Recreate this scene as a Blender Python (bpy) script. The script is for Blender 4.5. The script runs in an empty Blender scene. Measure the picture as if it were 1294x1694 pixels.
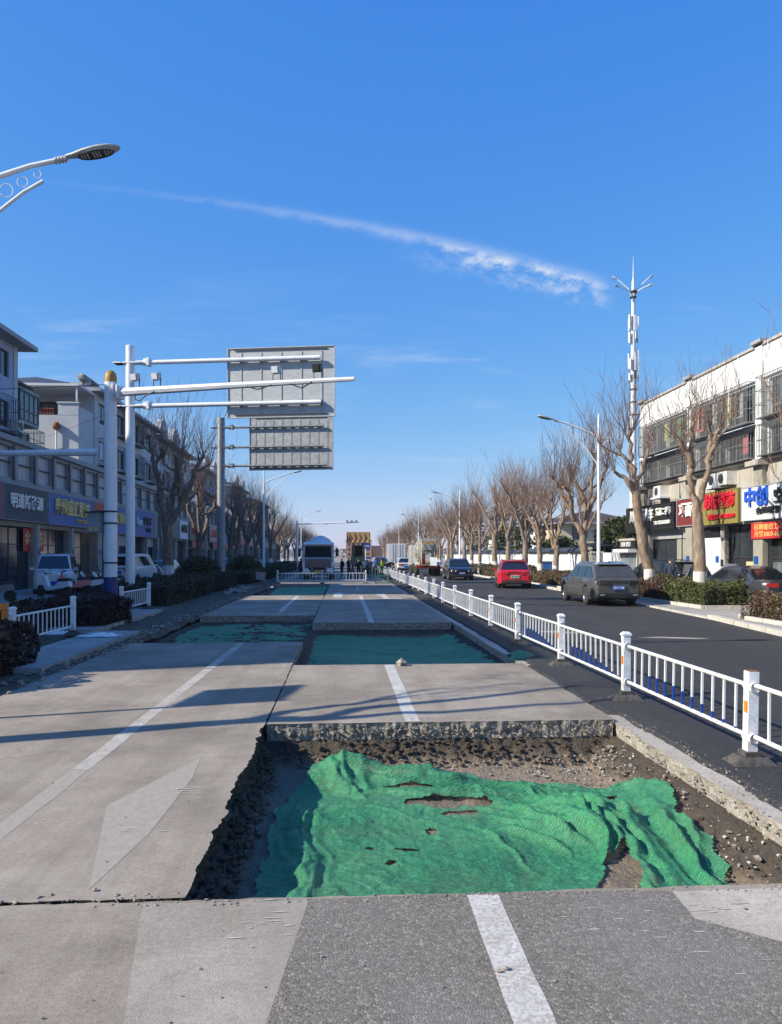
import bpy, bmesh, math, random
import numpy as np
from mathutils import Vector, Matrix, noise
random.seed(7); np.random.seed(7)
R = math.radians
SC = bpy.context.scene
COL = SC.collection

# ------------------------------------------------------------ camera
YAW = math.atan(79/1260)
cam = bpy.data.cameras.new('camera'); cam_o = bpy.data.objects.new('camera', cam); COL.objects.link(cam_o)
cam_o.location = (0, 0, 1.9); cam_o.rotation_euler = (R(90), 0, -YAW)
cam.sensor_fit = 'AUTO'; cam.sensor_width = 36; cam.lens = 1260/1694*36; cam.shift_y = 71/1694
cam.clip_start = 0.05; cam.clip_end = 5000
SC.camera = cam_o

# ------------------------------------------------------------ sky, sun, exposure
SUN_EL = R(32)
SUN_H = Vector((-0.964, -0.267, 0)).normalized()          # towards the sun, on the ground plane
w = bpy.data.worlds.new('World'); SC.world = w; w.use_nodes = True
nt = w.node_tree; nt.nodes.clear()
def N(t, **k):
    n = nt.nodes.new(t)
    for a, b in k.items(): setattr(n, a, b)
    return n
def L(a, b): nt.links.new(a, b)
sky = N('ShaderNodeTexSky', sky_type='NISHITA', sun_disc=False, sun_elevation=SUN_EL,
        sun_rotation=math.atan2(SUN_H.x, SUN_H.y), altitude=0, air_density=1.0, dust_density=0.35, ozone_density=2.0)
hsv = N('ShaderNodeHueSaturation'); hsv.inputs['Saturation'].default_value = 1.3; L(sky.outputs[0], hsv.inputs['Color'])
def M_(op, a, b=None, c=None):
    n = N('ShaderNodeMath', operation=op)
    for i, v in enumerate((a, b, c)):
        if v is None: continue
        if isinstance(v, (int, float)): n.inputs[i].default_value = v
        else: L(v, n.inputs[i])
    return n.outputs[0]
def SS(x, lo, hi):                                         # smooth step
    n = N('ShaderNodeMapRange', interpolation_type='SMOOTHSTEP'); L(x, n.inputs[0])
    n.inputs[1].default_value = lo; n.inputs[2].default_value = hi
    return n.outputs[0]
# the camera's rendering of the sky: deeper, flatter blue, the same all round
sp_ = N('ShaderNodeSeparateColor'); L(hsv.outputs[0], sp_.inputs[0]); cm_ = N('ShaderNodeCombineColor')
for i_, (k_, g_) in enumerate(((.80, .85), (1.32, .595), (3.58, .20))): L(M_('MULTIPLY', M_('POWER', M_('MAXIMUM', sp_.outputs[i_], .0), g_), k_), cm_.inputs[i_])
SKYC = cm_.outputs[0]
# a vapour trail and thin cirrus, laid out by compass direction and height above the horizon
tc = N('ShaderNodeTexCoord'); sep = N('ShaderNodeSeparateXYZ'); L(tc.outputs['Generated'], sep.inputs[0])
X, Y, Z = sep.outputs
cs, sn = math.cos(YAW), math.sin(YAW)
fw = M_('MAXIMUM', M_('ADD', M_('MULTIPLY', X, sn), M_('MULTIPLY', Y, cs)), 0.02)
u = M_('DIVIDE', M_('SUBTRACT', M_('MULTIPLY', X, cs), M_('MULTIPLY', Y, sn)), fw)
v = M_('DIVIDE', Z, fw)
uv = N('ShaderNodeCombineXYZ'); L(u, uv.inputs[0]); L(v, uv.inputs[1])
def noise_w(scale, sx, sy, detail=6, rot=0.0, rough=.6, dist=0.0):
    mp = N('ShaderNodeMapping'); mp.inputs['Scale'].default_value = (sx, sy, 1); mp.inputs['Rotation'].default_value = (0, 0, rot)
    L(uv.outputs[0], mp.inputs[0]); n = N('ShaderNodeTexNoise'); n.inputs['Scale'].default_value = scale
    n.inputs['Detail'].default_value = detail; n.inputs['Roughness'].default_value = rough; n.inputs['Distortion'].default_value = dist
    L(mp.outputs[0], n.inputs[0]); return n.outputs[0]
nz1 = noise_w(26, 1, 1.6, 7, 0.5, .68); nz2 = noise_w(9, 1, 1, 5)
line = M_('SUBTRACT', M_('SUBTRACT', 0.490, M_('MULTIPLY', M_('ADD', u, .466), .1476)),
          M_('MULTIPLY', M_('MULTIPLY', M_('ADD', u, .466), M_('SUBTRACT', u, .042)), .1288))
off = M_('ADD', M_('SUBTRACT', v, line), M_('MULTIPLY', M_('SUBTRACT', nz1, .5), .016))
fade = M_('MULTIPLY', SS(u, -.42, .12), M_('SUBTRACT', 1, SS(u, .24, .31)))
wid = M_('ADD', .0035, M_('MULTIPLY', SS(u, -.4, .1), .0045))
core = M_('POWER', 2.718, M_('MULTIPLY', -1, M_('POWER', M_('DIVIDE', off, wid), 2)))
feath = M_('MULTIPLY', M_('MULTIPLY', SS(off, -.050, -.004), M_('SUBTRACT', 1, SS(off, -.004, .004))), M_('MULTIPLY', SS(nz1, .40, .72), SS(u, -.02, .16)))
edge = M_('ADD', .10, M_('MULTIPLY', fade, .9))
inband = M_('MULTIPLY', SS(u, -.50, -.40), M_('SUBTRACT', 1, SS(u, .27, .31)))
trail = M_('MULTIPLY', M_('MULTIPLY', M_('ADD', M_('MULTIPLY', core, .60), M_('MULTIPLY', feath, 1.5)), edge), inband)
trail = M_('MULTIPLY', trail, SS(nz1, .22, .55))
nz3 = noise_w(3.2, 1, 7, 6, -0.12, .6, .6)
low = M_('MULTIPLY', SS(v, .02, .16), M_('SUBTRACT', 1, SS(v, .22, .40)))
cir = M_('MULTIPLY', M_('MULTIPLY', SS(nz3, .50, .78), low), .30)
amt = M_('MINIMUM', M_('ADD', M_('MULTIPLY', trail, .46), cir), .9)
amt = M_('MULTIPLY', amt, SS(fw, .03, .2))
mx = N('ShaderNodeMix', data_type='RGBA'); L(amt, mx.inputs[0]); L(SKYC, mx.inputs[6]); mx.inputs[7].default_value = (5.0, 5.2, 5.4, 1)
bg = N('ShaderNodeBackground'); bg.inputs[1].default_value = 0.119; L(mx.outputs[2], bg.inputs[0])
wo = N('ShaderNodeOutputWorld'); L(bg.outputs[0], wo.inputs[0])
sun = bpy.data.lights.new('sun', 'SUN'); sun.energy = 5.0; sun.angle = R(.53); sun.color = (1, .915, .75)
sun_o = bpy.data.objects.new('sun', sun); COL.objects.link(sun_o)
_d = -(SUN_H*math.cos(SUN_EL) + Vector((0, 0, math.sin(SUN_EL))))
sun_o.rotation_euler = _d.to_track_quat('-Z', 'Y').to_euler(); sun_o.location = (-30, -20, 40)
SC.view_settings.view_transform = 'Standard'; SC.view_settings.look = 'None'; SC.view_settings.gamma = 1
SC.view_settings.exposure = 0.58; SC.view_settings.use_curve_mapping = False
SC.render.engine = 'CYCLES'; SC.cycles.max_bounces = 6; SC.cycles.transparent_max_bounces = 8

# ------------------------------------------------------------ materials
MATS = {}
def mat(name, col, rough=.8, metal=0.0, var=.12, scale=4.0, bump=0.0, bscale=60, col2=None, coat=0.0, lo=.35, hi=.7, fine=0.0, fscale=80, spec=.5, detail=6, stretch=None, emit=0):
    m = bpy.data.materials.new(name); m.use_nodes = True; t = m.node_tree; b = t.nodes['Principled BSDF']
    b.inputs['Roughness'].default_value = rough; b.inputs['Metallic'].default_value = metal
    b.inputs['Specular IOR Level'].default_value = spec
    if coat: b.inputs['Coat Weight'].default_value = coat; b.inputs['Coat Roughness'].default_value = .08
    if emit: b.inputs['Emission Color'].default_value = (*col, 1); b.inputs['Emission Strength'].default_value = emit
    tcn = t.nodes.new('ShaderNodeTexCoord'); src = tcn.outputs['Object']
    if stretch:
        mp = t.nodes.new('ShaderNodeMapping'); mp.inputs['Scale'].default_value = stretch; t.links.new(src, mp.inputs[0]); src = mp.outputs[0]
    out = None
    if var or col2:
        n = t.nodes.new('ShaderNodeTexNoise'); n.inputs['Scale'].default_value = scale; n.inputs['Detail'].default_value = detail; n.inputs['Roughness'].default_value = .62
        t.links.new(src, n.inputs[0])
        r = t.nodes.new('ShaderNodeValToRGB'); r.color_ramp.elements[0].position = lo; r.color_ramp.elements[1].position = hi
        a = tuple(c*(1-var) for c in col); c2 = col2 or tuple(min(1, c*(1+var)) for c in col)
        r.color_ramp.elements[0].color = (*a, 1); r.color_ramp.elements[1].color = (*c2, 1)
        t.links.new(n.outputs[0], r.inputs[0]); out = r.outputs[0]
        if fine:
            f = t.nodes.new('ShaderNodeTexNoise'); f.inputs['Scale'].default_value = fscale; f.inputs['Detail'].default_value = 3
            t.links.new(src, f.inputs[0])
            mr = t.nodes.new('ShaderNodeMapRange'); mr.inputs[1].default_value = .3; mr.inputs[2].default_value = .7; mr.inputs[3].default_value = 1-fine; mr.inputs[4].default_value = 1+fine
            t.links.new(f.outputs[0], mr.inputs[0])
            mm = t.nodes.new('ShaderNodeMix'); mm.data_type = 'RGBA'; mm.blend_type = 'MULTIPLY'; mm.inputs[0].default_value = 1
            t.links.new(out, mm.inputs[6]); t.links.new(mr.outputs[0], mm.inputs[7]); out = mm.outputs[2]
        t.links.new(out, b.inputs['Base Color'])
    else: b.inputs['Base Color'].default_value = (*col, 1)
    if bump:
        n = t.nodes.new('ShaderNodeTexNoise'); n.inputs['Scale'].default_value = bscale; n.inputs['Detail'].default_value = 5
        t.links.new(src, n.inputs[0]); bp = t.nodes.new('ShaderNodeBump'); bp.inputs['Strength'].default_value = bump; bp.inputs['Distance'].default_value = .02
        t.links.new(n.outputs[0], bp.inputs['Height']); t.links.new(bp.outputs[0], b.inputs['Normal'])
    MATS[name] = m
    return m
class NB:                                                   # small node builder for the special materials
    def __init__(s, name, rough=.9):
        s.m = bpy.data.materials.new(name); s.m.use_nodes = True; s.t = s.m.node_tree; s.b = s.t.nodes['Principled BSDF']
        s.b.inputs['Roughness'].default_value = rough; s.tc = s.t.nodes.new('ShaderNodeTexCoord'); MATS[name] = s.m
    def n(s, t, **k):
        x = s.t.nodes.new(t)
        for a, b in k.items(): setattr(x, a, b)
        return x
    def l(s, a, b): s.t.links.new(a, b)
    def map(s, sc=(1, 1, 1), rot=(0, 0, 0), loc=(0, 0, 0), src='Object'):
        m = s.n('ShaderNodeMapping'); m.inputs['Scale'].default_value = sc; m.inputs['Rotation'].default_value = rot; m.inputs['Location'].default_value = loc
        s.l(s.tc.outputs[src], m.inputs[0]); return m.outputs[0]
    def noise(s, scale, detail=5, vec=None, rough=.6, dist=0):
        x = s.n('ShaderNodeTexNoise'); x.inputs['Scale'].default_value = scale; x.inputs['Detail'].default_value = detail
        x.inputs['Roughness'].default_value = rough; x.inputs['Distortion'].default_value = dist
        s.l(vec or s.tc.outputs['Object'], x.inputs[0]); return x.outputs[0]
    def voro(s, scale, feature='F1', vec=None, out='Distance'):
        x = s.n('ShaderNodeTexVoronoi', feature=feature); x.inputs['Scale'].default_value = scale
        s.l(vec or s.tc.outputs['Object'], x.inputs[0]); return x.outputs[out]
    def ramp(s, x, stops):
        r = s.n('ShaderNodeValToRGB'); e = r.color_ramp.elements
        while len(e) < len(stops): e.new(.5)
        for q, (p, c) in zip(e, stops):
            q.position = p; q.color = (*c, 1) if isinstance(c, tuple) else (c, c, c, 1)
        s.l(x, r.inputs[0]); return r.outputs[0]
    def mix(s, fac, a, b, mode='MIX'):
        x = s.n('ShaderNodeMix', data_type='RGBA', blend_type=mode)
        for i, v in ((0, fac), (6, a), (7, b)):
            if isinstance(v, (int, float)): x.inputs[i].default_value = v if i == 0 else (v, v, v, 1)
            elif isinstance(v, tuple): x.inputs[i].default_value = (*v, 1)
            else: s.l(v, x.inputs[i])
        return x.outputs[2]
    def math(s, op, a, b=0.0):
        x = s.n('ShaderNodeMath', operation=op)
        for i, v in enumerate((a, b)):
            if isinstance(v, (int, float)): x.inputs[i].default_value = v
            else: s.l(v, x.inputs[i])
        return x.outputs[0]
    def done(s, col, height=None, strength=.5, dist=.02):
        s.l(col, s.b.inputs['Base Color'])
        if height is not None:
            bp = s.n('ShaderNodeBump'); bp.inputs['Strength'].default_value = strength; bp.inputs['Distance'].default_value = dist
            s.l(height, bp.inputs['Height']); s.l(bp.outputs[0], s.b.inputs['Normal'])
        return s.m

def concrete(name, base, dark, light, streak=.35):
    k = NB(name, .93)
    big = k.noise(.55, 6); mid = k.noise(3.1, 7, rough=.7); fine = k.noise(140, 3); pits = k.voro(55)
    c = k.ramp(big, [(.32, dark), (.5, base), (.72, light)])
    c = k.mix(.55, c, k.ramp(mid, [(.34, .55), (.5, .5), (.66, .62)]), 'OVERLAY')
    st = k.noise(1.6, 6, k.map((9, .55, 1)), .7)             # tyre and broom streaks run along the road
    c = k.mix(k.ramp(st, [(.50, 0.), (.78, streak)]), c, dark)
    st2 = k.noise(2.2, 7, k.map((.5, 6, 1)), .75)
    c = k.mix(k.ramp(st2, [(.60, 0.), (.80, .28)]), c, light)
    spots = k.noise(6.5, 3); c = k.mix(k.ramp(spots, [(.69, 0.), (.76, .55)]), c, tuple(x*.45 for x in dark))
    c = k.mix(.8, c, k.ramp(fine, [(.28, .28), (.72, .72)]), 'OVERLAY')
    br = k.noise(1.3, 7, k.map((.7, 2.6, 1)), .72); c = k.mix(k.ramp(br, [(.62, 0.), (.74, .55)]), c, (.15, .115, .08))
    c = k.mix(k.ramp(k.noise(.35, 4, k.map((1, 1, 1), loc=(3, 5, 0))), [(.45, 0.), (.65, .35)]), c, dark)
    gr = k.noise(34, 4, rough=.8); c = k.mix(.55, c, k.ramp(gr, [(.30, .28), (.5, .5), (.70, .70)]), 'OVERLAY')
    tk = k.noise(1.0, 5, k.map((2.2, .07, 1), loc=(2, 3, 0)), .6); c = k.mix(k.ramp(tk, [(.46, 0.), (.62, .42)]), c, dark)
    mud = k.noise(2.4, 8, rough=.78, dist=.8); c = k.mix(k.ramp(mud, [(.50, 0.), (.66, .42)]), c, (.20, .155, .11)); dst = k.noise(1.7, 7, k.map((1, 1, 1), loc=(9, 4, 2)), .75); c = k.mix(k.ramp(dst, [(.50, 0.), (.68, .5)]), c, light)
    tr = k.noise(.9, 7, k.map((.25, 3.2, 1), loc=(7, 1, 0)), .8); c = k.mix(k.ramp(tr, [(.58, 0.), (.72, .4)]), c, dark)
    h = k.math('ADD', k.math('MULTIPLY', gr, .6), k.math('MULTIPLY', fine, .5)) if False else k.math('ADD', k.math('MULTIPLY', fine, .5), k.math('MULTIPLY', mid, .8))
    return k.done(c, h, .45, .012)
concrete('concrete_slab', (.285, .244, .195), (.165, .140, .112), (.365, .32, .265))
concrete('concrete_patch', (.315, .282, .238), (.245, .217, .182), (.40, .365, .315), .15)
concrete('concrete_pale', (.40, .36, .31), (.28, .25, .21), (.50, .46, .41), .1)
concrete('paving_grey', (.34, .33, .31), (.22, .21, .20), (.40, .39, .37), .2)
def asphalt_old():
    k = NB('asphalt_old', .9)
    cell = k.voro(75, out='Color'); bw = k.n('ShaderNodeSeparateColor'); k.l(cell, bw.inputs[0])
    c = k.ramp(bw.outputs[0], [(.0, (.12, .105, .087)), (.45, (.175, .156, .131)), (.8, (.215, .192, .162)), (1., (.31, .28, .24))])
    d = k.voro(75, 'DISTANCE_TO_EDGE'); c = k.mix(k.ramp(d, [(.0, .5), (.10, 0.)]), c, (.085, .077, .068))
    big = k.noise(.9, 6); c = k.mix(k.ramp(big, [(.45, 0.), (.75, .55)]), c, (.23, .215, .195))
    du = k.noise(2.6, 7, k.map((1, .4, 1)), .7); c = k.mix(k.ramp(du, [(.55, 0.), (.8, .4)]), c, (.27, .25, .225))
    return k.done(c, k.math('ADD', bw.outputs[1], k.math('MULTIPLY', d, 1.5)), .5, .008)
asphalt_old()
def asphalt_new():
    k = NB('asphalt_new', .85)
    cell = k.voro(90, out='Color'); bw = k.n('ShaderNodeSeparateColor'); k.l(cell, bw.inputs[0])
    c = k.ramp(bw.outputs[0], [(0., (.013, .0135, .0145)), (.6, (.023, .0235, .0245)), (1., (.060, .060, .060))])
    du = k.noise(1.1, 7, k.map((1.4, .16, 1)), .68); c = k.mix(k.ramp(du, [(.48, 0.), (.80, .42)]), c, (.085, .082, .078))
    return k.done(c, bw.outputs[1], .45, .007)
asphalt_new()
def paint_line(name='road_paint', lo=.47, hi=.56, under=(.33, .30, .26)):
    k = NB(name, .75)
    c = k.ramp(k.noise(7, 6), [(.35, (.47, .45, .41)), (.6, (.58, .56, .52))])
    wear = k.noise(42, 4, rough=.75); wear2 = k.noise(3, 5)
    f = k.math('ADD', k.math('MULTIPLY', wear, .7), k.math('MULTIPLY', wear2, .3))
    c = k.mix(k.ramp(f, [(lo, 0.), (hi, .85)]), c, under)
    return k.done(c, wear, .2, .006)
paint_line(); paint_line('road_paint_thin', .40, .53, (.29, .25, .20))
def paint_faded():
    k = NB('road_paint_worn', .85)
    wear = k.noise(16, 7, k.map((1, .7, 1)), .75)
    c = k.mix(k.ramp(wear, [(.36, 0.), (.66, .9)]), (.285, .25, .208), (.36, .328, .282))
    return k.done(c)
paint_faded()
def soil():
    k = NB('excavated_soil', 1.0)
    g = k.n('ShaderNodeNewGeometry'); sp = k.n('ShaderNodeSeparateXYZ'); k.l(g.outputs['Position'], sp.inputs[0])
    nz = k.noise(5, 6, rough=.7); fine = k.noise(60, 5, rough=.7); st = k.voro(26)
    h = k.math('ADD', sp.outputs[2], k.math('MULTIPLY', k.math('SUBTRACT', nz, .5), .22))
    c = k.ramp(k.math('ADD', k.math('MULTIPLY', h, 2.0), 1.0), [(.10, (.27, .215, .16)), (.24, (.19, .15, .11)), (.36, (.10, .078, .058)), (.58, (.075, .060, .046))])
    c = k.mix(.9, c, k.ramp(fine, [(.25, .30), (.75, .72)]), 'OVERLAY')
    c = k.mix(k.ramp(k.noise(34, 2), [(.66, 0.), (.74, .7)]), c, (.33, .29, .24))
    return k.done(c, k.math('ADD', fine, k.math('MULTIPLY', st, -.6)), .9, .035)
soil()
def broken():
    k = NB('broken_concrete', 1.0)
    nz = k.noise(14, 7, rough=.8); f = k.noise(75, 5, rough=.7)
    c = k.ramp(nz, [(.34, (.14, .118, .095)), (.5, (.27, .24, .205)), (.68, (.48, .45, .41))])
    c = k.mix(.8, c, k.ramp(f, [(.25, .3), (.75, .7)]), 'OVERLAY')
    return k.done(c, k.math('ADD', f, nz), .6, .02)
broken()
def broken_pale():
    k = NB('broken_pale', 1.0)
    nz_ = k.noise(5, 7, rough=.78); f = k.noise(60, 5, rough=.7)
    c = k.ramp(nz_, [(.34, (.18, .15, .118)), (.44, (.38, .34, .29)), (.60, (.54, .505, .455))])
    c = k.mix(.8, c, k.ramp(f, [(.25, .3), (.75, .7)]), 'OVERLAY')
    return k.done(c, k.math('ADD', f, nz_), .9, .04)
broken_pale()
def net():
    k = NB('green_netting', .62)
    wob = k.noise(3.0, 4); 
    v1 = k.map((1, 1, 1), (0, 0, R(64)))
    wv = k.n('ShaderNodeTexWave', wave_type='BANDS', bands_direction='X'); wv.inputs['Scale'].default_value = 13; wv.inputs['Distortion'].default_value = 3.5; wv.inputs['Detail'].default_value = 2; wv.inputs['Detail Scale'].default_value = .8
    k.l(v1, wv.inputs[0])
    cell = k.voro(150, 'DISTANCE_TO_EDGE')
    th = k.math('ADD', k.math('MULTIPLY', wv.outputs['Fac'], .34), k.math('MULTIPLY', k.ramp(cell, [(.02, 1.), (.20, 0.)]), .60))
    big = k.noise(1.3, 6); c = k.ramp(th, [(.10, (.005, .070, .032)), (.45, (.018, .185, .082)), (.85, (.070, .37, .170))])
    c = k.mix(k.ramp(big, [(.42, 0.), (.75, .38)]), c, (.13, .25, .14))
    c = k.mix(k.ramp(k.noise(9, 5, rough=.7), [(.66, 0.), (.78, .5)]), c, (.26, .27, .17))
    k.b.inputs['Subsurface Weight'].default_value = 0
    wr_ = k.noise(9, 7, k.map((1, .32, 1), (0, 0, R(-30))), .75, 1.2); wr2 = k.noise(26, 6, rough=.8)
    c = k.mix(.75, c, k.ramp(wr2, [(.30, .22), (.5, .5), (.70, .80)]), 'OVERLAY')
    m = k.done(c, k.math('ADD', k.math('ADD', k.math('MULTIPLY', th, .05), k.math('MULTIPLY', wr_, 1.0)), k.math('MULTIPLY', wr2, .3)), .7, .025)
    # small openings of the weave: the ground shows through
    tr = k.n('ShaderNodeBsdfTransparent'); ms = k.n('ShaderNodeMixShader')
    hole = k.math('GREATER_THAN', k.math('ADD', cell, k.math('MULTIPLY', k.ramp(k.noise(2.1, 5, rough=.7), [(.40, 0.), (.75, 1.)]), .26)), .33)
    k.l(hole, ms.inputs[0]); k.l(k.b.outputs[0], ms.inputs[1]); k.l(tr.outputs[0], ms.inputs[2])
    k.l(ms.outputs[0], k.t.nodes['Material Output'].inputs[0])
    return m
net()
mat('verge_soil', (.075, .058, .043), .98, var=.45, scale=7, col2=(.17, .135, .10), bump=.8, bscale=35, fine=.4)
mat('ground_earth', (.16, .145, .125), .95, var=.3, scale=.6, fine=.2, bump=.3)
mat('white_metal', (.60, .60, .585), .45, var=.22, scale=7, col2=(.72, .73, .74), lo=.3, hi=.55, fine=.1, fscale=40, bump=.1)
mat('pole_white', (.70, .72, .75), .38, var=.10, scale=3, fine=.08, stretch=(1, 1, .3))
mat('pole_grey', (.22, .235, .25), .5, .3, var=.2, scale=6)
mat('galvanised', (.44, .455, .46), .55, .35, var=.14, scale=5, fine=.06, stretch=(1, 1, 4))
mat('galvanised_dark', (.36, .37, .375), .6, .35, var=.2, scale=4, fine=.08)
mat('steel_dark', (.05, .052, .056), .5, .2, var=.2)
mat('blue_paint', (.010, .055, .30), .45, var=.15)
mat('navy_paint', (.012, .03, .17), .45, var=.2)
mat('reflector_orange', (.75, .24, .02), .35, var=.1)
mat('orange_plastic', (.70, .20, .02), .45, var=.1)
mat('yellow_paint', (.34, .19, .025), .55, var=.2)
mat('rubber', (.06, .058, .055), .9, var=.35, scale=14, bump=.4, col2=(.11, .10, .095))
mat('rust', (.24, .10, .045), .9, var=.4, scale=18)
mat('black_plastic', (.018, .018, .019), .55, var=.1)
mat('tyre', (.022, .022, .022), .9, var=.4, scale=20, col2=(.06, .055, .05))
mat('rim', (.32, .33, .34), .35, .8, var=.1)
mat('chrome', (.7, .7, .72), .2, .9, var=0)
mat('car_glass', (.012, .016, .022), .06, var=0, spec=.8)
mat('truck_glass', (.008, .010, .013), .25, var=0, spec=.15)
mat('car_glass_rear', (.055, .058, .06), .22, var=.15, scale=4, spec=.6)
mat('window_glass', (.028, .036, .045), .08, var=.3, scale=.6, spec=.7)
mat('window_pale', (.17, .21, .24), .12, var=.4, scale=.8, spec=.6)
mat('lamp_glass', (.75, .77, .8), .15, var=0)
mat('tail_red', (.42, .012, .012), .25, var=0, coat=.5)
mat('amber', (.7, .22, .02), .3, var=0)
mat('plate_blue', (.015, .07, .48), .4, var=0); mat('plate_green', (.35, .62, .45), .4, var=0); mat('plate_yellow', (.7, .45, .03), .4, var=0)
for n_, c_ in dict(grey=(.095, .096, .096), red=(.50, .012, .035), black=(.010, .012, .020), white=(.62, .63, .64), silver=(.36, .38, .40), navy=(.02, .035, .09), dark=(.05, .055, .065), blue=(.03, .14, .42), green=(.02, .16, .05), cream=(.62, .62, .57), teal=(.30, .43, .48)).items():
    mat('car_'+n_, c_, .26, .25 if n_ in ('grey', 'silver', 'dark') else 0, var=.10, scale=3, coat=.8 if n_ != 'grey' else .5, fine=.05)
mat('bark', (.21, .15, .108), .95, var=.35, scale=9, bump=1., bscale=24, col2=(.38, .29, .22), stretch=(1, 1, .35), fine=.2)
mat('bark_dark', (.14, .105, .08), .95, var=.35, scale=9, bump=1., bscale=24, col2=(.27, .205, .155), stretch=(1, 1, .35), fine=.2)
mat('twig', (.23, .145, .10), .9, var=.3, scale=3); mat('twig_dark', (.19, .13, .095), .9, var=.3, scale=3)
mat('whitewash', (.62, .60, .56), .9, var=.1, scale=9, col2=(.72, .70, .66), bump=.5, fine=.12)
mat('leaf_green', (.040, .075, .018), .6, var=.55, scale=4, col2=(.105, .135, .035)); mat('leaf_dark', (.016, .032, .012), .6, var=.5, scale=4, col2=(.045, .07, .022))
mat('leaf_red', (.085, .032, .024), .65, var=.5, scale=4, col2=(.17, .085, .055)); mat('leaf_purple', (.026, .016, .017), .65, var=.5, scale=5, col2=(.06, .036, .033))
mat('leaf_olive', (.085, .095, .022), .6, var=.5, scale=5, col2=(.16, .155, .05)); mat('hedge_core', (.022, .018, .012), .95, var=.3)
mat('cut_stone', (.52, .49, .44), .9, var=.14, scale=4, bump=.4, fine=.12)
mat('rubble_stone', (.28, .25, .215), .95, var=.4, scale=13, bump=.5); mat('rubble_pale', (.50, .47, .42), .95, var=.3, scale=13, bump=.5)
mat('wall_white', (.63, .65, .67), .85, var=.05, scale=1.2, fine=.04, bump=.15); mat('wall_blue', (.31, .37, .50), .85, var=.07, scale=1.5, fine=.05)
mat('wall_pale', (.45, .47, .50), .85, var=.07, scale=1.5, fine=.05); mat('wall_cream', (.58, .50, .36), .85, var=.08, scale=1.5)
mat('stone_cladding', (.39, .362, .325), .75, var=.12, scale=1.3, fine=.07, stretch=(1, 1, .5)); mat('stone_olive', (.30, .285, .24), .75, var=.12, scale=2)
mat('panel_grey', (.26, .265, .275), .6, var=.12, scale=2); mat('dark_frame', (.035, .033, .034), .5, var=.2)
mat('soffit_grey', (.30, .31, .32), .7, var=.1); mat('roof_tile', (.035, .045, .07), .7, var=.3, scale=8, bump=.6, bscale=18)
mat('roof_brown', (.07, .055, .048), .8, var=.3, scale=6, bump=.5); mat('tile_red', (.25, .055, .04), .8, var=.2)
mat('brick_far', (.36, .17, .10), .9, var=.15); mat('cloth_grey', (.50, .51, .52), .85, var=.15, scale=5, bump=.4, bscale=8)
mat('sign_slate', (.060, .068, .080), .6, var=.12); mat('sign_blue', (.008, .085, .34), .45, var=.1); mat('sign_red', (.52, .030, .030), .5, var=.12)
mat('sign_white', (.68, .69, .70), .45, var=.04); mat('cage_grey', (.20, .205, .21), .5, .3, var=.15)
mat('scuff', (.46, .44, .40), .9, var=.2, scale=30)
mat('slat_black', (.03, .03, .032), .5, var=.1)
mat('sign_black', (.012, .012, .013), .55, var=.2); mat('sign_olive', (.235, .195, .055), .55, var=.08)
mat('sign_maroon', (.17, .028, .030), .55, var=.12); mat('sign_pink', (.50, .26, .25), .6, var=.12); mat('sign_brown', (.22, .13, .085), .6, var=.15)
mat('letter_silver', (.66, .68, .70), .35, .3, var=0); mat('letter_gold', (.72, .50, .16), .4, var=0); mat('letter_white', (.72, .72, .70), .5, var=0)
mat('letter_red', (.68, .02, .04), .45, var=0); mat('letter_blue', (.02, .10, .55), .45, var=0); mat('letter_dark', (.03, .03, .035), .5, var=0)
mat('shutter', (.42, .43, .44), .5, .2, var=.12, scale=3); mat('interior', (.035, .032, .030), .9, var=.3, scale=2); mat('awning', (.55, .62, .72), .5, var=.08, scale=2)
mat('curtain', (.52, .45, .28), .9, var=.15, scale=6, stretch=(6, 6, .4)); mat('aircon', (.66, .65, .61), .6, var=.08)
mat('skin', (.48, .29, .20), .6, var=.05); mat('hair', (.012, .010, .009), .6, var=.1)
for n_, c_ in dict(black=(.016, .016, .018), navy=(.022, .028, .05), white=(.62, .60, .56), brown=(.12, .07, .06), blue=(.05, .10, .26), hivis=(.55, .72, .04), grey=(.12, .12, .125), trouser=(.02, .021, .026)).items():
    mat('cloth_'+n_, c_, .9, var=.15, scale=12)
mat('machine_yellow', (.42, .26, .10), .7, var=.35, scale=5, col2=(.55, .37, .17)); mat('machine_red', (.42, .035, .025), .6, var=.25); mat('mud', (.20, .17, .14), .95, var=.3, scale=6, bump=.4)
mat('drum_grey', (.20, .20, .19), .8, var=.5, scale=3, col2=(.42, .41, .38)); mat('drum_white', (.66, .67, .66), .6, var=.15, scale=3)
for n_, c_ in dict(green=(.10, .26, .11), rose=(.42, .10, .12), yellow=(.55, .52, .14), azure=(.08, .22, .42), pale=(.5, .5, .5)).items(): mat('laundry_'+n_, c_, .9, var=.2, scale=9)

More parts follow.
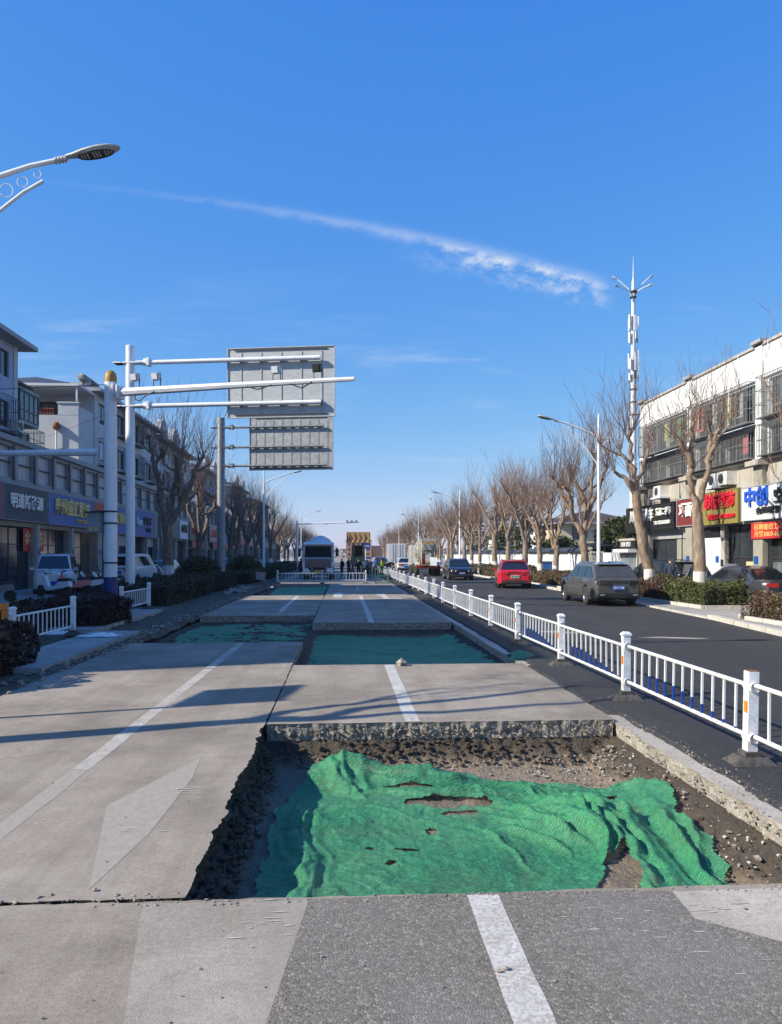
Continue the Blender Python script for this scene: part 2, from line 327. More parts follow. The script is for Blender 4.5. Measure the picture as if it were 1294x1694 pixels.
# ------------------------------------------------------------ mesh helpers
def tag(o, label=None, cat=None, group=None, kind=None):
    if label: o['label'] = label
    if cat: o['category'] = cat
    if group: o['group'] = group
    if kind: o['kind'] = kind
    return o
def empty(name, loc=(0, 0, 0), rz=0.0, label=None, cat=None, group=None):
    o = bpy.data.objects.new(name, None); COL.objects.link(o); o.location = loc; o.rotation_euler = (0, 0, rz)
    o.empty_display_size = .2
    return tag(o, label, cat, group)
def link(name, me, parent=None, loc=None):
    o = bpy.data.objects.new(name, me); COL.objects.link(o)
    if parent is not None: o.parent = parent
    if loc is not None: o.location = loc
    return o
class MB:
    def __init__(s): s.v = []; s.f = []; s.mi = []; s.sm = []
    def add(s, vs, fs, mi=0, smooth=False):
        n = len(s.v); s.v += [tuple(p) for p in vs]
        for f in fs: s.f.append(tuple(i+n for i in f)); s.mi.append(mi); s.sm.append(smooth)
        return s
    def box(s, c, d, rz=0.0, mi=0, rx=0.0, ry=0.0, taper=1.0):
        x, y, z = d[0]/2, d[1]/2, d[2]/2; k = taper
        p = [(-x, -y, -z), (x, -y, -z), (x, y, -z), (-x, y, -z), (-x*k, -y*k, z), (x*k, -y*k, z), (x*k, y*k, z), (-x*k, y*k, z)]
        if rz or rx or ry:
            m = Matrix.Rotation(rz, 3, 'Z') @ Matrix.Rotation(ry, 3, 'Y') @ Matrix.Rotation(rx, 3, 'X'); p = [m @ Vector(q) for q in p]
        return s.add([(q[0]+c[0], q[1]+c[1], q[2]+c[2]) for q in p], [(0, 3, 2, 1), (4, 5, 6, 7), (0, 1, 5, 4), (1, 2, 6, 5), (2, 3, 7, 6), (3, 0, 4, 7)], mi)
    def b2(s, x0, x1, y0, y1, z0, z1, mi=0): return s.box(((x0+x1)/2, (y0+y1)/2, (z0+z1)/2), (abs(x1-x0), abs(y1-y0), abs(z1-z0)), mi=mi)
    def tube(s, pts, rad, n=8, mi=0, cap=True, smooth=True):
        pts = [Vector(p) for p in pts]; m = len(pts)
        if isinstance(rad, (int, float)): rad = [rad]*m
        rings = []; ref = None
        for i, p in enumerate(pts):
            t = (pts[min(i+1, m-1)] - pts[max(i-1, 0)]).normalized()
            if ref is None: ref = Vector((1, 0, 0)) if abs(t.x) < .8 else Vector((0, 1, 0))
            a = (ref - t*ref.dot(t)).normalized(); ref = a; b = t.cross(a)
            rings.append([p + (a*math.cos(q*2*math.pi/n) + b*math.sin(q*2*math.pi/n))*rad[i] for q in range(n)])
        vs = [q for r in rings for q in r]
        fs = [(i*n+j, i*n+(j+1) % n, (i+1)*n+(j+1) % n, (i+1)*n+j) for i in range(m-1) for j in range(n)]
        s.add(vs, fs, mi, smooth)
        if cap: s.add(rings[0], [tuple(range(n))[::-1]], mi); s.add(rings[-1], [tuple(range(n))], mi)
        return s
    def lathe(s, prof, c=(0, 0, 0), n=20, mi=0, axis='Z', smooth=True):
        vs = []
        for r, h in prof:
            for q in range(n):
                a = q*2*math.pi/n; x, y = r*math.cos(a), r*math.sin(a)
                vs.append({'Z': (x+c[0], y+c[1], h+c[2]), 'X': (h+c[0], x+c[1], y+c[2]), 'Y': (y+c[0], h+c[1], x+c[2])}[axis])
        m = len(prof)
        fs = [(i*n+j, i*n+(j+1) % n, (i+1)*n+(j+1) % n, (i+1)*n+j) for i in range(m-1) for j in range(n)]
        return s.add(vs, fs, mi, smooth)
    def prism(s, poly, z0, z1, mi=0):                       # polygon in XY, counter-clockwise
        n = len(poly); vs = [(x, y, z0) for x, y in poly] + [(x, y, z1) for x, y in poly]
        return s.add(vs, [tuple(range(n))[::-1], tuple(range(n, 2*n))] + [(i, (i+1) % n, n+(i+1) % n, n+i) for i in range(n)], mi)
    def side(s, poly, x0, x1, mi=0):                        # polygon in YZ extruded along X
        n = len(poly); vs = [(x0, y, z) for y, z in poly] + [(x1, y, z) for y, z in poly]
        return s.add(vs, [tuple(range(n))[::-1], tuple(range(n, 2*n))] + [(i, (i+1) % n, n+(i+1) % n, n+i) for i in range(n)], mi)
    def front(s, poly, y0, y1, mi=0):                       # polygon in XZ extruded along Y
        n = len(poly); vs = [(x, y0, z) for x, z in poly] + [(x, y1, z) for x, z in poly]
        return s.add(vs, [tuple(range(n)), tuple(range(n, 2*n))[::-1]] + [(i, n+i, n+(i+1) % n, (i+1) % n) for i in range(n)], mi)
    def mesh(s, name, mats):
        me = bpy.data.meshes.new(name); me.from_pydata(s.v, [], s.f)
        for m in ([mats] if not isinstance(mats, (list, tuple)) else mats): me.materials.append(MATS[m] if isinstance(m, str) else m)
        me.polygons.foreach_set('material_index', s.mi); me.polygons.foreach_set('use_smooth', s.sm)
        me.update(); return me
    def build(s, name, mats, parent=None, bevel=0.0, fix=False):
        me = s.mesh(name, mats)
        if fix:
            bm = bmesh.new(); bm.from_mesh(me); bmesh.ops.recalc_face_normals(bm, faces=bm.faces); bm.to_mesh(me); bm.free()
        o = link(name, me, parent)
        if bevel:
            m = o.modifiers.new('bevel', 'BEVEL'); m.width = bevel; m.segments = 2; m.limit_method = 'ANGLE'; m.angle_limit = R(35)
        return o
def np_mesh(name, verts, faces, mats, smooth=False):
    verts = np.asarray(verts, np.float32); faces = np.asarray(faces, np.int32); k = faces.shape[1]
    me = bpy.data.meshes.new(name); me.vertices.add(len(verts)); me.vertices.foreach_set('co', verts.ravel())
    me.loops.add(faces.size); me.loops.foreach_set('vertex_index', faces.ravel())
    me.polygons.add(len(faces)); me.polygons.foreach_set('loop_start', np.arange(0, faces.size, k, dtype=np.int32)); 
    me.polygons.foreach_set('use_smooth', np.full(len(faces), smooth)); 
    for m in ([mats] if not isinstance(mats, (list, tuple)) else mats): me.materials.append(MATS[m])
    me.update(calc_edges=True); return me
def leaf_mesh(name, pts, size, mats, rng, jit=.35):
    n = len(pts); t = rng.normal(size=(n, 3)); t /= np.linalg.norm(t, axis=1)[:, None]; r = rng.normal(size=(n, 3)); b = np.cross(t, r); b /= np.linalg.norm(b, axis=1)[:, None]
    s = size*(1 + jit*rng.normal(size=(n, 1)).clip(-2, 2)); pts = np.asarray(pts)
    v = np.stack([pts - t*s, pts + b*s*.5, pts + t*s, pts - b*s*.5], 1).reshape(-1, 3)
    me = np_mesh(name, v, np.arange(4*n).reshape(-1, 4), mats)
    if isinstance(mats, (list, tuple)) and len(mats) > 1: me.polygons.foreach_set('material_index', rng.integers(0, len(mats), n).astype(np.int32))
    return me
def copy_tree(o, parent=None):
    c = o.copy(); COL.objects.link(c); c.parent = parent
    if parent is not None: c.matrix_parent_inverse = o.matrix_parent_inverse.copy()
    for ch in list(o.children): copy_tree(ch, c)
    return c
FACING = {'-X': ((0, -1, 0), (-1, 0, 0)), '+X': ((0, 1, 0), (1, 0, 0)), '-Y': ((1, 0, 0), (0, -1, 0)), '+Y': ((-1, 0, 0), (0, 1, 0))}
def face_matrix(facing, loc):
    ux, nn = FACING[facing]; m = Matrix.Identity(4)
    for i in range(3): m[i][0] = ux[i]; m[i][1] = (0, 0, 1)[i]; m[i][2] = nn[i]; m[i][3] = loc[i]
    return m
def text_mesh(name, s, size, matname, bold=.0, extrude=.015, align='CENTER', width=None):
    cu = bpy.data.curves.new('t', 'FONT'); cu.body = s; cu.size = size; cu.align_x = align; cu.align_y = 'CENTER'; cu.extrude = extrude; cu.offset = bold*size; cu.resolution_u = 2
    cu.space_character = 1.0
    o = bpy.data.objects.new('t', cu); COL.objects.link(o); dg = bpy.context.evaluated_depsgraph_get(); dg.update()
    me = bpy.data.meshes.new_from_object(o.evaluated_get(dg)); me.name = name; bpy.data.objects.remove(o); bpy.data.curves.remove(cu)
    if width and len(me.vertices):
        xs = [v.co.x for v in me.vertices]; k = width/max(1e-6, max(xs)-min(xs)); me.transform(Matrix.Diagonal((k, 1, 1, 1)))
    me.materials.clear(); me.materials.append(MATS[matname]); return me
# ------------------------------------------------------------ ground, roads, pits
def nz(x, y, z=0.0): return noise.noise(Vector((x, y, z)))
def fbm(x, y, z=0.0, o=4):
    s = 0; a = 1; f = 1
    for i in range(o): s += a*noise.noise(Vector((x*f, y*f, z+i*7.3))); a *= .5; f *= 2.03
    return s
def sheet(name, polys, z, m, kind='structure'):
    b = MB()
    for p in polys: b.add([(x, y, z) for x, y in p], [tuple(range(len(p)))])
    return tag(b.build(name, m), kind=kind)
B_ = 1500
sheet('ground', [[(-B_, -B_), (-4.75, -B_), (-4.75, B_), (-B_, B_)], [(3.4, -B_), (B_, -B_), (B_, B_), (3.4, B_)],
                 [(-4.75, -B_), (3.4, -B_), (3.4, -9), (-4.75, -9)], [(-4.75, 51.9), (3.4, 51.9), (3.4, B_), (-4.75, B_)]], -.07, 'ground_earth')

def slab(name, x0, x1, y0, y1, rag, thick=.2, top='concrete_slab', side='broken_concrete', z=0.0, step=.05, seed=0.0, rough=.022):
    """a pavement slab with real thickness; sides named in rag are broken and uneven"""
    pts = []
    def run(a, b, key, nx, ny):
        d = math.hypot(b[0]-a[0], b[1]-a[1]); amp = rag.get(key, 0); amp, cut = (amp if isinstance(amp, tuple) else (amp, 1e9)); n = max(1, int(d/step)) if amp else 1
        for i in range(n):
            t = i/n; x = a[0]+(b[0]-a[0])*t; y = a[1]+(b[1]-a[1])*t
            e = amp*(.25 if y > cut else 1)*(fbm(x*3.1+seed, y*3.1, 1) + .6*fbm(x*13, y*13, seed, 2)) * min(1, 8*t+.2, 8*(1-t)+.2)
            pts.append((x+nx*e, y+ny*e, nx, ny, amp > 0))
    run((x0, y0), (x1, y0), 'F', 0, -1); run((x1, y0), (x1, y1), 'R', 1, 0); run((x1, y1), (x0, y1), 'B', 0, 1); run((x0, y1), (x0, y0), 'L', -1, 0)
    b = MB(); n = len(pts); vs = [(p[0], p[1], z) for p in pts]; b.add(vs, [tuple(range(n))], 0)
    rows = [(0, 0)] + [(-.012, .5)] + [(-thick*k/5, 1) for k in range(1, 6)]
    if rough > .035: rows = [(0, 0), (-.008, .35)] + [(-thick*k/9, 1) for k in range(1, 10)]
    grid = []
    for k, (dz, w_) in enumerate(rows):
        for x, y, nx, ny, rg in pts:
            q = 0 if (k == 0 or not rg) else rough*w_*(.5*fbm(x*5, y*5, dz*12, 3) + .7*fbm(x*17, y*17, dz*21, 3)) - .006*min(k, 5)
            grid.append((x+nx*q, y+ny*q, z+dz + (0 if (k == 0 or not rg) else .010*nz(x*9, y*9, k))))
    fs = [(k*n+i, (k+1)*n+i, (k+1)*n+(i+1) % n, k*n+(i+1) % n) for k in range(len(rows)-1) for i in range(n)]
    b.add(grid, fs, 1, False)
    return tag(b.build(name, [top, side]), kind='structure')
JX = -.87
sheet('subsoil', [[(-14, 3.5), (9, 3.5), (9, 56), (-14, 56)]], -.62, 'verge_soil')
slab('road_slab', -4.62, 3.14, -9, 4.25, {'B': .018}, seed=1)                                   # under the camera
slab('road_slab', -4.62, JX-.008, 4.285, 12.9, {'R': (.034, 8.55), 'F': .018, 'L': .03}, seed=2, rough=.05, step=.03, side='excavated_soil')  # sides coloured as dark soil: asphalt stain plus painted shade of the pit wall
slab('road_slab', -4.6, JX-.01, 12.925, 16.7, {'R': (.02, 99), 'B': .02, 'L': .03}, seed=3)
slab('road_slab', JX+.012, 3.13, 8.62, 13.2, {'F': .022, 'B': .022, 'L': .006, 'R': .02}, seed=4, rough=.024, step=.018)
slab('road_slab', JX+.015, 3.05, 21.3, 44.8, {'F': .03, 'B': .03, 'L': .012, 'R': .03}, seed=5, step=.08)
slab('road_slab', -4.45, JX-.015, 24.0, 36.0, {'F': .03, 'B': .03, 'R': .012, 'L': .04}, seed=6, step=.08)
slab('road_slab', JX+.015, 3.1, 45.2, 51.95, {'F': .03, 'L': .02}, seed=7, step=.1)
slab('road_slab', -4.5, JX-.015, 49.3, 51.95, {'F': .03}, seed=8, step=.1)
slab('road_slab', -4.6, 3.12, 51.96, 700, {}, seed=9)

MOUNDS = [(-.05, 7.95, .42, .30, .13), (.75, 7.75, .5, .22, .06), (2.0, 6.3, .6, .35, .08), (1.6, 7.2, .9, .2, .05), (.6, 5.2, 1.1, .9, .07), (.85, 6.95, .6, .35, .05)]
def mound(x, y): return sum(h*math.exp(-((x-a)/b_)**2-((y-c)/d)**2) for a, c, b_, d, h in MOUNDS)
def soil_field(name, x0, x1, y0, y1, res, rects, amp=1.0, z_rim=-.19, m='excavated_soil'):
    nx = int((x1-x0)/res)+1; ny = int((y1-y0)/res)+1; vs = []
    for j in range(ny):
        y = y0+(y1-y0)*j/(ny-1)
        for i in range(nx):
            x = x0+(x1-x0)*i/(nx-1); t = -1; fl = -.43
            wv = .05*fbm(x*2.2, y*2.2, 3, 3)
            for (a0, a1, b0, b1, wl, wr, wf, wb, f) in rects:
                q = min((x-a0)/wl, (a1-x)/wr, (y-b0)/wf, (b1-y)/wb)
                if q > t: t = q; fl = f
            t += wv*1.2 if t > .05 else 0
            t = max(0, min(1, t)); s = t*t*(3-2*t)*.55 + t*.45
            z = z_rim + (fl-z_rim)*s
            z += amp*(.045*fbm(x*1.1, y*1.1, 5, 3) + .022*fbm(x*6, y*6, 2, 3) + .012*nz(x*31, y*31) + (.055*fbm(x*9, y*9, 8, 4) if t < .98 else 0))*min(1, t*3)
            if y1 < 9 and t > .9: z += mound(x, y)
            if t <= 0: z = z_rim-.02
            vs.append((x, y, z))
    fs = [(j*nx+i, j*nx+i+1, (j+1)*nx+i+1, (j+1)*nx+i) for j in range(ny-1) for i in range(nx-1)]
    return tag(link(name, np_mesh(name, vs, fs, m, True)), kind='structure')
PIT1 = (-.90, 3.16, 4.24, 8.66, .15, .55, .12, .30, -.45)
soil_field('pit', -1.05, 3.3, 4.1, 8.85, .026, [PIT1])
PIT2 = [(-.9, 3.12, 13.15, 21.35, .25, .55, .2, .4, -.42), (-4.55, .2, 16.65, 24.05, .5, 9, .2, .4, -.34)]
soil_field('pit', -4.75, 3.3, 13.0, 24.3, .06, PIT2)
soil_field('pit', -4.75, -.6, 35.8, 49.5, .09, [(-4.5, -.84, 35.95, 49.35, .4, .2, .2, .5, -.30)])
soil_field('pit', -.9, 3.3, 44.6, 45.4, .06, [(-.84, 3.05, 44.75, 45.25, .2, .2, .1, .1, -.3)])

b = MB(); b.b2(JX-.03, JX+.03, 8.7, 13.1, -.12, -.022); b.b2(-4.6, -.9, 12.88, 12.95, -.12, -.02); b.b2(-4.6, -.95, 4.22, 4.31, -.12, -.03); b.b2(JX-.03, JX+.03, 24.2, 35.8, -.12, -.02); tag(b.build('joint_filler', 'verge_soil'), kind='structure')
# the edge of the older pavement below the new surface, pale and broken towards the pits
slab('old_road_edge', 3.13, 4.2, 4.0, 8.7, {'L': .030, 'F': 0}, thick=.24, top='concrete_pale', side='broken_pale', z=-.035, seed=11, rough=.022, step=.03)
slab('old_road_edge', 3.145, 4.2, 8.71, 13.1, {}, thick=.2, top='concrete_pale', side='concrete_pale', z=-.036, seed=12)
slab('old_road_edge', 3.12, 4.2, 13.11, 24, {'L': .035}, thick=.24, top='concrete_pale', side='broken_pale', z=-.035, seed=13, step=.08)
slab('old_road_edge', 3.08, 4.2, 24.01, 52, {'L': .03}, thick=.2, top='concrete_patch', side='broken_concrete', z=-.035, seed=14, step=.12)
KERB = [(9.3, 2), (9.9, 15), (10.75, 21.5), (11.2, 28), (11.4, 40), (11.9, 64), (12.0, 120), (12.0, 700)]
def kerb_x(y):
    for (a, b), (c, d) in zip(KERB, KERB[1:]):
        if b <= y <= d: return a+(c-a)*(y-b)/(d-b)
    return KERB[0][0] if y < KERB[0][1] else KERB[-1][0]
def asphalt():
    left = []; y = -9.0
    while y < 60:
        e = .05*fbm(y*1.3, 2.2, 4, 4) + .03*nz(y*9, 1)
        base = 3.36 if y < 9 else (3.22 if y < 13 else 3.34)
        left.append((base+e, y)); y += .06
    left.append((3.13, 700))
    right = [(x, y) for x, y in KERB[::-1]] + [(9.3, -9)]
    poly = left + right; b = MB(); n = len(poly)
    poly = poly[::-1]
    b.add([(x, y, 0) for x, y in poly], [tuple(range(n))[::-1]], 0)
    low = [(x-.05-.03*abs(nz(x*9, y*9)) if x < 4 else x, y, -.04) for x, y in poly]
    b.add([(x, y, 0) for x, y in poly] + low, [(i, (i+1) % n, n+(i+1) % n, n+i) for i in range(n)], 0)
    return tag(b.build('road', 'asphalt_new', fix=True), kind='structure')
asphalt()

# surface of the foreground: old asphalt overlay, paler patches and paint, each a thin sheet of its own
sheet('asphalt_overlay', [[(-.62, .3), (3.13, .3), (3.13, 3.05), (2.15, 3.61), (1.83, 3.87), (1.85, 4.19), (1.6, 4.215), (1.2, 4.225), (.6, 4.235), (.1, 4.225), (-.19, 4.21)][::1]], .003, 'asphalt_old')
sheet('concrete_patch', [[(-.3, .3), (-.70, .3), (-.80, 2.4), (-.89, 3.15), (-1.09, 4.225), (-.6, 4.215), (-.1, 4.21), (-.2, 3.11)][::-1]], .0012, 'concrete_patch')
sheet('concrete_patch', [[(1.85, 4.19), (1.83, 3.87), (2.15, 3.61), (3.12, 3.06), (3.12, 4.2)]], .0014, 'concrete_pale')
def strip(name, x, y0, y1, wd, m='road_paint', z=.0048, x2=None):
    b = MB(); L_, R_ = [], []; y = y0; n = max(2, int((y1-y0)/.12)); xa = x; xb = x if x2 is None else x2
    for i in range(n+1):
        y = y0+(y1-y0)*i/n
        x = xa+(xb-xa)*i/n
        L_.append((x-wd/2+.008*fbm(y*3, x, 1, 3), y)); R_.append((x+wd/2+.008*fbm(y*3, x+9, 2, 3), y))
    p = L_[::-1] + R_
    b.add([(a, c, z) for a, c in p], [tuple(range(len(p)))])
    return tag(b.build(name, m, fix=True), kind='structure')
strip('lane_marking', .775, 1.0, 4.21, .175); strip('lane_marking', .79, 8.66, 13.15, .165, z=.0015); strip('lane_marking', .80, 21.4, 35.5, .16, z=.0015)
strip('lane_marking', .80, 41.5, 44.0, .16, z=.0015)
strip('lane_marking', -2.32, 6.9, 12.86, .15, 'road_paint_thin', z=.0015, x2=-2.24); strip('lane_marking', -2.24, 12.97, 16.62, .15, 'road_paint_thin', z=.0015, x2=-2.19); strip('lane_marking', -2.36, 4.7, 6.88, .155, 'road_paint_worn', .0015, x2=-2.32)
strip('lane_marking', -2.1, 25.6, 35.4, .15, z=.0015); strip('lane_marking', 7.4, 60, 64, .14, z=.0015); strip('lane_marking', 7.4, 70, 74, .14, z=.0015)
for k in range(8): strip('lane_marking', .8, 58+k*12, 63+k*12, .15, z=.0015)
sheet('worn_arrow', [[(-1.79, 5.9), (-1.33, 7.24), (-1.28, 6.6), (-1.32, 5.28), (-1.44, 4.42)][::-1]], .0015, 'road_paint_worn')
sheet('lane_arrow', [[(-.45, 34.2), (-.05, 34.2), (-.05, 36.8), (.2, 36.8), (-.2, 39.0), (-.62, 36.8), (-.45, 36.8)]], .0015, 'road_paint')
sheet('lane_arrow', [[(1.75, 33.0), (2.6, 33.0), (2.6, 33.5), (2.0, 33.5), (2.0, 37.0), (1.5, 37.0), (1.75, 35)]], .0015, 'road_paint')
# scuffs of mortar and paint on the foreground
def scuffs(name, areas, m, z):
    b = MB(); rng = random.Random(5)
    for (cx, cy, sx, sy, n) in areas:
        for i in range(n):
            x = cx+rng.gauss(0, sx); y = cy+rng.gauss(0, sy); l = rng.uniform(.012, .07); h = rng.uniform(.0015, .006)
            p = [(x-l, y-h*.3), (x-l*.3, y-h*rng.uniform(.6, 1.4)), (x+l*.5, y-h*.6), (x+l*rng.uniform(.7, 1.2), y+h*.2), (x+l*.2, y+h), (x-l*.6, y+h*.7)]
            b.add([(a, c, z) for a, c in p], [(0, 1, 2, 3, 4, 5)])
    return tag(b.build(name, m), kind='stuff')
scuffs('mortar_scuffs', [(-.44, 3.95, .08, .12, 15), (-.56, 2.95, .025, .05, 7), (-1.25, 6.2, .06, .05, 14), (-1.42, 5.35, .08, .05, 10), (1.35, 3.95, .22, .12, 8), (2.0, 4.0, .10, .07, 9), (1.55, 3.5, .3, .2, 8)], 'scuff', .0052)

# ------------------------------------------------------------ verges, pavements, kerbs
def rough_sheet(name, x0, x1, y0, y1, res, z, amp, m, edge=None):
    nx = max(2, int((x1-x0)/res)); ny = max(2, int((y1-y0)/res)); vs = []
    for j in range(ny+1):
        for i in range(nx+1):
            x = x0+(x1-x0)*i/nx; y = y0+(y1-y0)*j/ny
            vs.append((x, y, z + amp*(fbm(x*1.2, y*1.2, 1, 4)+.4*nz(x*9, y*9)) - (.12 if (i == 0 or i == nx) else 0)))
    fs = [(j*(nx+1)+i, j*(nx+1)+i+1, (j+1)*(nx+1)+i+1, (j+1)*(nx+1)+i) for j in range(ny) for i in range(nx)]
    return tag(link(name, np_mesh(name, vs, fs, m, True)), kind='structure')
rough_sheet('planting_strip', -9.3, -4.55, -9, 60, .13, .0, .07, 'verge_soil')
rough_sheet('planting_strip', -9.3, -4.75, 60, 260, 1.5, .02, .05, 'verge_soil')
b = MB(); b.b2(-40, -9.3, -30, 700, -.05, .12); tag(b.build('pavement', 'paving_grey'), kind='structure')
b = MB(); b.b2(-5.95, -4.85, 12.6, 18.6, -.05, .085); b.b2(-7.5, -6.0, 18.8, 25.9, -.05, .10); tag(b.build('footpath', 'paving_grey'), kind='structure')
# right-hand side: pavement behind the kerb
p = [(x+.22, y) for x, y in KERB]; b = MB(); poly = p + [(60, 700), (60, -9), (9.52, -9)]
b.prism(poly[::-1], -.05, .03); tag(b.build('pavement', 'paving_grey', fix=True), kind='structure')
for nm, y0, y1 in (('kerb', 60, 260),):
    b = MB(); y = y0
    while y < y1: x = kerb_x(y); b.b2(x, x+.18, y, y+4.97, -.05, .13); y += 5
    KERB_O = tag(b.build(nm, 'cut_stone'), kind='structure')
bm_ = MB(); bm_.box((0, 0, 0), (.17, .96, .19)); ks = bm_.mesh('kerb_stone', 'cut_stone'); bm_ = MB(); bm_.box((0, 0, 0), (.17, .96, .10)); ks_low = bm_.mesh('kerb_stone', 'cut_stone')
y = 12.5
while y < 60:
    low = 22.2 < y < 33.5; x = kerb_x(y); dx = kerb_x(y+1)-x
    o = link('kerb_stone', ks_low if low else ks, KERB_O, (x+.09, y, (.0 if low else .03)+random.uniform(-.008, .008)))
    o.rotation_euler = (random.uniform(-.01, .01), 0, -math.atan(dx)+random.uniform(-.008, .008)); y += 1.0
# raised beds behind the kerb with their own edging stones
def bed(x0, x1, y0, y1, h=.14):
    b = MB(); b.b2(x0+.12, x1-.12, y0+.12, y1-.12, -.03, h-.03); tag(o := b.build('planting_bed', 'verge_soil'), kind='structure')
    m1 = MB(); m1.box((0, 0, 0), (.12, .94, h+.05)); s1 = m1.mesh('edging_stone', 'cut_stone'); m2 = MB(); m2.box((0, 0, 0), (.94, .12, h+.05)); s2 = m2.mesh('edging_stone', 'cut_stone')
    y = y0+.5
    while y < y1-.3: link('edging_stone', s1, o, (x0+.06+random.uniform(-.006, .006), y, h/2-.02+random.uniform(-.006, .006))); y += .97
    x = x0+.62
    while x < x1-.3:
        link('edging_stone', s2, o, (x, y0+.06, h/2-.02)); link('edging_stone', s2, o, (x, y1-.06, h/2-.02)); x += .97
bed(11.55, 14.4, 14.5, 21.9); bed(12.35, 14.4, 25.6, 34.2); bed(12.2, 14.2, 36.2, 62, .12)
sheet('repair_patch', [[(6.75, 17.1), (8.0, 16.7), (8.35, 16.85), (7.3, 17.25)], [(4.7, 18.6), (5.6, 18.1), (6.0, 18.2), (5.1, 18.7)]], .004, 'concrete_patch')

# ------------------------------------------------------------ green netting in the pits
def inside(p, poly):
    x, y = p; c = False; n = len(poly)
    for i in range(n):
        x1, y1 = poly[i]; x2, y2 = poly[(i+1) % n]
        if (y1 > y) != (y2 > y) and x < (x2-x1)*(y-y1)/(y2-y1)+x1: c = not c
    return c
def netting(name, poly, res, hfun, holes, label, edge=.05):
    xs = [p[0] for p in poly]; ys = [p[1] for p in poly]; x0, x1, y0, y1 = min(xs), max(xs), min(ys), max(ys)
    nx = int((x1-x0)/res)+1; ny = int((y1-y0)/res)+1; vs = []; keep = []
    for j in range(ny+1):
        for i in range(nx+1):
            x = x0+i*res; y = y0+j*res; vs.append((x+.02*nz(x*5, y*5, 3), y+.02*nz(x*5, y*5, 8), hfun(x, y)))
    for j in range(ny):
        for i in range(nx):
            x = x0+(i+.5)*res; y = y0+(j+.5)*res
            q = (x+edge*fbm(x*4, y*4, 6, 3), y+edge*fbm(x*4, y*4, 9, 3))
            if not inside(q, poly): continue
            if any(((q[0]-hx)/rx)**2+((q[1]-hy)/ry)**2 < 1 for hx, hy, rx, ry in holes): continue
            a = j*(nx+1)+i; keep.append((a, a+1, a+nx+2, a+nx+1))
    me = np_mesh(name, vs, keep, 'green_netting', True)
    bm = bmesh.new(); bm.from_mesh(me); bmesh.ops.delete(bm, geom=[v for v in bm.verts if not v.link_faces], context='VERTS'); bm.to_mesh(me); bm.free()
    return tag(link(name, me), label, 'netting', 'green dust netting in the pits')
def floor1(x, y):
    t = max(0, min(1, min((x+.9)/.30, (3.16-x)/.62, (8.66-y)/.42))); s = t*t*(3-2*t)*.55+t*.45
    return -.19+(-.45+.19)*s
def bumpf(x, y, cx, cy, sx, sy, h): return h*math.exp(-((x-cx)/sx)**2-((y-cy)/sy)**2)
def fold(x, y, ang, f, ph, warp=.5):
    c, s = math.cos(ang), math.sin(ang); u_ = x*c+y*s; v_ = -x*s+y*c
    w_ = fbm(u_*.9, v_*.6, ph, 3)*warp; q = nz((u_+w_)*f, v_*f*.16, ph)
    return 1-abs(q)*2.2
_rc = random.Random(12); CRE = []
def crease(p, q, h, w_): CRE.append((p[0], p[1], q[0]-p[0], q[1]-p[1], h, w_))
for k in range(20): x = _rc.uniform(2.0, 2.95); crease((x, _rc.uniform(6.3, 7.1)), (1.98+(x-2.0)*.75+_rc.gauss(0, .05), _rc.uniform(4.4, 5.6)), _rc.uniform(.025, .075), _rc.uniform(.022, .05))
for k in range(30): x, y = _rc.uniform(1.1, 2.1), _rc.uniform(6.2, 7.4); a = R(_rc.uniform(-78, -35)); l = _rc.uniform(.4, 1.3); crease((x, y), (x+math.cos(a)*l*.8, y+math.sin(a)*l), _rc.uniform(.03, .085), _rc.uniform(.02, .055))
for k in range(26): x, y = _rc.uniform(.2, 2.3), _rc.uniform(7.1, 7.95); a = R(_rc.uniform(-25, 12)); l = _rc.uniform(.4, 1.2); crease((x, y), (x+math.cos(a)*l, y+math.sin(a)*l), _rc.uniform(.02, .06), _rc.uniform(.018, .045))
for k in range(16): a = R(_rc.uniform(-110, 10)); l = _rc.uniform(.4, 1.0); crease((-.05+_rc.gauss(0, .12), 7.95+_rc.gauss(0, .08)), (-.05+math.cos(a)*l, 7.95+math.sin(a)*l), _rc.uniform(.025, .06), _rc.uniform(.025, .05))
for k in range(10): x = _rc.uniform(-.6, -.15); crease((x, _rc.uniform(6.2, 7.4)), (x+_rc.gauss(.05, .08), _rc.uniform(4.5, 5.6)), _rc.uniform(.015, .045), _rc.uniform(.02, .045))
for k in range(26): x, y = _rc.uniform(-.3, 1.5), _rc.uniform(4.8, 7.2); a = R(_rc.uniform(-75, -25)); l = _rc.uniform(.5, 1.6); crease((x, y), (x+math.cos(a)*l, y+math.sin(a)*l), _rc.uniform(.006, .018), _rc.uniform(.015, .04))
def creases(x, y):
    x += .10*fbm(x*1.6, y*1.6, 31, 3); y += .10*fbm(x*1.6, y*1.6, 37, 3); z = 0
    for px, py, dx, dy, h, w_ in CRE:
        t = ((x-px)*dx+(y-py)*dy)/(dx*dx+dy*dy)
        if t < -.1 or t > 1.1: continue
        tc_ = min(1, max(0, t)); d = math.hypot(x-px-dx*tc_, y-py-dy*tc_)
        if d > w_*5: continue
        z += h*math.exp(-(d/w_)**1.4)*min(1, (t+.1)*4, (1.1-t)*4)
    return z
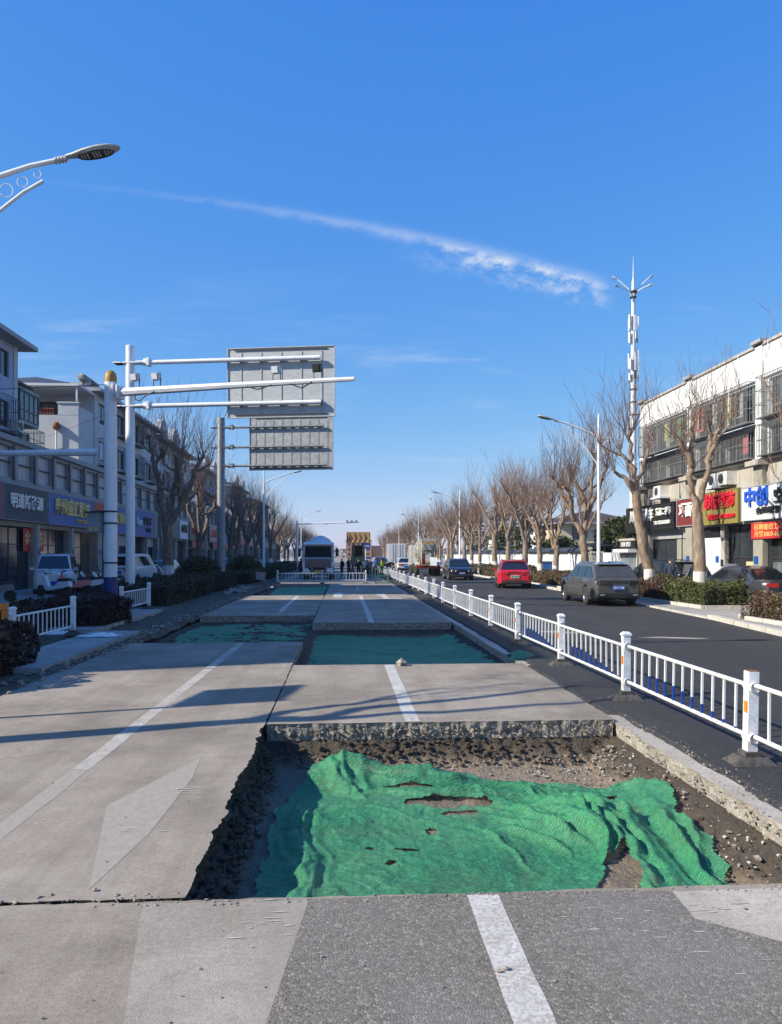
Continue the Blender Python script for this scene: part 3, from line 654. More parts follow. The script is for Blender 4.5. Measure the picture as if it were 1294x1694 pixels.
def net1(x, y):
    z = floor1(x, y)+.022+.045*fbm(x*1.1, y*1.1, 5, 3)+mound(x, y)
    z += bumpf(x, y, -.05, 7.95, .42, .30, .05) + bumpf(x, y, .75, 7.75, .5, .22, .03) + bumpf(x, y, 2.0, 6.3, .5, .35, .04)
    z += min(.15, .72*creases(x, y)) + .010*fbm(x*3, y*3, 4, 3) + .018*(.5-abs(fbm(x*5, y*5, 14, 3))) + .010*(.5-abs(nz(x*16, y*16, 5))) + .004*nz(x*34, y*34)
    if y < 5.2: z += (5.2-y)*.10
    return z
NETP = [(-.55, 4.36), (-.62, 5.07), (-.60, 5.96), (-.62, 6.96), (-.31, 8.12), (-.05, 8.25), (.45, 7.95), (.85, 8.1), (1.21, 7.95), (1.78, 7.66), (2.3, 7.5), (2.89, 7.25), (3.0, 6.9), (2.79, 6.14), (2.82, 5.8), (2.75, 5.3), (2.62, 5.0), (2.5, 4.36), (1.98, 4.36), (2.03, 5.05), (2.14, 5.45), (2.22, 5.86), (1.93, 5.5), (1.67, 5.0), (1.60, 4.36)]
netting('netting', NETP, .0165, net1, [(.62, 7.47, .26, .05), (.95, 6.95, .40, .13), (.72, 6.36, .07, .06), (.5, 5.9, .08, .03), (1.02, 6.70, .18, .05), (.2, 6.0, .04, .03), (2.35, 7.05, .22, .05), (.35, 5.6, .05, .03)],
        'crumpled bright green dust netting in the nearest sunlit pit')
def net2(x, y):
    z = -.37+.02*fbm(x*1.2, y*1.2, 2, 3)+.035*fold(x, y, R(70), 1.6, 3)+.02*fold(x, y, R(20), 3, 6)
    t = max(0, min(1, (3.1-x)/.6)); z += (1-t)*.16; t = max(0, min(1, (21.3-y)/.45)); z += (1-t)*.08
    return z+.012*fbm(x*5, y*5, 2, 2)
netting('netting', [(-.8, 13.3), (2.95, 13.3), (3.0, 15), (2.85, 20.7), (-.8, 21.0), (-1.1, 17.2)], .05, net2, [], 'flat green dust netting in the middle pit beyond the first slab, in shade')
def net3(x, y): return -.26+.03*fbm(x*1.2, y*1.2, 12, 3)+.05*fold(x, y, R(70), 1.6, 13)+.03*fold(x, y, R(20), 3, 16)
netting('netting', [(-3.9, 17.0), (-2.2, 16.85), (-1.0, 16.9), (-.95, 23.2), (-2.6, 23.5), (-4.2, 23.0), (-4.3, 20)], .06, net3, [(-2.6, 17.3, .5, .25)], 'wrinkled green dust netting in the shaded left-hand pit below the sign poles')
def net4(x, y): return -.16+.04*fbm(x*1.1, y*1.1, 22, 3)+.05*fold(x, y, R(70), 1.2, 23)
netting('netting', [(-3.4, 36.3), (-1.0, 36.3), (-1.0, 48.7), (-2.4, 48.9), (-4.0, 47.5), (-3.8, 40)], .12, net4, [], 'green dust netting in the farthest pit before the white barrier')
def net5(x, y): return -.02+.05*fbm(x*3, y*3, 2, 3)+.09*bumpf(x, y, 3.35, 14.3, .25, .35, 1)
netting('netting', [(3.05, 13.9), (3.4, 13.75), (3.62, 14.2), (3.5, 14.8), (3.2, 14.7)], .03, net5, [], 'small scrap of green netting lying at the foot of the white railing')

# ------------------------------------------------------------ rubble
def stones(name, spots, m, seed):
    rng = random.Random(seed); b = MB()
    base = [(0, 0, 1), (.9, 0, .3), (.28, .85, .35), (-.72, .53, .3), (-.72, -.53, .35), (.28, -.85, .3), (.5, .3, -.7), (-.5, .4, -.7), (0, -.6, -.7)]
    fc = [(0, 1, 2), (0, 2, 3), (0, 3, 4), (0, 4, 5), (0, 5, 1), (1, 6, 2), (2, 6, 7), (2, 7, 3), (3, 7, 4), (4, 7, 8), (4, 8, 5), (5, 8, 1), (1, 8, 6), (6, 8, 7)]
    for (x, y, z, s) in spots:
        k = [rng.uniform(.6, 1.4) for _ in range(3)]; a = rng.uniform(0, 6.3); c, sn_ = math.cos(a), math.sin(a)
        vs = []
        for p in base:
            q = [p[i]*k[i]*s*rng.uniform(.8, 1.2) for i in range(3)]; vs.append((x+q[0]*c-q[1]*sn_, y+q[0]*sn_+q[1]*c, z+q[2]*.7))
        b.add(vs, fc)
    return tag(b.build(name, m), kind='stuff')
rg = random.Random(3)
def pitz(x, y):
    t = max(0, min(1, min((x+.9)/.30, (3.16-x)/.62, (y-4.24)/.12, (8.66-y)/.42))); return -.19-.26*(t*t*(3-2*t)*.55+t*.45)
def st1():
    s = []
    for i in range(520):
        k = rg.random()
        if k < .45: x, y = rg.uniform(-.5, 3.0), rg.uniform(7.7, 8.4)
        elif k < .85: x, y = rg.uniform(2.3, 3.05), rg.uniform(4.5, 8.3)
        else: x, y = rg.uniform(.2, 2.2), rg.uniform(4.5, 7.6)
        s.append((x, y, pitz(x, y)+.01, rg.choice([.008, .01, .012, .016, .02, .03])*rg.uniform(.7, 1.3)))
    return s
stones('pit_stones', st1(), 'rubble_stone', 1)
stones('pit_stones', [(rg.uniform(2.4, 3.1), rg.uniform(4.5, 8.3), 0, 0) and (lambda x, y: (x, y, pitz(x, y)+.012, rg.uniform(.005, .018)))(rg.uniform(2.3, 3.08), rg.uniform(4.5, 8.4)) for _ in range(170)], 'rubble_pale', 2)
stones('road_crumbs', [(3.30+rg.gauss(0, .10), rg.uniform(4.4, 8.9), .0, rg.uniform(.004, .014)) for _ in range(170)] + [(rg.uniform(-4, 3), rg.uniform(2.4, 4.2), .006, rg.uniform(.003, .008)) for _ in range(90)]
       + [(rg.uniform(-2.8, -.9), 4.27+rg.gauss(0, .04), .0, rg.uniform(.004, .016)) for _ in range(80)] + [(rg.uniform(-.8, 3), 4.2+rg.gauss(0, .02), .004, rg.uniform(.004, .012)) for _ in range(90)]
       + [(rg.uniform(-4, -.95), rg.uniform(4.4, 12), .004, rg.uniform(.003, .009)) for _ in range(90)] + [(rg.uniform(-.8, 3.1), 8.7+abs(rg.gauss(0, .08)), .004, rg.uniform(.004, .012)) for _ in range(60)], 'rubble_stone', 4)
stones('verge_rubble', [(-4.75+rg.gauss(0, .18), rg.uniform(9, 36), .02, rg.uniform(.01, .055)) for _ in range(420)] + [(-5.4+rg.gauss(0, .3), rg.uniform(36, 44), .05, rg.uniform(.05, .16)) for _ in range(70)], 'rubble_stone', 6)
stones('leaf_litter', [(.70, 3.42, .012, .02), (.74, 3.44, .012, .016), (2.14, 3.95, .012, .016), (-.1, 3.6, .01, .010), (-2.2, 4.34, .01, .025), (-1.94, 4.33, .01, .014), (-1.4, 4.4, .01, .016), (1.0, 13.05, .03, .1)], 'rubble_stone', 8)

def clods():
    s = []
    for i in range(520):
        t = rg.random(); y = rg.uniform(4.4, 8.5); s.append((-.90+.02+t*.16+rg.gauss(0, .015), y, -.20-.24*t+rg.gauss(0, .02), rg.uniform(.012, .045)))
    for i in range(420):
        t = rg.random(); x = rg.uniform(-.7, 3.0); s.append((x, 8.62-.02-t*.26, -.21-.22*t+rg.gauss(0, .02), rg.uniform(.010, .038)))
    for i in range(300):
        t = rg.random(); y = rg.uniform(4.5, 8.4); s.append((3.12-.03-t*.45, y, -.24-.2*t+rg.gauss(0, .012), rg.uniform(.008, .03)))
    return s
stones('soil_clods', clods(), 'excavated_soil', 21)
stones('broken_bits', [(rg.uniform(-.75, 3.05), 8.60+rg.gauss(0, .012), rg.uniform(-.17, -.02), rg.uniform(.008, .022)) for _ in range(220)] + [(3.125+rg.gauss(0, .008), rg.uniform(4.4, 8.5), rg.uniform(-.22, -.06), rg.uniform(.006, .02)) for _ in range(160)], 'rubble_stone', 22)
# hairline cracks in the slabs
def crack(pts, w_, seed):
    rng_ = random.Random(seed); P = []
    for (x0, y0), (x1, y1) in zip(pts, pts[1:]):
        n = max(2, int(math.hypot(x1-x0, y1-y0)/.05))
        for i in range(n): t = i/n; P.append((x0+(x1-x0)*t+rng_.gauss(0, .005), y0+(y1-y0)*t+rng_.gauss(0, .005)))
    P.append(pts[-1]); L_ = []; R_ = []
    for i, (x, y) in enumerate(P):
        a, b_ = P[max(0, i-1)], P[min(len(P)-1, i+1)]; dx, dy = b_[0]-a[0], b_[1]-a[1]; l = math.hypot(dx, dy) or 1; k = w_*.5*rng_.uniform(.4, 1.2)*(.15 if i in (0, len(P)-1) else 1); L_.append((x-dy/l*k, y+dx/l*k, .0026)); R_.append((x+dy/l*k, y-dx/l*k, .0026))
    n = len(P); m = MB(); m.add(L_+R_, [(i, n+i, n+i+1, i+1) for i in range(n-1)]); return tag(m.build('crack', 'steel_dark', fix=True), kind='stuff')
crack([(-4.5, 6.9), (-3.9, 7.3), (-3.2, 7.25), (-2.7, 7.6)], .005, 4); crack([(.3, 9.4), (.9, 10.3), (1.9, 10.8), (3.0, 11.6)], .005, 5); crack([(-3.9, 9.6), (-3.2, 9.9), (-2.4, 9.7), (-1.2, 10.2)], .005, 6)
# ------------------------------------------------------------ buildings
def wall_cells(mb, u0, u1, z0, z1, openings, to3, depth=.16, mi=0):
    """front face of a wall with real openings; to3(u, z, n) places a point, n = distance behind the face"""
    us = sorted({u0, u1} | {min(max(v_, u0), u1) for o in openings for v_ in (o[0], o[1])}); zs = sorted({z0, z1} | {min(max(v_, z0), z1) for o in openings for v_ in (o[2], o[3])})
    for j in range(len(zs)-1):
        i = 0
        while i < len(us)-1:
            def hole(q): cu = (us[q]+us[q+1])/2; cz = (zs[j]+zs[j+1])/2; return any(o[0] < cu < o[1] and o[2] < cz < o[3] for o in openings)
            if hole(i): i += 1; continue
            k = i
            while k+1 < len(us)-1 and not hole(k+1): k += 1
            mb.add([to3(us[i], zs[j], 0), to3(us[k+1], zs[j], 0), to3(us[k+1], zs[j+1], 0), to3(us[i], zs[j+1], 0)], [(0, 1, 2, 3)], mi); i = k+1
    for a, b_, c, d in openings:
        q = [(a, c), (b_, c), (b_, d), (a, d)]
        for (p1, p2) in zip(q, q[1:]+q[:1]):
            mb.add([to3(*p1, 0), to3(*p2, 0), to3(*p2, depth), to3(*p1, depth)], [(0, 1, 2, 3)], mi)
def b3(mb, to3, a, b_, c, d, n0, n1, mi=0):                 # box between two depths in wall coordinates
    vs = [to3(a, c, n0), to3(b_, c, n0), to3(b_, d, n0), to3(a, d, n0), to3(a, c, n1), to3(b_, c, n1), to3(b_, d, n1), to3(a, d, n1)]
    mb.add(vs, [(0, 1, 2, 3), (7, 6, 5, 4), (0, 4, 5, 1), (1, 5, 6, 2), (2, 6, 7, 3), (3, 7, 4, 0)], mi)
def window(parent, to3, a, b_, c, d, n=.12, frame='dark_frame', glass='window_glass', mull=1, trans=0, fw=.05):
    m = MB()
    b3(m, to3, a, b_, c, c+fw, n-.03, n+.03); b3(m, to3, a, b_, d-fw, d, n-.03, n+.03); b3(m, to3, a, a+fw, c+fw, d-fw, n-.03, n+.03); b3(m, to3, b_-fw, b_, c+fw, d-fw, n-.03, n+.03)
    for k in range(mull): u_ = a+(b_-a)*(k+1)/(mull+1); b3(m, to3, u_-fw*.4, u_+fw*.4, c+fw, d-fw, n-.025, n+.025)
    if trans: zz = c+(d-c)*trans; b3(m, to3, a+fw, b_-fw, zz-fw*.4, zz+fw*.4, n-.027, n+.027)
    f = m.build('window', frame, parent, fix=True); g = MB(); b3(g, to3, a+.02, b_-.02, c+.02, d-.02, n+.004, n+.015); g.build('pane', glass, f, fix=True); return f
def cage(parent, to3, a, b_, c, d, out=.45, m='galvanised_dark', step=.12, rad=.009, floor=True):
    g = MB(); k = int((b_-a)/step)
    for i in range(k+1):
        u_ = a+(b_-a)*i/k; g.tube([to3(u_, c, -out), to3(u_, d, -out)], rad, 4, cap=False)
    for q in (0, 1):
        u_ = (a, b_)[q]
        for i in range(1, 4): g.tube([to3(u_, c, -out*i/4), to3(u_, d, -out*i/4)], rad, 4, cap=False)
    n_h = max(2, int((d-c)/.55))
    for i in range(n_h+1):
        z = c+(d-c)*i/n_h; g.tube([to3(a, z, 0), to3(a, z, -out), to3(b_, z, -out), to3(b_, z, 0)], rad*1.3, 4, cap=False)
    if floor: b3(g, to3, a, b_, c-.03, c-.005, -out, 0)
    return g.build('window_cage', m, parent)
def aircon(parent, to3, u_, z, n=-.36):
    m = MB(); b3(m, to3, u_-.42, u_+.42, z, z+.58, n, -.04); o = m.build('air_conditioner', 'aircon', parent, fix=True)
    q = MB(); c = to3(u_+.1, z+.29, n-.01); ax = 'X' if abs(to3(0, 0, 1)[0]-to3(0, 0, 0)[0]) > .5 else 'Y'
    q.lathe([(.0, 0), (.2, 0), (.23, -.01 if False else .01)], c, 14, axis=ax); q.build('fan_grille', 'steel_dark', o); return o
def shop_sign(name, label, facing, x, u0, u1, z0, z1, board, texts=(), frame=None, group=None, depth=.12, slats=None, lit=None):
    """texts: (string, centre u offset from middle in reading direction, centre z, size, material, width, bold)"""
    to3, s = WALLF(facing, x); ctr = (u0+u1)/2; w_ = u1-u0; hh = z1-z0
    root = empty(name, to3(ctr, z0, 0)); inv = Matrix.Translation(root.location).inverted()
    root.location = to3(ctr, z0, 0)
    def rel(mb): mb.v = [tuple(Vector(p)-root.location) for p in mb.v]; return mb
    m = MB(); b3(m, to3, u0+.04, u1-.04, z0+.04, z1-.04, -depth, -.005); rel(m).build('board', board, root, fix=True)
    m = MB(); f = frame or 'soffit_grey'
    for a, b_, c, d in ((u0, u1, z0, z0+.04), (u0, u1, z1-.04, z1), (u0, u0+.04, z0+.04, z1-.04), (u1-.04, u1, z0+.04, z1-.04)): b3(m, to3, a, b_, c, d, -depth-.02, -.003)
    rel(m).build('frame', f, root, fix=True)
    if slats:
        z = z0+.08
        while z < z1-.08:
            m = MB(); b3(m, to3, u0+.05, u1-.05, z, z+.045, -depth-.03, -depth); rel(m).build('slat', slats, root, fix=True); z += .1
    for (t, du, zc, size, mt, wd, bold) in texts:
        me = text_mesh('lettering', t, size, mt, bold, .03, width=wd); o = link('lettering', me, root)
        uc = ctr + (du if s > 0 else -du); loc = Vector(to3(uc, zc, -depth-.045))
        o.matrix_local = Matrix.Translation(-root.location) @ face_matrix(facing, loc)
    return tag(root, label, 'sign', group)
def WALLF(facing, x):
    if facing == '+X': return (lambda u_, z, n: (x-n, u_, z)), 1
    if facing == '-X': return (lambda u_, z, n: (x+n, u_, z)), -1
    if facing == '-Y': return (lambda u_, z, n: (u_, x+n, z)), 1
def hip_roof(mb, x0, x1, y0, y1, z0, rise, over=.7, mi=0):
    x0 -= over; x1 += over; y0 -= over; y1 += over; wx = (x1-x0)/2; wy = (y1-y0)/2; ins = min(wx, wy)
    if wx < wy: r = [((x0+x1)/2, y0+ins, z0+rise), ((x0+x1)/2, y1-ins, z0+rise)]; f = [(0, 1, 4), (1, 2, 5, 4), (2, 3, 5), (3, 0, 4, 5)]
    else: r = [(x0+ins, (y0+y1)/2, z0+rise), (x1-ins, (y0+y1)/2, z0+rise)]; f = [(0, 1, 5, 4), (1, 2, 5), (2, 3, 4, 5), (3, 0, 4)]
    mb.add([(x0, y0, z0), (x1, y0, z0), (x1, y1, z0), (x0, y1, z0)] + r, f, mi)
    return (x0, x1, y0, y1)
# ---- the left-hand row: shops with a panelled storey above, flats on top
LX = -16.5
def left_shops(root, y0, y1, bays, seed=0):
    """ground floor and panelled mezzanine of one block"""
    to3, _ = WALLF('+X', LX); rng = random.Random(seed); n = bays; step = (y1-y0)/n
    ops = [(y0+i*step+.28, y0+(i+1)*step-.28, .12, 3.35) for i in range(n)]
    m = MB(); wall_cells(m, y0, y1, .0, 5.5, ops, to3, .5); m.b2(-30, LX-.01, y0, y0+.02, 0, 7.7); m.b2(-30, LX-.01, y1-.02, y1, 0, 7.7); m.b2(-30, LX+.0, y0, y1, 7.68, 7.72)
    m.build('wall', 'stone_olive', root)
    ps = (y1-y0)/max(2, round((y1-y0)/2.6)); k = round((y1-y0)/ps)
    mo = [(y0+i*ps+.35, y0+(i+1)*ps-.35, 5.75, 7.3) for i in range(k)]
    m = MB(); wall_cells(m, y0, y1, 5.5, 7.7, mo, to3, .3); b3(m, to3, y0, y1, 7.5, 7.78, -.22, .0); b3(m, to3, y0, y1, 5.42, 5.56, -.10, 0)
    m.build('mezzanine_wall', 'panel_grey', root)
    for a, b_, c, d in mo:
        for q in range(4):
            pm = MB(); ua = a+(b_-a)*q/4; ub = a+(b_-a)*(q+1)/4; b3(pm, to3, ua+.015, ub-.015, c, d, .2, .26); pm.build('panel', 'shutter', root, fix=True)
        rm = MB(); b3(rm, to3, a, b_, c+.75, c+.82, .10, .17); rm.build('rail', 'dark_frame', root, fix=True)
        dm = MB(); b3(dm, to3, b_+.02, b_+.24, c-.1, d+.1, -.06, .0); dm.build('downpipe', 'dark_frame', root, fix=True)
    for i, (a, b_, c, d) in enumerate(ops):
        im = MB(); b3(im, to3, a-.02, b_+.02, c-.02, d+.02, 3.2, 3.3); im.build('interior', 'interior', root, fix=True)
        k_ = rng.random()
        if k_ < .45:
            w_ = window(root, to3, a, b_, c, d, .35, mull=3, trans=.72, fw=.07)
        elif k_ < .7:
            sm = MB(); b3(sm, to3, a, b_, 2.6, d, .3, .36); o = sm.build('roller_shutter', 'shutter', root, fix=True)
            window(root, to3, a, b_, c, 2.58, .45, mull=1, fw=.06)
        else: window(root, to3, a+.1, a+(b_-a)*.6, c, d, .4, mull=1, trans=.7, fw=.07)
    for i in range(n+1):                                    # pillar fronts with small wall plates
        pm = MB(); yy = min(max(y0+i*step, y0+.2), y1-.2); b3(pm, to3, yy-.16, yy+.16, .12, 3.5, -.14, -.003); p_ = pm.build('pillar', 'stone_cladding', root, fix=True)
        q = MB(); b3(q, to3, yy-.10, yy+.10, 1.9, 2.25, -.16, -.142); q.build('wall_plate', 'sign_blue' if rng.random() < .7 else 'sign_white', p_, fix=True)
def left_flats(root, y0, y1, z0, z1, xf, wallm, rows, cols, roof='roof_brown', seed=0, cages=True, rise=2.2, over=.75, gable_win=False):
    to3, _ = WALLF('+X', xf); rng = random.Random(seed); fh = (z1-z0)/rows; cw = (y1-y0)/cols; ops = []
    for r in range(rows):
        for c in range(cols): ops.append((y0+c*cw+cw*.24, y0+c*cw+cw*.70, z0+r*fh+.75, z0+r*fh+fh-.5))
    m = MB(); wall_cells(m, y0, y1, z0, z1, ops, to3, .18); m.add([(xf, y0, z0), (xf, y0, z1), (-29.5, y0, z1), (-29.5, y0, z0)], [(3, 2, 1, 0)]); m.add([(xf, y1, z0), (xf, y1, z1), (-29.5, y1, z1), (-29.5, y1, z0)], [(0, 1, 2, 3)])
    m.add([(-29.5, y0, z0), (-29.5, y1, z0), (-29.5, y1, z1), (-29.5, y0, z1)], [(0, 1, 2, 3)]); m.build('upper_wall', wallm, root)
    for c in range(cols+1):
        pm = MB(); yy = min(max(y0+c*cw, y0+.22), y1-.22); b3(pm, to3, yy-.22, yy+.22, z0, z1-.02, -.06, -.003); pm.build('pilaster', 'wall_pale', root, fix=True)
    rm = MB(); e = hip_roof(rm, -29.5, xf, y0, y1, z1+.22, rise, over); rf = rm.build('roof', roof, root, fix=True)
    em = MB(); em.b2(e[0]-.05, e[1]+.05, e[2]-.05, e[3]+.05, z1-.02, z1+.21); em.build('eaves', 'soffit_grey', rf)
    for i, (a, b_, c, d) in enumerate(ops):
        window(root, to3, a, b_, c, d, .12, mull=1, fw=.05)
        if cages and i < cols*1 or (cages and rng.random() < .3):
            cage(root, to3, a-.25, b_+.25, c-.35, d+.12, .5, 'dark_frame', .2, .012); 
        if rng.random() < .2: aircon(root, to3, b_+.55, c-.1)
blk = empty('shop_building', (LX, 9, 0), 0, 'pale blue flats over a shop row, nearest on the left, shading the road', 'building')
def at_root(root):                                          # children were built in world coordinates
    inv = Matrix.Translation(-Vector(root.location))
    for o in root.children: o.matrix_parent_inverse = inv
left_shops(blk, 9, 26.5, 4, 1); left_flats(blk, 9, 26.0, 7.72, 12.9, -17.2, 'wall_blue', 2, 5, seed=1); at_root(blk)
blk = empty('shop_building', (LX, 26.5, 0), 0, 'blue and white flats over grey panelled shops at the left edge of view', 'building')
left_shops(blk, 26.52, 52.5, 5, 2)
left_flats(blk, 32.0, 41.6, 7.72, 12.9, -17.3, 'wall_blue', 2, 3, seed=2)
# lower wing with a glazed balcony
m = MB(); m.b2(-29.4, -18.6, 41.62, 45.2, 7.72, 11.5); m.build('wing_wall', 'wall_blue', blk)
m = MB(); m.add([(-30, 41.64, 13.3), (-18.0, 41.64, 11.6), (-18.0, 45.6, 11.6), (-30, 45.6, 13.3), (-30, 41.64, 13.15), (-18.0, 41.64, 11.45), (-18.0, 45.6, 11.45), (-30, 45.6, 13.15)], [(0, 1, 2, 3), (7, 6, 5, 4), (0, 4, 5, 1), (1, 5, 6, 2), (2, 6, 7, 3), (3, 7, 4, 0)]); m.build('roof', 'roof_brown', blk, fix=True)
t3, _ = WALLF('+X', -18.59); m = MB(); b3(m, t3, 42.4, 45.0, 8.0, 8.15, -1.1, 0); m.build('balcony_floor', 'soffit_grey', blk, fix=True)
t4, _ = WALLF('+X', -17.5); window(blk, t4, 42.4, 45.0, 9.3, 10.9, 0, mull=3, trans=.35, fw=.07); t5, _ = WALLF('-Y', 42.4); window(blk, t5, -18.5, -17.5, 9.3, 10.9, 0, mull=0, trans=.35, fw=.07)
m = MB(); b3(m, t3, 42.4, 45.0, 10.92, 11.05, -1.15, 0); b3(m, t3, 42.42, 44.98, 9.12, 9.28, -1.12, 0); m.build('balcony_slab', 'soffit_grey', blk, fix=True)
aircon(blk, t3, 43.0, 8.2, -.8); aircon(blk, t3, 44.1, 8.2, -.8); cage(blk, t3, 42.4, 45.6, 7.8, 9.0, 1.2, 'dark_frame', .2, .014); at_root(blk)
# second visible block: gable with a roof terrace, facing the camera in the sun
blk = empty('shop_building', (LX, 52.5, 0), 0, 'pale flats with sunlit roof terrace, brown drainpipe and dark hipped roof, left', 'building')
left_shops(blk, 52.52, 69, 4, 3); left_flats(blk, 53.2, 70, 7.72, 13.0, -17.0, 'wall_pale', 2, 4, 'roof_tile', 3, over=.6)
m = MB(); m.b2(-27, -17.02, 50.2, 53.18, 7.72, 10.35); m.b2(-27, -17.02, 50.2, 50.4, 10.35, 10.9)
for a, b_ in ((-27, -25.2), (-23.9, -22.6), (-21.2, -19.9), (-18.3, -17.02)): m.b2(a, b_, 50.19, 50.41, 10.9, 11.65); m.b2(a-.06, b_+.06, 50.12, 50.48, 11.65, 11.75)
m.b2(-17.2, -17.02, 50.41, 53.18, 10.35, 11.5); m.build('terrace_wall', 'wall_pale', blk)
m = MB(); m.b2(-27, -17.0, 50.16, 50.192, 8.35, 8.75); m.build('string_course', 'soffit_grey', blk)
m = MB(); m.tube([(-18.35, 50.05, 7.8), (-18.35, 50.05, 10.0)], .06, 8); dp = m.build('drainpipe', 'wall_white', blk); m = MB(); m.lathe([(.05, 0), (.24, .1), (.26, .35), (.12, .5)], (-18.35, 50.05, 9.9), 10); m.build('pipe_insulation', 'rust', dp)
for a in (-25.1, -22.5, -19.8):
    m = MB(); m.b2(a, a+1.2, 50.28, 50.34, 11.3, 11.36); m.b2(a, a+1.2, 50.28, 50.34, 11.0, 11.05)
    for q in range(7): m.b2(a+q*.19, a+q*.19+.03, 50.29, 50.33, 10.9, 11.3)
    m.build('terrace_railing', 'tile_red', blk)
m = MB(); m.b2(-27.2, -16.9, 50.0, 53.17, 12.75, 12.9); 
m.build('canopy', 'wall_white', blk); m = MB()
for xx in (-17.1, -21.6): m.b2(xx-.05, xx+.05, 50.1, 50.2, 11.8, 12.75)
m.build('canopy_post', 'wall_white', blk); to3, _ = WALLF('-Y', 53.18); window(blk, to3, -24.5, -23.3, 10.4, 12.3, -.03); window(blk, to3, -20.6, -19.4, 10.4, 12.3, -.03)
t5, _ = WALLF('-Y', 50.18); at_root(blk)
hw = empty('solar_water_heater', (-18.0, 54.6, 13.2), 0, 'yellowish solar water tanks on the dark hipped roof at left', 'water heater')
for k in range(2):
    m = MB(); m.lathe([(.0, -.9), (.26, -.9), (.28, -.8), (.28, .8), (.26, .9), (0, .9)], (0, k*1.3, .95), 14, axis='Y'); m.build('tank', 'drum_grey', hw)
    m = MB(); m.b2(-.9, .5, k*1.3-.5, k*1.3-.45, .0, .7); m.b2(-.05, .05, k*1.3-.5, k*1.3+.5, .0, .7); m.build('stand', 'galvanised', hw)
# blocks further along the street
fronts = [(70.5, 92, 'wall_pale', 12.5, 'bow-topped flats over shops, third block on the left behind bare trees'), (93, 118, 'wall_blue', 12.2, 'fourth block of flats on the left, beyond the grey sign pole'),
          (120, 150, 'wall_pale', 12.6, 'fifth block of flats on the left, far down the street'), (152, 200, 'wall_cream', 12.4, 'cream far-off block of flats at the end of the left row')]
for i, (a, b_, wm, zt, lb) in enumerate(fronts):
    blk = empty('shop_building', (LX, a, 0), 0, lb, 'building'); left_shops(blk, a, b_, max(3, int((b_-a)/5)), 10+i)
    left_flats(blk, a+.2, a+(b_-a)*(.72, .55, .5, .45)[i], 7.72, zt, -17.1, wm, 2, max(3, int((b_-a)*.55/4.5)), 'roof_tile', 20+i, cages=i < 2)
    for k in range(2 if i < 3 else 0):
        yy = a+(b_-a)*(.15+.25*k); m = MB(); m.front([(-.0, 0), (0, 0)], 0, 0) if False else None
        m.side([(yy-1.8, zt+.2), (yy+1.8, zt+.2), (yy+1.8, zt+1.0), (yy+1.1, zt+1.9), (yy, zt+2.3), (yy-1.1, zt+1.9), (yy-1.8, zt+1.0)], -17.6, -17.0); m.build('dormer', 'wall_pale', blk, fix=True)
    at_root(blk)
# ---- shop signs on the left
SX = LX+.16
shop_sign('shop_sign', 'red shop sign with yellow characters cut by the left frame edge', '+X', SX, 31.8, 37.3, 3.62, 5.42, 'sign_red', [('家电城', .5, 4.55, 1.0, 'letter_gold', 3.2, .02)])
shop_sign('shop_sign', 'slate grey shop sign with silver raised characters, beside the blue one', '+X', SX, 37.5, 42.9, 3.62, 5.40, 'sign_slate', [('明道新能源', .0, 4.55, .78, 'letter_silver', 4.0, .022)])
shop_sign('shop_sign', 'bright blue shop sign with six gold characters over dark shop', '+X', SX, 43.1, 50.6, 3.60, 5.40, 'sign_blue', [('泰州盛庭服饰', .0, 4.62, 1.0, 'letter_gold', 5.9, .022), ('13951152888', 1.6, 3.95, .32, 'letter_gold', 1.9, 0)])
shop_sign('shop_sign', 'narrow red shop sign at the far end of the gold-lettered blue sign', '+X', SX, 50.8, 53.2, 3.62, 5.40, 'sign_red', [])
shop_sign('shop_sign', 'light blue shop sign with gold characters between the two tall white poles', '+X', SX, 53.6, 60.2, 3.45, 5.35, 'sign_blue', [('凤凰婚纱', -.6, 4.5, .85, 'letter_gold', 4.0, .02)])
shop_sign('shop_sign', 'dark blue shop sign with white and black lettering right of the tall poles', '+X', SX, 60.4, 66.5, 3.35, 5.5, 'sign_blue', [('Oem', -1.7, 4.55, .9, 'letter_white', 1.6, .02), ('空调电子', .9, 4.65, .7, 'letter_dark', 2.4, .02), ('专卖店', 1.2, 3.95, .4, 'letter_dark', 1.4, .01)])
sg = [(72, 76.5, 'sign_slate', '', 'dark slatted shop sign behind the bare tree at left', 'letter_white'), (76.8, 81, 'sign_white', '小渔村', 'white shop sign in the row behind the bare tree', 'letter_dark'), (82, 90, 'sign_brown', '烟酒超市茶行', 'brown sign with red characters behind the second bare tree', 'letter_red'),
      (94, 101, 'sign_pink', '建材装饰', 'pinkish sign above the red valance shops', 'letter_red'), (102, 108, 'sign_blue', '', 'small blue sign beyond the grey sign pole', 'letter_white'), (109, 117, 'sign_pink', '家纺生活馆', 'pale pink sign far down the left row', 'letter_white'), (122, 130, 'sign_red', '大酒店', 'red sign far down the left row near the lamp', 'letter_white'), (131, 140, 'sign_pink', '', 'faded pink sign farthest down the left row', 'letter_white')]
for a, b_, bd, t_, lb, lm in sg:
    shop_sign('shop_sign', lb, '+X', SX, a, b_, 3.5, 5.4, bd, [(t_, 0, 4.5, .9, lm, (b_-a)*.7, .02)] if t_ else [], slats='galvanised_dark' if a == 72 else None)
def banner(label, facing, x, u0, u1, z0, z1, m, texts=()):
    to3, s = WALLF(facing, x); b = MB(); b3(b, to3, u0, u1, z0, z1, -.02, 0); o = b.build('banner', m, None, fix=True); tag(o, label, 'banner')
    for (t, du, zc, size, mt, wd, bold) in texts:
        q = link('lettering', text_mesh('lettering', t, size, mt, bold, .004, width=wd), o); q.matrix_local = face_matrix(facing, to3((u0+u1)/2+(du if s > 0 else -du), zc, -.032))
    return o
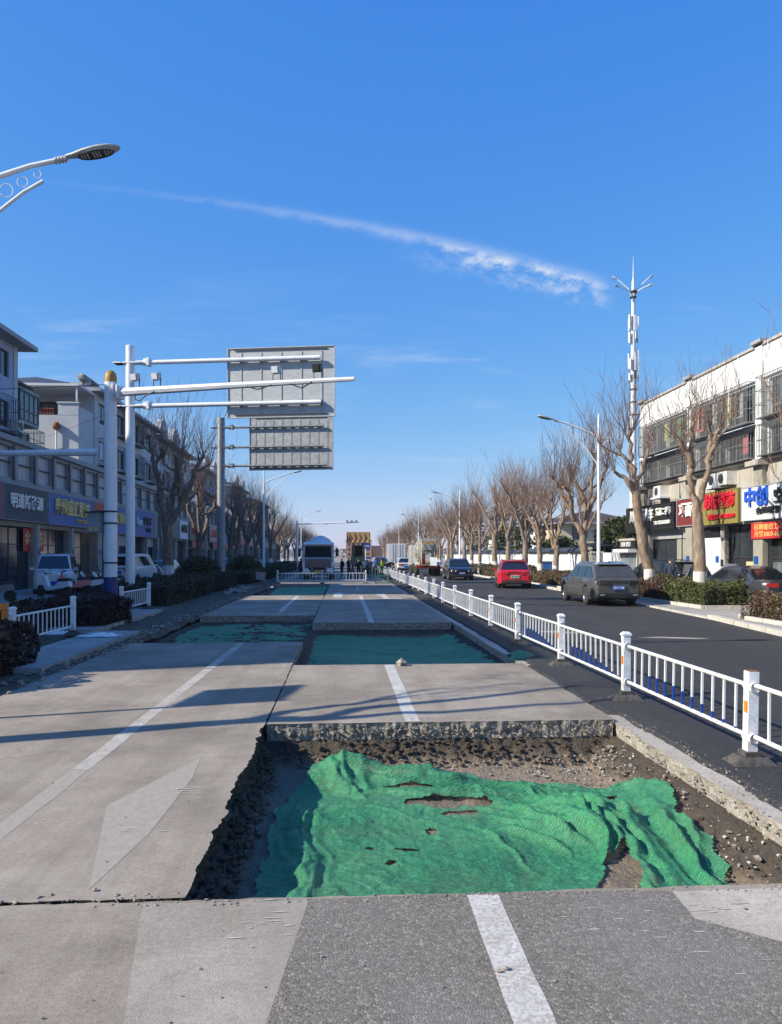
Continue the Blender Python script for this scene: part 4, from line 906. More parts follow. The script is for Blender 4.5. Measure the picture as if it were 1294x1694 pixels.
banner('red window banner with gold characters below the slate grey sign', '+X', LX-.2, 40.9, 43.6, 2.1, 3.3, 'sign_red', [('金服饰', 0, 2.7, .9, 'letter_gold', 2.4, .02)])
banner('small red paper notice under the red window banner', '+X', LX-.2, 42.7, 43.3, 1.3, 1.95, 'sign_red', [('福字', 0, 1.65, .3, 'letter_gold', .5, .02)])
banner('long red banner above shop doors behind second bare tree', '+X', LX+.3, 83, 90, 2.7, 3.4, 'sign_red')
banner('red valance banner along the far left shops', '+X', LX+.3, 96, 116, 2.9, 3.4, 'sign_red')

# ---- right-hand building: shops and two storeys of caged windows in the sun
RX = 17.0; RY0, RY1 = 10.0, 42.2
t3, _ = WALLF('-X', RX); rb = empty('shop_building', (RX, 26, 0), 0, 'sunlit white building with caged windows above a row of shops on the right', 'building')
pil = [42.0, 36.1, 29.9, 23.8, 17.6, 11.5]
shops = [(36.5, 41.4), (33.4, 35.8), (30.4, 33.0), (26.6, 29.6), (21, 26), (15, 20)]
ops = [(a, b_, .05, 3.25) for a, b_ in shops]
w3, w2 = [], []
for p1, p2 in zip(pil[1:], pil): 
    w3 += [(p1+.42, p1+2.95, 7.42, 8.95), (p1+3.1, p2-.42, 7.42, 8.95)]; w2 += [(p1+.42, p1+2.95, 5.92, 7.08), (p1+3.1, p2-.42, 5.92, 7.08)]
m = MB(); wall_cells(m, RY0, RY1, 0, 5.75, ops, t3, .3); m.b2(RX+.01, 30, RY1-.02, RY1, 0, 10.5); m.b2(RX+.01, 30, RY0, RY0+.02, 0, 10.5); m.build('wall', 'stone_cladding', rb)
m = MB(); wall_cells(m, RY0, RY1, 5.75, 9.05, w3+w2, t3, .2); m.build('upper_wall', 'wall_white', rb)
m = MB(); m.b2(RX-.12, RX+.15, RY0, RY1+.1, 9.05, 10.35); m.b2(RX+.15, 30, RY0, RY1, 10.0, 10.1); m.build('parapet', 'wall_white', rb)
for a in np.arange(RY0, RY1, .8):
    q = MB(); q.b2(RX-.2, RX+.2, a+.005, min(RY1+.15, a+.795), 10.352, 10.46); q.build('coping_stone', 'stone_cladding', rb)
for p1 in pil:
    q = MB(); q.b2(RX-.2, RX-.003, p1-.25, p1+.25, 5.8, 10.42); q.build('pilaster', 'wall_white', rb); q = MB(); q.b2(RX-.34, RX+.25, p1-.38, p1+.38, 10.465, 10.6); q.build('pilaster_cap', 'soffit_grey', rb)
    q = MB(); q.b2(RX-.22, RX-.004, p1-.35, p1+.35, .03, 5.5); q.build('pillar', 'stone_olive', rb); q = MB(); q.b2(RX-.5, RX-.002, p1-.5, p1+.5, 5.52, 5.72); q.build('cornice_block', 'stone_cladding', rb)
q = MB(); q.b2(RX-.28, RX-.001, RY0, RY1, 5.722, 5.80); q.build('ledge', 'stone_cladding', rb)
y = RY0+.05
while y < RY1-.9:                                           # stone facing panels of the first-floor band
    q = MB(); q.b2(RX-.035, RX-.002, y, y+.885, 4.75, 5.515); q.build('facing_panel', 'stone_cladding', rb); y += .9
rng = random.Random(4); lk = ['laundry_green', 'laundry_rose', 'laundry_yellow', 'laundry_azure', 'laundry_pale']
for i, (a, b_, c, d) in enumerate(w3):
    window(rb, t3, a, b_, c, d, .14, 'panel_grey', 'window_glass', 4, trans=.3)
    cage(rb, t3, a-.1, b_+.1, 7.35, 9.0, .5, 'cage_grey', .11, .013)
    for k in range(4):
        if rng.random() < .55:
            u_ = rng.uniform(a, b_-.6); q = MB(); b3(q, t3, u_, u_+rng.uniform(.3, .6), rng.uniform(7.6, 7.9), 8.7, -.32, -.30); q.build('laundry', rng.choice(lk), rb, fix=True)
for i, (a, b_, c, d) in enumerate(w2):
    window(rb, t3, a, b_, c, d, .14, 'panel_grey', 'window_pale' if i in (7, 4) else 'window_glass', 3)
    if i != 7: cage(rb, t3, a-.1, b_+.1, 5.86, 7.1, .45, 'cage_grey', .11, .013)
    q = MB(); q.add([t3(a-.25, 7.32, 0), t3(b_+.25, 7.32, 0), t3(b_+.25, 7.10, -.75), t3(a-.25, 7.10, -.75), t3(a-.25, 7.29, 0), t3(b_+.25, 7.29, 0), t3(b_+.25, 7.07, -.75), t3(a-.25, 7.07, -.75)], [(0, 1, 2, 3), (7, 6, 5, 4), (0, 4, 5, 1), (1, 5, 6, 2), (2, 6, 7, 3), (3, 7, 4, 0)])
    if rng.random() < .75: q.build('awning', 'awning', rb, fix=True)
    if rng.random() < .5:
        u_ = rng.uniform(a, b_-.6); q = MB(); b3(q, t3, u_, u_+.4, 6.1, 6.8, -.3, -.28); q.build('laundry', rng.choice(lk), rb, fix=True)
for u_ in (39.2, 33.2, 26.7): aircon(rb, t3, u_, 4.95, -.5); q = MB(); b3(q, t3, u_-.6, u_+.6, 4.86, 4.94, -.6, 0); q.build('aircon_shelf', 'wall_white', rb, fix=True)
aircon(rb, t3, 32.3, 4.95, -.5)
for u_ in (41.4, 35.3, 31.5, 29.2):                         # cables and drainpipes down the parapet
    q = MB(); q.tube([t3(u_, 10.4, -.2), t3(u_+.05, 9.6, -.19), t3(u_-.12, 8.9, -.65), t3(u_-.05, 7.4, -.66)], .016, 5); q.build('cable', 'steel_dark' if u_ > 32 else 'wall_white', rb)
for i, (a, b_) in enumerate(shops):
    q = MB(); b3(q, t3, a-.02, b_+.02, .03, 3.27, 2.6, 2.7); q.build('interior', 'interior', rb, fix=True)
    if i == 0:
        q = MB(); b3(q, t3, a, b_, 2.75, 3.25, .12, .2); q.build('roller_shutter', 'shutter', rb, fix=True); window(rb, t3, a+1.7, b_, .05, 2.72, .25, mull=1, fw=.07)
        q = MB(); b3(q, t3, a, a+1.6, .05, 2.7, .1, .16); q.build('door', 'stone_olive', rb, fix=True)
    elif i == 1:
        q = MB(); b3(q, t3, a, b_, .05, 2.7, .1, .16); q.build('door', 'wall_white', rb, fix=True); q = MB(); b3(q, t3, a, b_, 2.72, 3.2, .05, .1); q.build('shop_banner', 'sign_black', rb, fix=True)
    else:
        window(rb, t3, a, b_, 1.75, 3.25, .2, mull=2, fw=.08); window(rb, t3, a, a+(b_-a)*.48, .05, 1.72, .2, mull=0, fw=.08, glass='curtain' if i == 2 else 'window_pale'); window(rb, t3, a+(b_-a)*.5, b_, .05, 1.72, .2, mull=1, fw=.08, glass='window_glass' if i == 2 else 'window_pale')
for u_ in (36.15, 33.2, 30.0, 26.3):
    q = MB(); b3(q, t3, u_-.14, u_+.14, 1.55, 1.85, -.26, -.24); q.build('wall_plate', 'sign_blue', rb, fix=True)
q = MB(); b3(q, t3, 29.3-.0, 29.75, 1.1, 1.3, -.3, -.05); q.build('letter_box', 'yellow_paint', rb, fix=True)
at_root(rb)
SR = RX-.2
shop_sign('shop_sign', 'black slatted shop sign with white car dealer lettering at the building end', '-X', SR, 37.3, 44.0, 3.2, 4.62, 'sign_black', [('川L车城汽车', -1.0, 4.05, .72, 'letter_white', 3.3, .03), ('精品二手车', 1.95, 4.15, .42, 'letter_white', 1.9, .03), ('TEL 18252652888', 1.75, 3.6, .26, 'letter_white', 2.0, .02)], slats='slat_black', frame='sign_black')
shop_sign('shop_sign', 'maroon noodle shop sign with white characters and white corner fans', '-X', SR, 34.35, 37.2, 3.3, 4.66, 'sign_maroon', [('巧面馆', .0, 4.05, .75, 'letter_white', 2.1, .03)], slats=None)
shop_sign('shop_sign', 'olive gold shop sign with large red raised characters', '-X', SR, 31.1, 34.3, 3.26, 4.74, 'sign_olive', [('老介床垫超市', .0, 4.25, .72, 'letter_red', 2.75, .03), ('定做加工', -.5, 3.58, .27, 'letter_red', .95, .02), ('17768683019', .75, 3.58, .25, 'letter_red', 1.25, .02)], frame='sign_olive', depth=.2)
shop_sign('shop_sign', 'white shop sign with large blue characters at the right frame edge', '-X', SR, 24.6, 31.0, 3.3, 4.7, 'sign_white', [('中创', -2.0, 4.2, .80, 'letter_blue', 1.7, .03), ('空调家电', .6, 4.15, .62, 'letter_dark', 2.6, .02), ('金牌服务 品质保证', -.2, 3.66, .28, 'letter_dark', 3.6, .015)])
banner('dark red banner with pale characters under the white shop sign', '-X', RX-.26, 27.3, 30.3, 2.55, 3.2, 'sign_red', [('招聘缝纫工 车工', 0, 3.0, .26, 'letter_gold', 2.5, .01), ('月薪3000-6000元', 0, 2.72, .26, 'letter_gold', 2.5, .01)])
# grey fascia behind the signs
b = MB(); b.b2(SR+.01, RX-.02, 24.5, 37.28, 3.2, 4.72); tag(b.build('sign_fascia', 'soffit_grey'), 'grey metal fascia behind the row of right-hand shop signs', 'fascia')

# ---- boundary wall with tiled coping, gate and gatehouse
WX = 17.5
bw = empty('boundary_wall', (WX, 47, 0), 0, 'long white boundary wall with dark tiled coping on the right', 'wall')
m = MB(); m.b2(WX, WX+.25, 54.5, 130, 0, 2.12); m.b2(WX, WX+.25, 47.2, 50.4, 0, 2.05); m.build('wall', 'wall_white', bw)
for y in np.arange(54.7, 130, 3.2):
    q = MB(); q.b2(WX-.09, WX-.003, y-.22, y+.22, 0, 2.1); q.build('pier', 'wall_white', bw)
def coping(y0, y1):
    q = MB(); q.front([(WX-.3, 2.13), (WX+.55, 2.13), (WX+.125, 2.42)], y0, y1); o = q.build('coping', 'roof_tile', bw, fix=True)
    tm = MB(); tm.tube([(-.32, 0, 0), (.1, 0, .3)], .05, 6); me = tm.mesh('roof_tile', 'roof_tile')
    for y in np.arange(y0+.1, min(y1, 75), .22): t_ = link('roof_tile', me, o); t_.location = (WX-.0, y, 2.15)
coping(54.5, 130); at_root(bw)
gt = empty('gate', (WX+.1, 50.4, 0), 0, 'dark green metal bar gate in the white boundary wall', 'gate')
for k in range(18):
    q = MB(); q.box((0, .2+k*.21, 1.1), (.025, .025, 2.0)); q.build('bar', 'white_metal', gt)
q = MB(); q.box((0, 2, .12), (.04, 3.9, .05)); q.box((0, 2, 2.1), (.04, 3.9, .05)); q.build('gate_rail', 'white_metal', gt); q = MB(); q.box((0, .02, 1.3), (.12, .12, 2.6)); q.box((0, 4.04, 1.3), (.12, .12, 2.6)); q.build('gate_post', 'steel_dark', gt)
q = MB(); q.box((0, 2, 2.55), (.9, 4.6, .12)); q.box((0, 2, 2.68), (.6, 4.4, .1)); q.build('gate_roof', 'roof_tile', gt)
gh = empty('gatehouse', (17.4, 44.2, 0), 0, 'low kiosk with black sign and ribbed white awning beside the black shop sign', 'kiosk')
q = MB(); q.b2(0, 3, 0, 2.8, 0, 2.3); q.build('wall', 'stone_cladding', gh); q = MB(); q.b2(-.15, 3.1, -.1, 2.9, 2.3, 2.75); q.build('sign_band', 'sign_black', gh); q = MB(); q.b2(-.2, 3.2, -.15, 2.95, 2.76, 2.9); q.build('roof', 'stone_cladding', gh)
q = MB(); q.b2(-.02, -.003, .2, 2.5, .9, 1.95); q.build('window', 'window_pale', gh)
for k in range(14): q = MB(); q.b2(-.55, -.01, k*.2, k*.2+.15, 2.05, 2.26); q.build('awning_strip', 'wall_white', gh)
lt = link('lettering', text_mesh('lettering', '百货 烟酒', .3, 'letter_white', .02, .01, width=1.6), gh); lt.matrix_local = face_matrix('-X', (-.165, 1.4, 2.53))
# villas behind the wall
def villa(label, x, y, w_, d, h, wm, seed):
    r = empty('villa', (x, y, 0), 0, label, 'house'); t_ = lambda u_, z, n: (n, u_, z); op = [(.8, 1.9, 1, 2.2), (d-2.2, d-1, 1, 2.2), (.8, 1.9, 3.6, 4.8), (d-2.2, d-1, 3.6, 4.8)]
    q = MB(); wall_cells(q, 0, d, 0, h, op, t_, .2); q.add([(0, 0, 0), (w_, 0, 0), (w_, 0, h), (0, 0, h)], [(0, 1, 2, 3)]); q.add([(0, d, 0), (w_, d, 0), (w_, d, h), (0, d, h)], [(3, 2, 1, 0)]); q.build('wall', wm, r)
    for o in op: window(r, t_, *o, .1)
    tf = lambda u_, z, n: (u_, n, z)
    for u_ in (1.2, w_-2.6): window(r, tf, u_, u_+1.3, 3.5, 4.8, -.04); window(r, tf, u_, u_+1.3, 1, 2.3, -.04)
    q = MB(); hip_roof(q, 0, w_, 0, d, h, 1.5, .7); rf = q.build('roof', 'roof_brown', r, fix=True); q = MB(); q.b2(-.75, w_+.75, -.75, d+.75, h-.15, h-.01); q.build('eaves', 'soffit_grey', rf)
villa('cream villa with brown hipped roof behind the boundary wall', 22, 76, 8, 9, 5.2, 'wall_cream', 1); villa('pale villa beyond the cream one, behind the wall and trees', 24, 92, 9, 10, 5.4, 'wall_white', 2)
villa('white villa far behind the wall, half hidden by conifers', 23, 112, 9, 10, 5.0, 'wall_white', 3)
fb = empty('far_building', (1.5, 420, 0), 0, 'reddish brick building far away at the end of the street', 'building')
q = MB(); q.b2(0, 14, 0, 10, 0, 9.5); q.b2(14.01, 24, 2, 10, 0, 7); q.build('wall', 'brick_far', fb); q = MB(); q.b2(-.3, 14.3, -.3, 10.3, 9.5, 10.1); q.build('roof', 'tile_red', fb)
for k in range(5):
    for r_ in range(3): q = MB(); q.b2(1+k*2.6, 2.4+k*2.6, -.06, -.005, 1.5+r_*2.7, 3+r_*2.7); q.build('window', 'window_glass', fb)
# ------------------------------------------------------------ railing along the works
def blue_pattern(i): return [.02, .04, .07, .10, .13, .15, .17, .18, .18, .17, .0, .0][i]
PX = 3.72; NB_ = 12; SP = 3.08
post_m = MB(); post_m.box((0, 0, .47), (.095, .095, .74))
pm_body = post_m.mesh('post_body', 'white_metal')
q = MB(); q.add([(-.06, -.06, 0), (.06, -.06, 0), (.06, .06, 0), (-.06, .06, 0), (-.06, -.06, .022), (.06, -.06, .022), (.06, .06, .022), (-.06, .06, .022), (-.03, -.03, .05), (.03, -.03, .05), (.03, .03, .05), (-.03, .03, .05)],
               [(3, 2, 1, 0), (0, 1, 5, 4), (1, 2, 6, 5), (2, 3, 7, 6), (3, 0, 4, 7), (4, 5, 9, 8), (5, 6, 10, 9), (6, 7, 11, 10), (7, 4, 8, 11), (8, 9, 10, 11)]); pm_cap = q.mesh('cap', 'white_metal')
q = MB(); q.box((0, 0, 0), (.09, .09, .004)); pm_rust = q.mesh('open_top', 'rust')
q = MB(); q.box((0, 0, .035), (.40, .26, .07), taper=.62); q.box((0, 0, .085), (.15, .15, .06)); pm_base = q.mesh('rubber_base', 'rubber')
q = MB(); q.box((-.052, -.0, 0), (.012, .045, .10)); pm_refl = q.mesh('reflector', 'reflector_orange')
q = MB(); q.lathe([(.045, -.02), (.05, 0), (.045, .02)], (0, 0, 0), 10, axis='Y'); pm_clamp = q.mesh('clamp', 'white_metal')
def post(y, label, x=PX, cap=True, detail=True, h=0.0, refl=True, group='white railing posts along the works'):
    r = empty('railing_post', (x, y, h), random.uniform(-.03, .03), label, 'railing post', group); r.rotation_euler.y = random.uniform(-.022, .022); r.rotation_euler.x = random.uniform(-.015, .015); r.location.x += random.uniform(-.025, .025)
    link('post_body', pm_body, r); link('rubber_base', pm_base, r)
    if cap: link('cap', pm_cap, r, (0, 0, .84))
    else: link('open_top', pm_rust, r, (0, 0, .843))
    if refl: link('reflector', pm_refl, r, (-.004, -.012, .52))
    if detail:
        for z in (.70, .235):
            for s in (-1, 1): link('clamp', pm_clamp, r, (0, s*.055, z))
    return r
bal = []; bal_white = MB(); bal_white.b2(-.010, .010, -.010, .010, .25, .685); bal_white = bal_white.mesh('baluster', ['white_metal'])
for i in range(NB_):
    m = MB(); z0, z1, bl = .25, .685, blue_pattern(i); m.b2(-.010, .010, -.010, .010, z0+bl, z1, 0)
    if bl > 0: m.b2(-.0115, .0115, -.0115, .0115, z0, z0+bl, 1)
    bal.append(m.mesh('baluster', ['white_metal', 'blue_paint']))
L_ = SP-.12
m = MB(); m.tube([(0, 0, 0), (0, L_, 0)], .022, 8); rail_me = m.mesh('rail', 'white_metal')
def panel(p, d, label, full=False, group='white railing panels along the works', dz=0.0):
    """p = (x, y) of the near post, d = angle"""
    r = empty('guardrail', (p[0]-math.sin(d)*.06, p[1]+math.cos(d)*.06, dz), d, label, 'railing', group); r.rotation_euler.x = random.uniform(-.006, .006); r.rotation_euler.y = random.uniform(-.02, .02)
    t_ = link('top_rail', rail_me, r, (0, 0, .70)); b_ = link('bottom_rail', rail_me, r, (0, 0, .235))
    st = L_/(NB_+1)
    for i in range(NB_): link('baluster', bal[i] if full else bal_white, r, (0, st*(i+1), 0))
    return r
order = ['first', 'second', 'third', 'fourth', 'fifth', 'sixth', 'seventh', 'eighth', 'ninth', 'tenth', 'eleventh', 'twelfth', 'thirteenth', 'fourteenth', 'fifteenth', 'sixteenth']
ys = [6.74+SP*k for k in range(-1, 30)]
for k, y in enumerate(ys):
    far = y > 52
    if k == 0: lb = 'white railing panel cut off by the right frame edge'
    elif far: lb = 'white railing panel in the far stretch beyond the works'
    else: lb = 'white railing panel along the works, %s full panel from the camera' % order[k-1]
    panel((PX, y), 0, lb, full=k < 4)
    if k == 0: continue
    pl = 'nearest railing post, capless with a rusty open top' if k == 1 else ('white railing post in the far stretch beyond the works' if far else 'white capped railing post, %s post from the camera' % order[k-1])
    post(y, pl, cap=k != 1, detail=y < 30)
# shorter lengths on the left verge
panel((-6.15, 14.6), 0, 'white railing panel standing alone on the left verge by the purple bush', dz=.05); post(14.55, 'white railing post half hidden in the dark purple bush', -6.15, refl=False, h=.05); post(17.72, 'white railing post at the end of the lone panel on the left verge', -6.15, refl=False, h=.08)
panel((-6.45, 22.7), 0, 'white railing panel behind the tall white poles on the left verge', dz=.1); post(22.65, 'white railing post at the foot of the tall white pole', -6.45, refl=False, h=.1); post(25.82, 'white railing post with cap right of the tall poles', -6.45, refl=False, h=.1)
# barrier across the works
for k in range(2):
    r = panel((-4.2+k*2.85+2.9, 50.4), R(90), ['left white barrier panel across the works before the mixer truck', 'right white barrier panel across the works before the loader'][k], group='barrier panels across the works'); r.location = (-4.2+k*2.85+2.9, 50.4, 0)
for k, x in enumerate((-4.3, -1.4, 1.5)): post(50.4, ['left', 'middle', 'right'][k]+' white post of the barrier across the works', x, refl=False, group='barrier posts across the works')
r = panel((1.2, 49.6), R(20), 'short white barrier panel turned at the left end of the works barrier', group='barrier panels across the works'); r.location = (-4.9, 48.6, .05)

# ------------------------------------------------------------ tall sign and camera poles
def cyl_pole(prof, n=20): m = MB(); m.lathe(prof, (0, 0, 0), n); return m
r = empty('camera_pole', (-7.94, 26.6, 0), R(-18), 'thick white pole with yellow dome cap and two long camera arms', 'pole')
cyl_pole([(.225, .0), (.20, 7.85), (.20, 7.86)]).build('pole', 'pole_white', r); cyl_pole([(.232, 0), (.228, 1.15)]).build('painted_band', 'navy_paint', r)
cyl_pole([(.203, 7.80), (.203, 7.95), (.175, 8.1), (.10, 8.19), (0, 8.22)]).build('dome_cap', 'yellow_paint', r)
m = MB(); m.tube([(.2, 0, 7.44), (4.5, -.0, 7.44), (8.72, -.0, 7.42)], [.15, .11, .07], 8, smooth=False); arm = m.build('camera_arm', 'pole_white', r)
m = MB(); m.tube([(-.2, 0, 5.42), (-3.5, 0, 5.5), (-7.5, 0, 5.6)], [.13, .11, .09], 8, smooth=False); m.build('side_arm', 'pole_white', r)
for (z, s) in ((7.44, 1), (5.42, -1)):
    m = MB(); m.box((s*.22, 0, z), (.05, .5, .55)); m.box((s*.36, 0, z), (.05, .44, .44)); 
    for a in (-.15, .15):
        for c in (-.2, .2): m.tube([(s*.2, a, z+c), (s*.42, a, z+c)], .025, 6)
    m.build('flange', 'pole_white', r)
for z in (3.35, 2.95, 1.6): cyl_pole([(.232, z), (.232, z+.06)]).build('strap', 'steel_dark', r)
m = MB(); m.box((-.50, -.05, 3.0), (.50, .40, .68)); cb = m.build('control_box', 'panel_grey', r); m = MB(); m.box((-.51, -.05, 3.37), (.62, .52, .05), ry=-.06); m.build('lid', 'steel_dark', cb)
m = MB()
for k in (-.6, -.4): m.box((k, -.256, 2.78), (.10, .012, .14))
m.build('warning_label', 'letter_gold', cb)
def floodlight(x, z, dark=False):
    m = MB(); m.box((x, -.05, z+.26), (.26, .22, .26), rx=.25); f = m.build('floodlight', 'black_plastic' if dark else 'galvanised', r)
    m = MB(); m.box((x, -.18, z+.25), (.2, .02, .2), rx=.25); m.build('lens', 'lamp_glass' if not dark else 'black_plastic', f)
    m = MB(); m.box((x-.13, 0, z+.05), (.02, .03, .3)); m.box((x+.13, 0, z+.05), (.02, .03, .3)); m.box((x, 0, z-.1), (.28, .03, .02)); m.build('bracket', 'steel_dark', f)
for x, z, dk in ((.98, 7.64, 0), (1.78, 7.62, 0), (6.1, 7.58, 0), (7.5, 7.56, 1)): floodlight(x, z, dk)
for pts in ([(1.0, -.05, 7.45), (1.02, -.12, 7.15), (1.2, -.12, 7.08), (1.4, -.1, 7.25), (1.75, -.1, 7.38)], [(5.1, -.1, 7.36), (5.5, -.12, 7.24), (5.95, -.1, 7.36)], [(6.6, -.1, 7.36), (7.0, -.12, 7.2), (7.35, -.1, 7.38)]):
    m = MB(); m.tube(pts, .022, 6); m.build('cable', 'black_plastic', r)
def gantry(loc, label, rp, hp, body, arms, board, bm, ribs, arm_m, gap):
    r = empty('sign_pole', loc, R(-10), label, 'sign pole')
    cyl_pole([(rp*1.08, 0), (rp, hp), (rp*.98, hp+.02), (0, hp+.03)]).build('pole', body, r)
    x0, x1, z0, z1 = board
    for (za, xe) in arms:
        m = MB(); m.tube([(rp*.5, -.02, za), (xe, -.02, za)], .085 if gap > .3 else .075, 10); m.build('arm', arm_m, r)
        m = MB(); m.box((-.05, 0, za), (1.15, .34, .05)); m.box((.75, -.0, za+.02), (.10, .3, .3)); m.box((.62, 0, za+.02), (.2, .05, .28)); m.box((-.45, 0, za), (.3, .4, .05)); m.build('flange', arm_m, r)
    m = MB(); m.prism([(x0, .14), (x1, .14), (x1, .18), (x0, .18)], z0, z1); bd = m.build('sign_board', bm, r, bevel=.0)
    n = ribs
    for k in range(n):
        x = x0+(x1-x0)*(k+.7)/(n+.35); q = MB(); q.box((x, .128, (z0+z1)/2), (.04, .02, (z1-z0)*.86)); rb_ = q.build('rib', bm, bd)
        for (za, xe) in arms:
            if x < xe: q = MB(); q.box((x, .04, za), (.035, .16, .2)); q.build('clamp', 'steel_dark', bd)
    for z in (z0+.12, z1-.10): q = MB(); q.box(((x0+x1)/2, .115, z), ((x1-x0)*.86, .03, .035)); q.build('edge_rail', 'steel_dark', bd)
    q = MB()
    for a, b_, c, d in ((x0, x1, z0, z0+.03), (x0, x1, z1-.03, z1), (x0, x0+.03, z0, z1), (x1-.03, x1, z0, z1)): q.b2(a, b_, .10, .139, c, d)
    q.build('rim', bm, bd)
    return r
gantry((-8.16, 29.8, 0), 'slimmer tall white pole holding the nearer large grey sign back', .165, 9.9, 'pole_white', [(9.26, 7.42), (7.60, 7.46)], (3.80, 7.95, 7.08, 9.74), 'galvanised', 5, 'pole_white', .4)
gantry((-7.68, 48.5, 0), 'grey pole with three arms holding the farther grey sign back', .24, 10.5, 'pole_grey', [(9.90, 6.6), (8.65, 6.6), (7.48, 6.75)], (1.80, 7.15, 7.2, 10.55), 'galvanised_dark', 9, 'pole_grey', .2)
# off to the left: the sign whose shadow lies across the slab
r = empty('road_sign', (-8.3, 7.95, 0), 0, 'small road sign on a thin post just left of view, its shadow on the slab', 'sign')
cyl_pole([(.045, 0), (.045, 4.9)], 10).build('post', 'pole_white', r); m = MB(); m.box((.0, .58, 4.5), (.10, 1.15, .85), rz=R(-12)); m.build('panel', 'sign_blue', r)

# ------------------------------------------------------------ street lamps
def make_lamp(side, label, loc, big=False, group='street lamps along the road'):
    r = empty('street_lamp', loc, 0, label, 'street lamp', group); s = side
    cyl_pole([(.12, 0), (.115, .3), (.10, .32), (.055, 8.1), (.04, 8.7), (.02, 8.75)], 12).build('pole', 'pole_white', r)
    m = MB(); m.tube([(0, 0, 7.55), (s*.35, 0, 7.78), (s*.9, 0, 8.0), (s*1.6, 0, 8.26), (s*2.0, 0, 8.36)], [.05, .05, .045, .04, .04], 8); arm = m.build('arm', 'pole_white', r)
    m = MB(); m.tube([(s*.02, 0, 6.2), (s*.45, 0, 6.85), (s*.85, 0, 7.28), (s*1.22, 0, 7.60), (s*1.5, 0, 7.83), (s*1.81, 0, 8.02)], .03, 8); m.build('scroll', 'pole_white', r)
    for q, x in enumerate((1.22, 1.48, 1.72)):
        m = MB(); c = (s*x, 0, [7.85, 8.0, 8.13][q]); rr = (.11, .085, .06)[q]; m.tube([(c[0]+rr*math.cos(a), 0, c[2]+rr*math.sin(a)) for a in np.linspace(0, 6.283, 13)], .008, 4, cap=False); m.build('ring', 'pole_white', r)
    m = MB(); m.tube([(0, 0, 7.5), (-s*.3, 0, 7.6), (-s*.75, 0, 7.55)], [.035, .03, .02], 6); m.tube([(0, 0, 6.75), (-s*.25, 0, 7.3), (-s*.55, 0, 7.5)], .02, 6); m.build('counter_arm', 'pole_white', r)
    m = MB()
    for z in (6.9, 7.0, 7.1): m.tube([(-.12, 0, z), (.12, 0, z)], .015, 5); m.tube([(s*.05, 0, z), (s*.75*(7.3-z)+s*.0, 0, z)], .012, 5)
    m.build('bracket', 'pole_white', r)
    m = MB()
    for k in range(4): m.lathe([(.055, k*.05), (.06, k*.05+.02), (.055, k*.05+.04)], (s*2.0, 0, 8.36), 10, axis='X')
    m.v = [((s*2.0+(x-s*2.0)*s), y, z+abs(x-s*2.0)*.22) for x, y, z in m.v]; m.build('collar', 'galvanised', r)
    # cobra head: flat teardrop housing with a ribbed lens underneath
    prof = [(0, .05, .05), (.12, .075, .06), (.28, .13, .075), (.5, .165, .075), (.7, .15, .06), (.82, .09, .04), (.86, .02, .02)]
    up = [(d, w_, h) for d, w_, h in prof]; vs = []; n = 10
    for d, w_, h in up:
        for q in range(n):
            a = 2*math.pi*q/n; vs.append((s*(2.18+d), w_*math.cos(a), 8.42+d*.22+h*(math.sin(a) if math.sin(a) > 0 else .35*math.sin(a))))
    fs = [(i*n+j, i*n+(j+1) % n, (i+1)*n+(j+1) % n, (i+1)*n+j) for i in range(len(up)-1) for j in range(n)]
    m = MB(); m.add(vs, fs, 0, True); hd = m.build('lamp_head', 'galvanised', r, fix=True)
    m = MB(); el = [(s*(2.66+.28*math.cos(a)), .125*math.sin(a), 8.42+(.48+.28*math.cos(a))*.22-.036) for a in np.linspace(0, 2*math.pi, 24, endpoint=False)]
    m.add(el + [(x, y, z+.02) for x, y, z in el], [tuple(range(24))] + [(i, (i+1) % 24, 24+(i+1) % 24, 24+i) for i in range(24)]); m.build('lens', 'lamp_glass', hd)
    m = MB()
    for k in range(12):
        x = .23+k*.047; hw = .125*math.sqrt(max(0, 1-((x-.48)/.285)**2)); m.box((s*(2.18+x), 0, 8.42+x*.22-.048), (.016, 2*hw, .016))
    m.tube([(a[0], a[1], a[2]-.006) for a in el] + [(el[0][0], el[0][1], el[0][2]-.006)], .014, 5, cap=False)
    for (x, yy) in ((.40, .03), (.40, -.04), (.58, .03), (.58, -.03)): m.box((s*(2.18+x), yy, 8.42+x*.22-.05), (.05, .05, .03))
    m.build('lens_grille', 'steel_dark', hd)
    return r
make_lamp(1, 'street lamp reaching into view at the upper left corner', (-6.71, 12.8, 0))
make_lamp(-1, 'nearest white street lamp on the right with its head over the road', (12.35, 36.2, 0))
make_lamp(1, 'white street lamp on the left under the farther grey sign', (-6.3, 61, 0))
for k, (x, y, s) in enumerate([(12.3, 80, -1), (-6.3, 115, 1), (12.3, 124, -1), (-6.4, 165, 1), (12.3, 168, -1), (12.3, 212, -1)]):
    make_lamp(s, ['second white lamp on the right, beyond the black car', 'second white lamp on the left, above the mixer truck', 'third lamp on the right, above the second mixer truck', 'third lamp on the left, far behind the mixer truck', 'fourth lamp on the right, far down the road', 'fifth and farthest lamp on the right'][k], (x, y, 0))

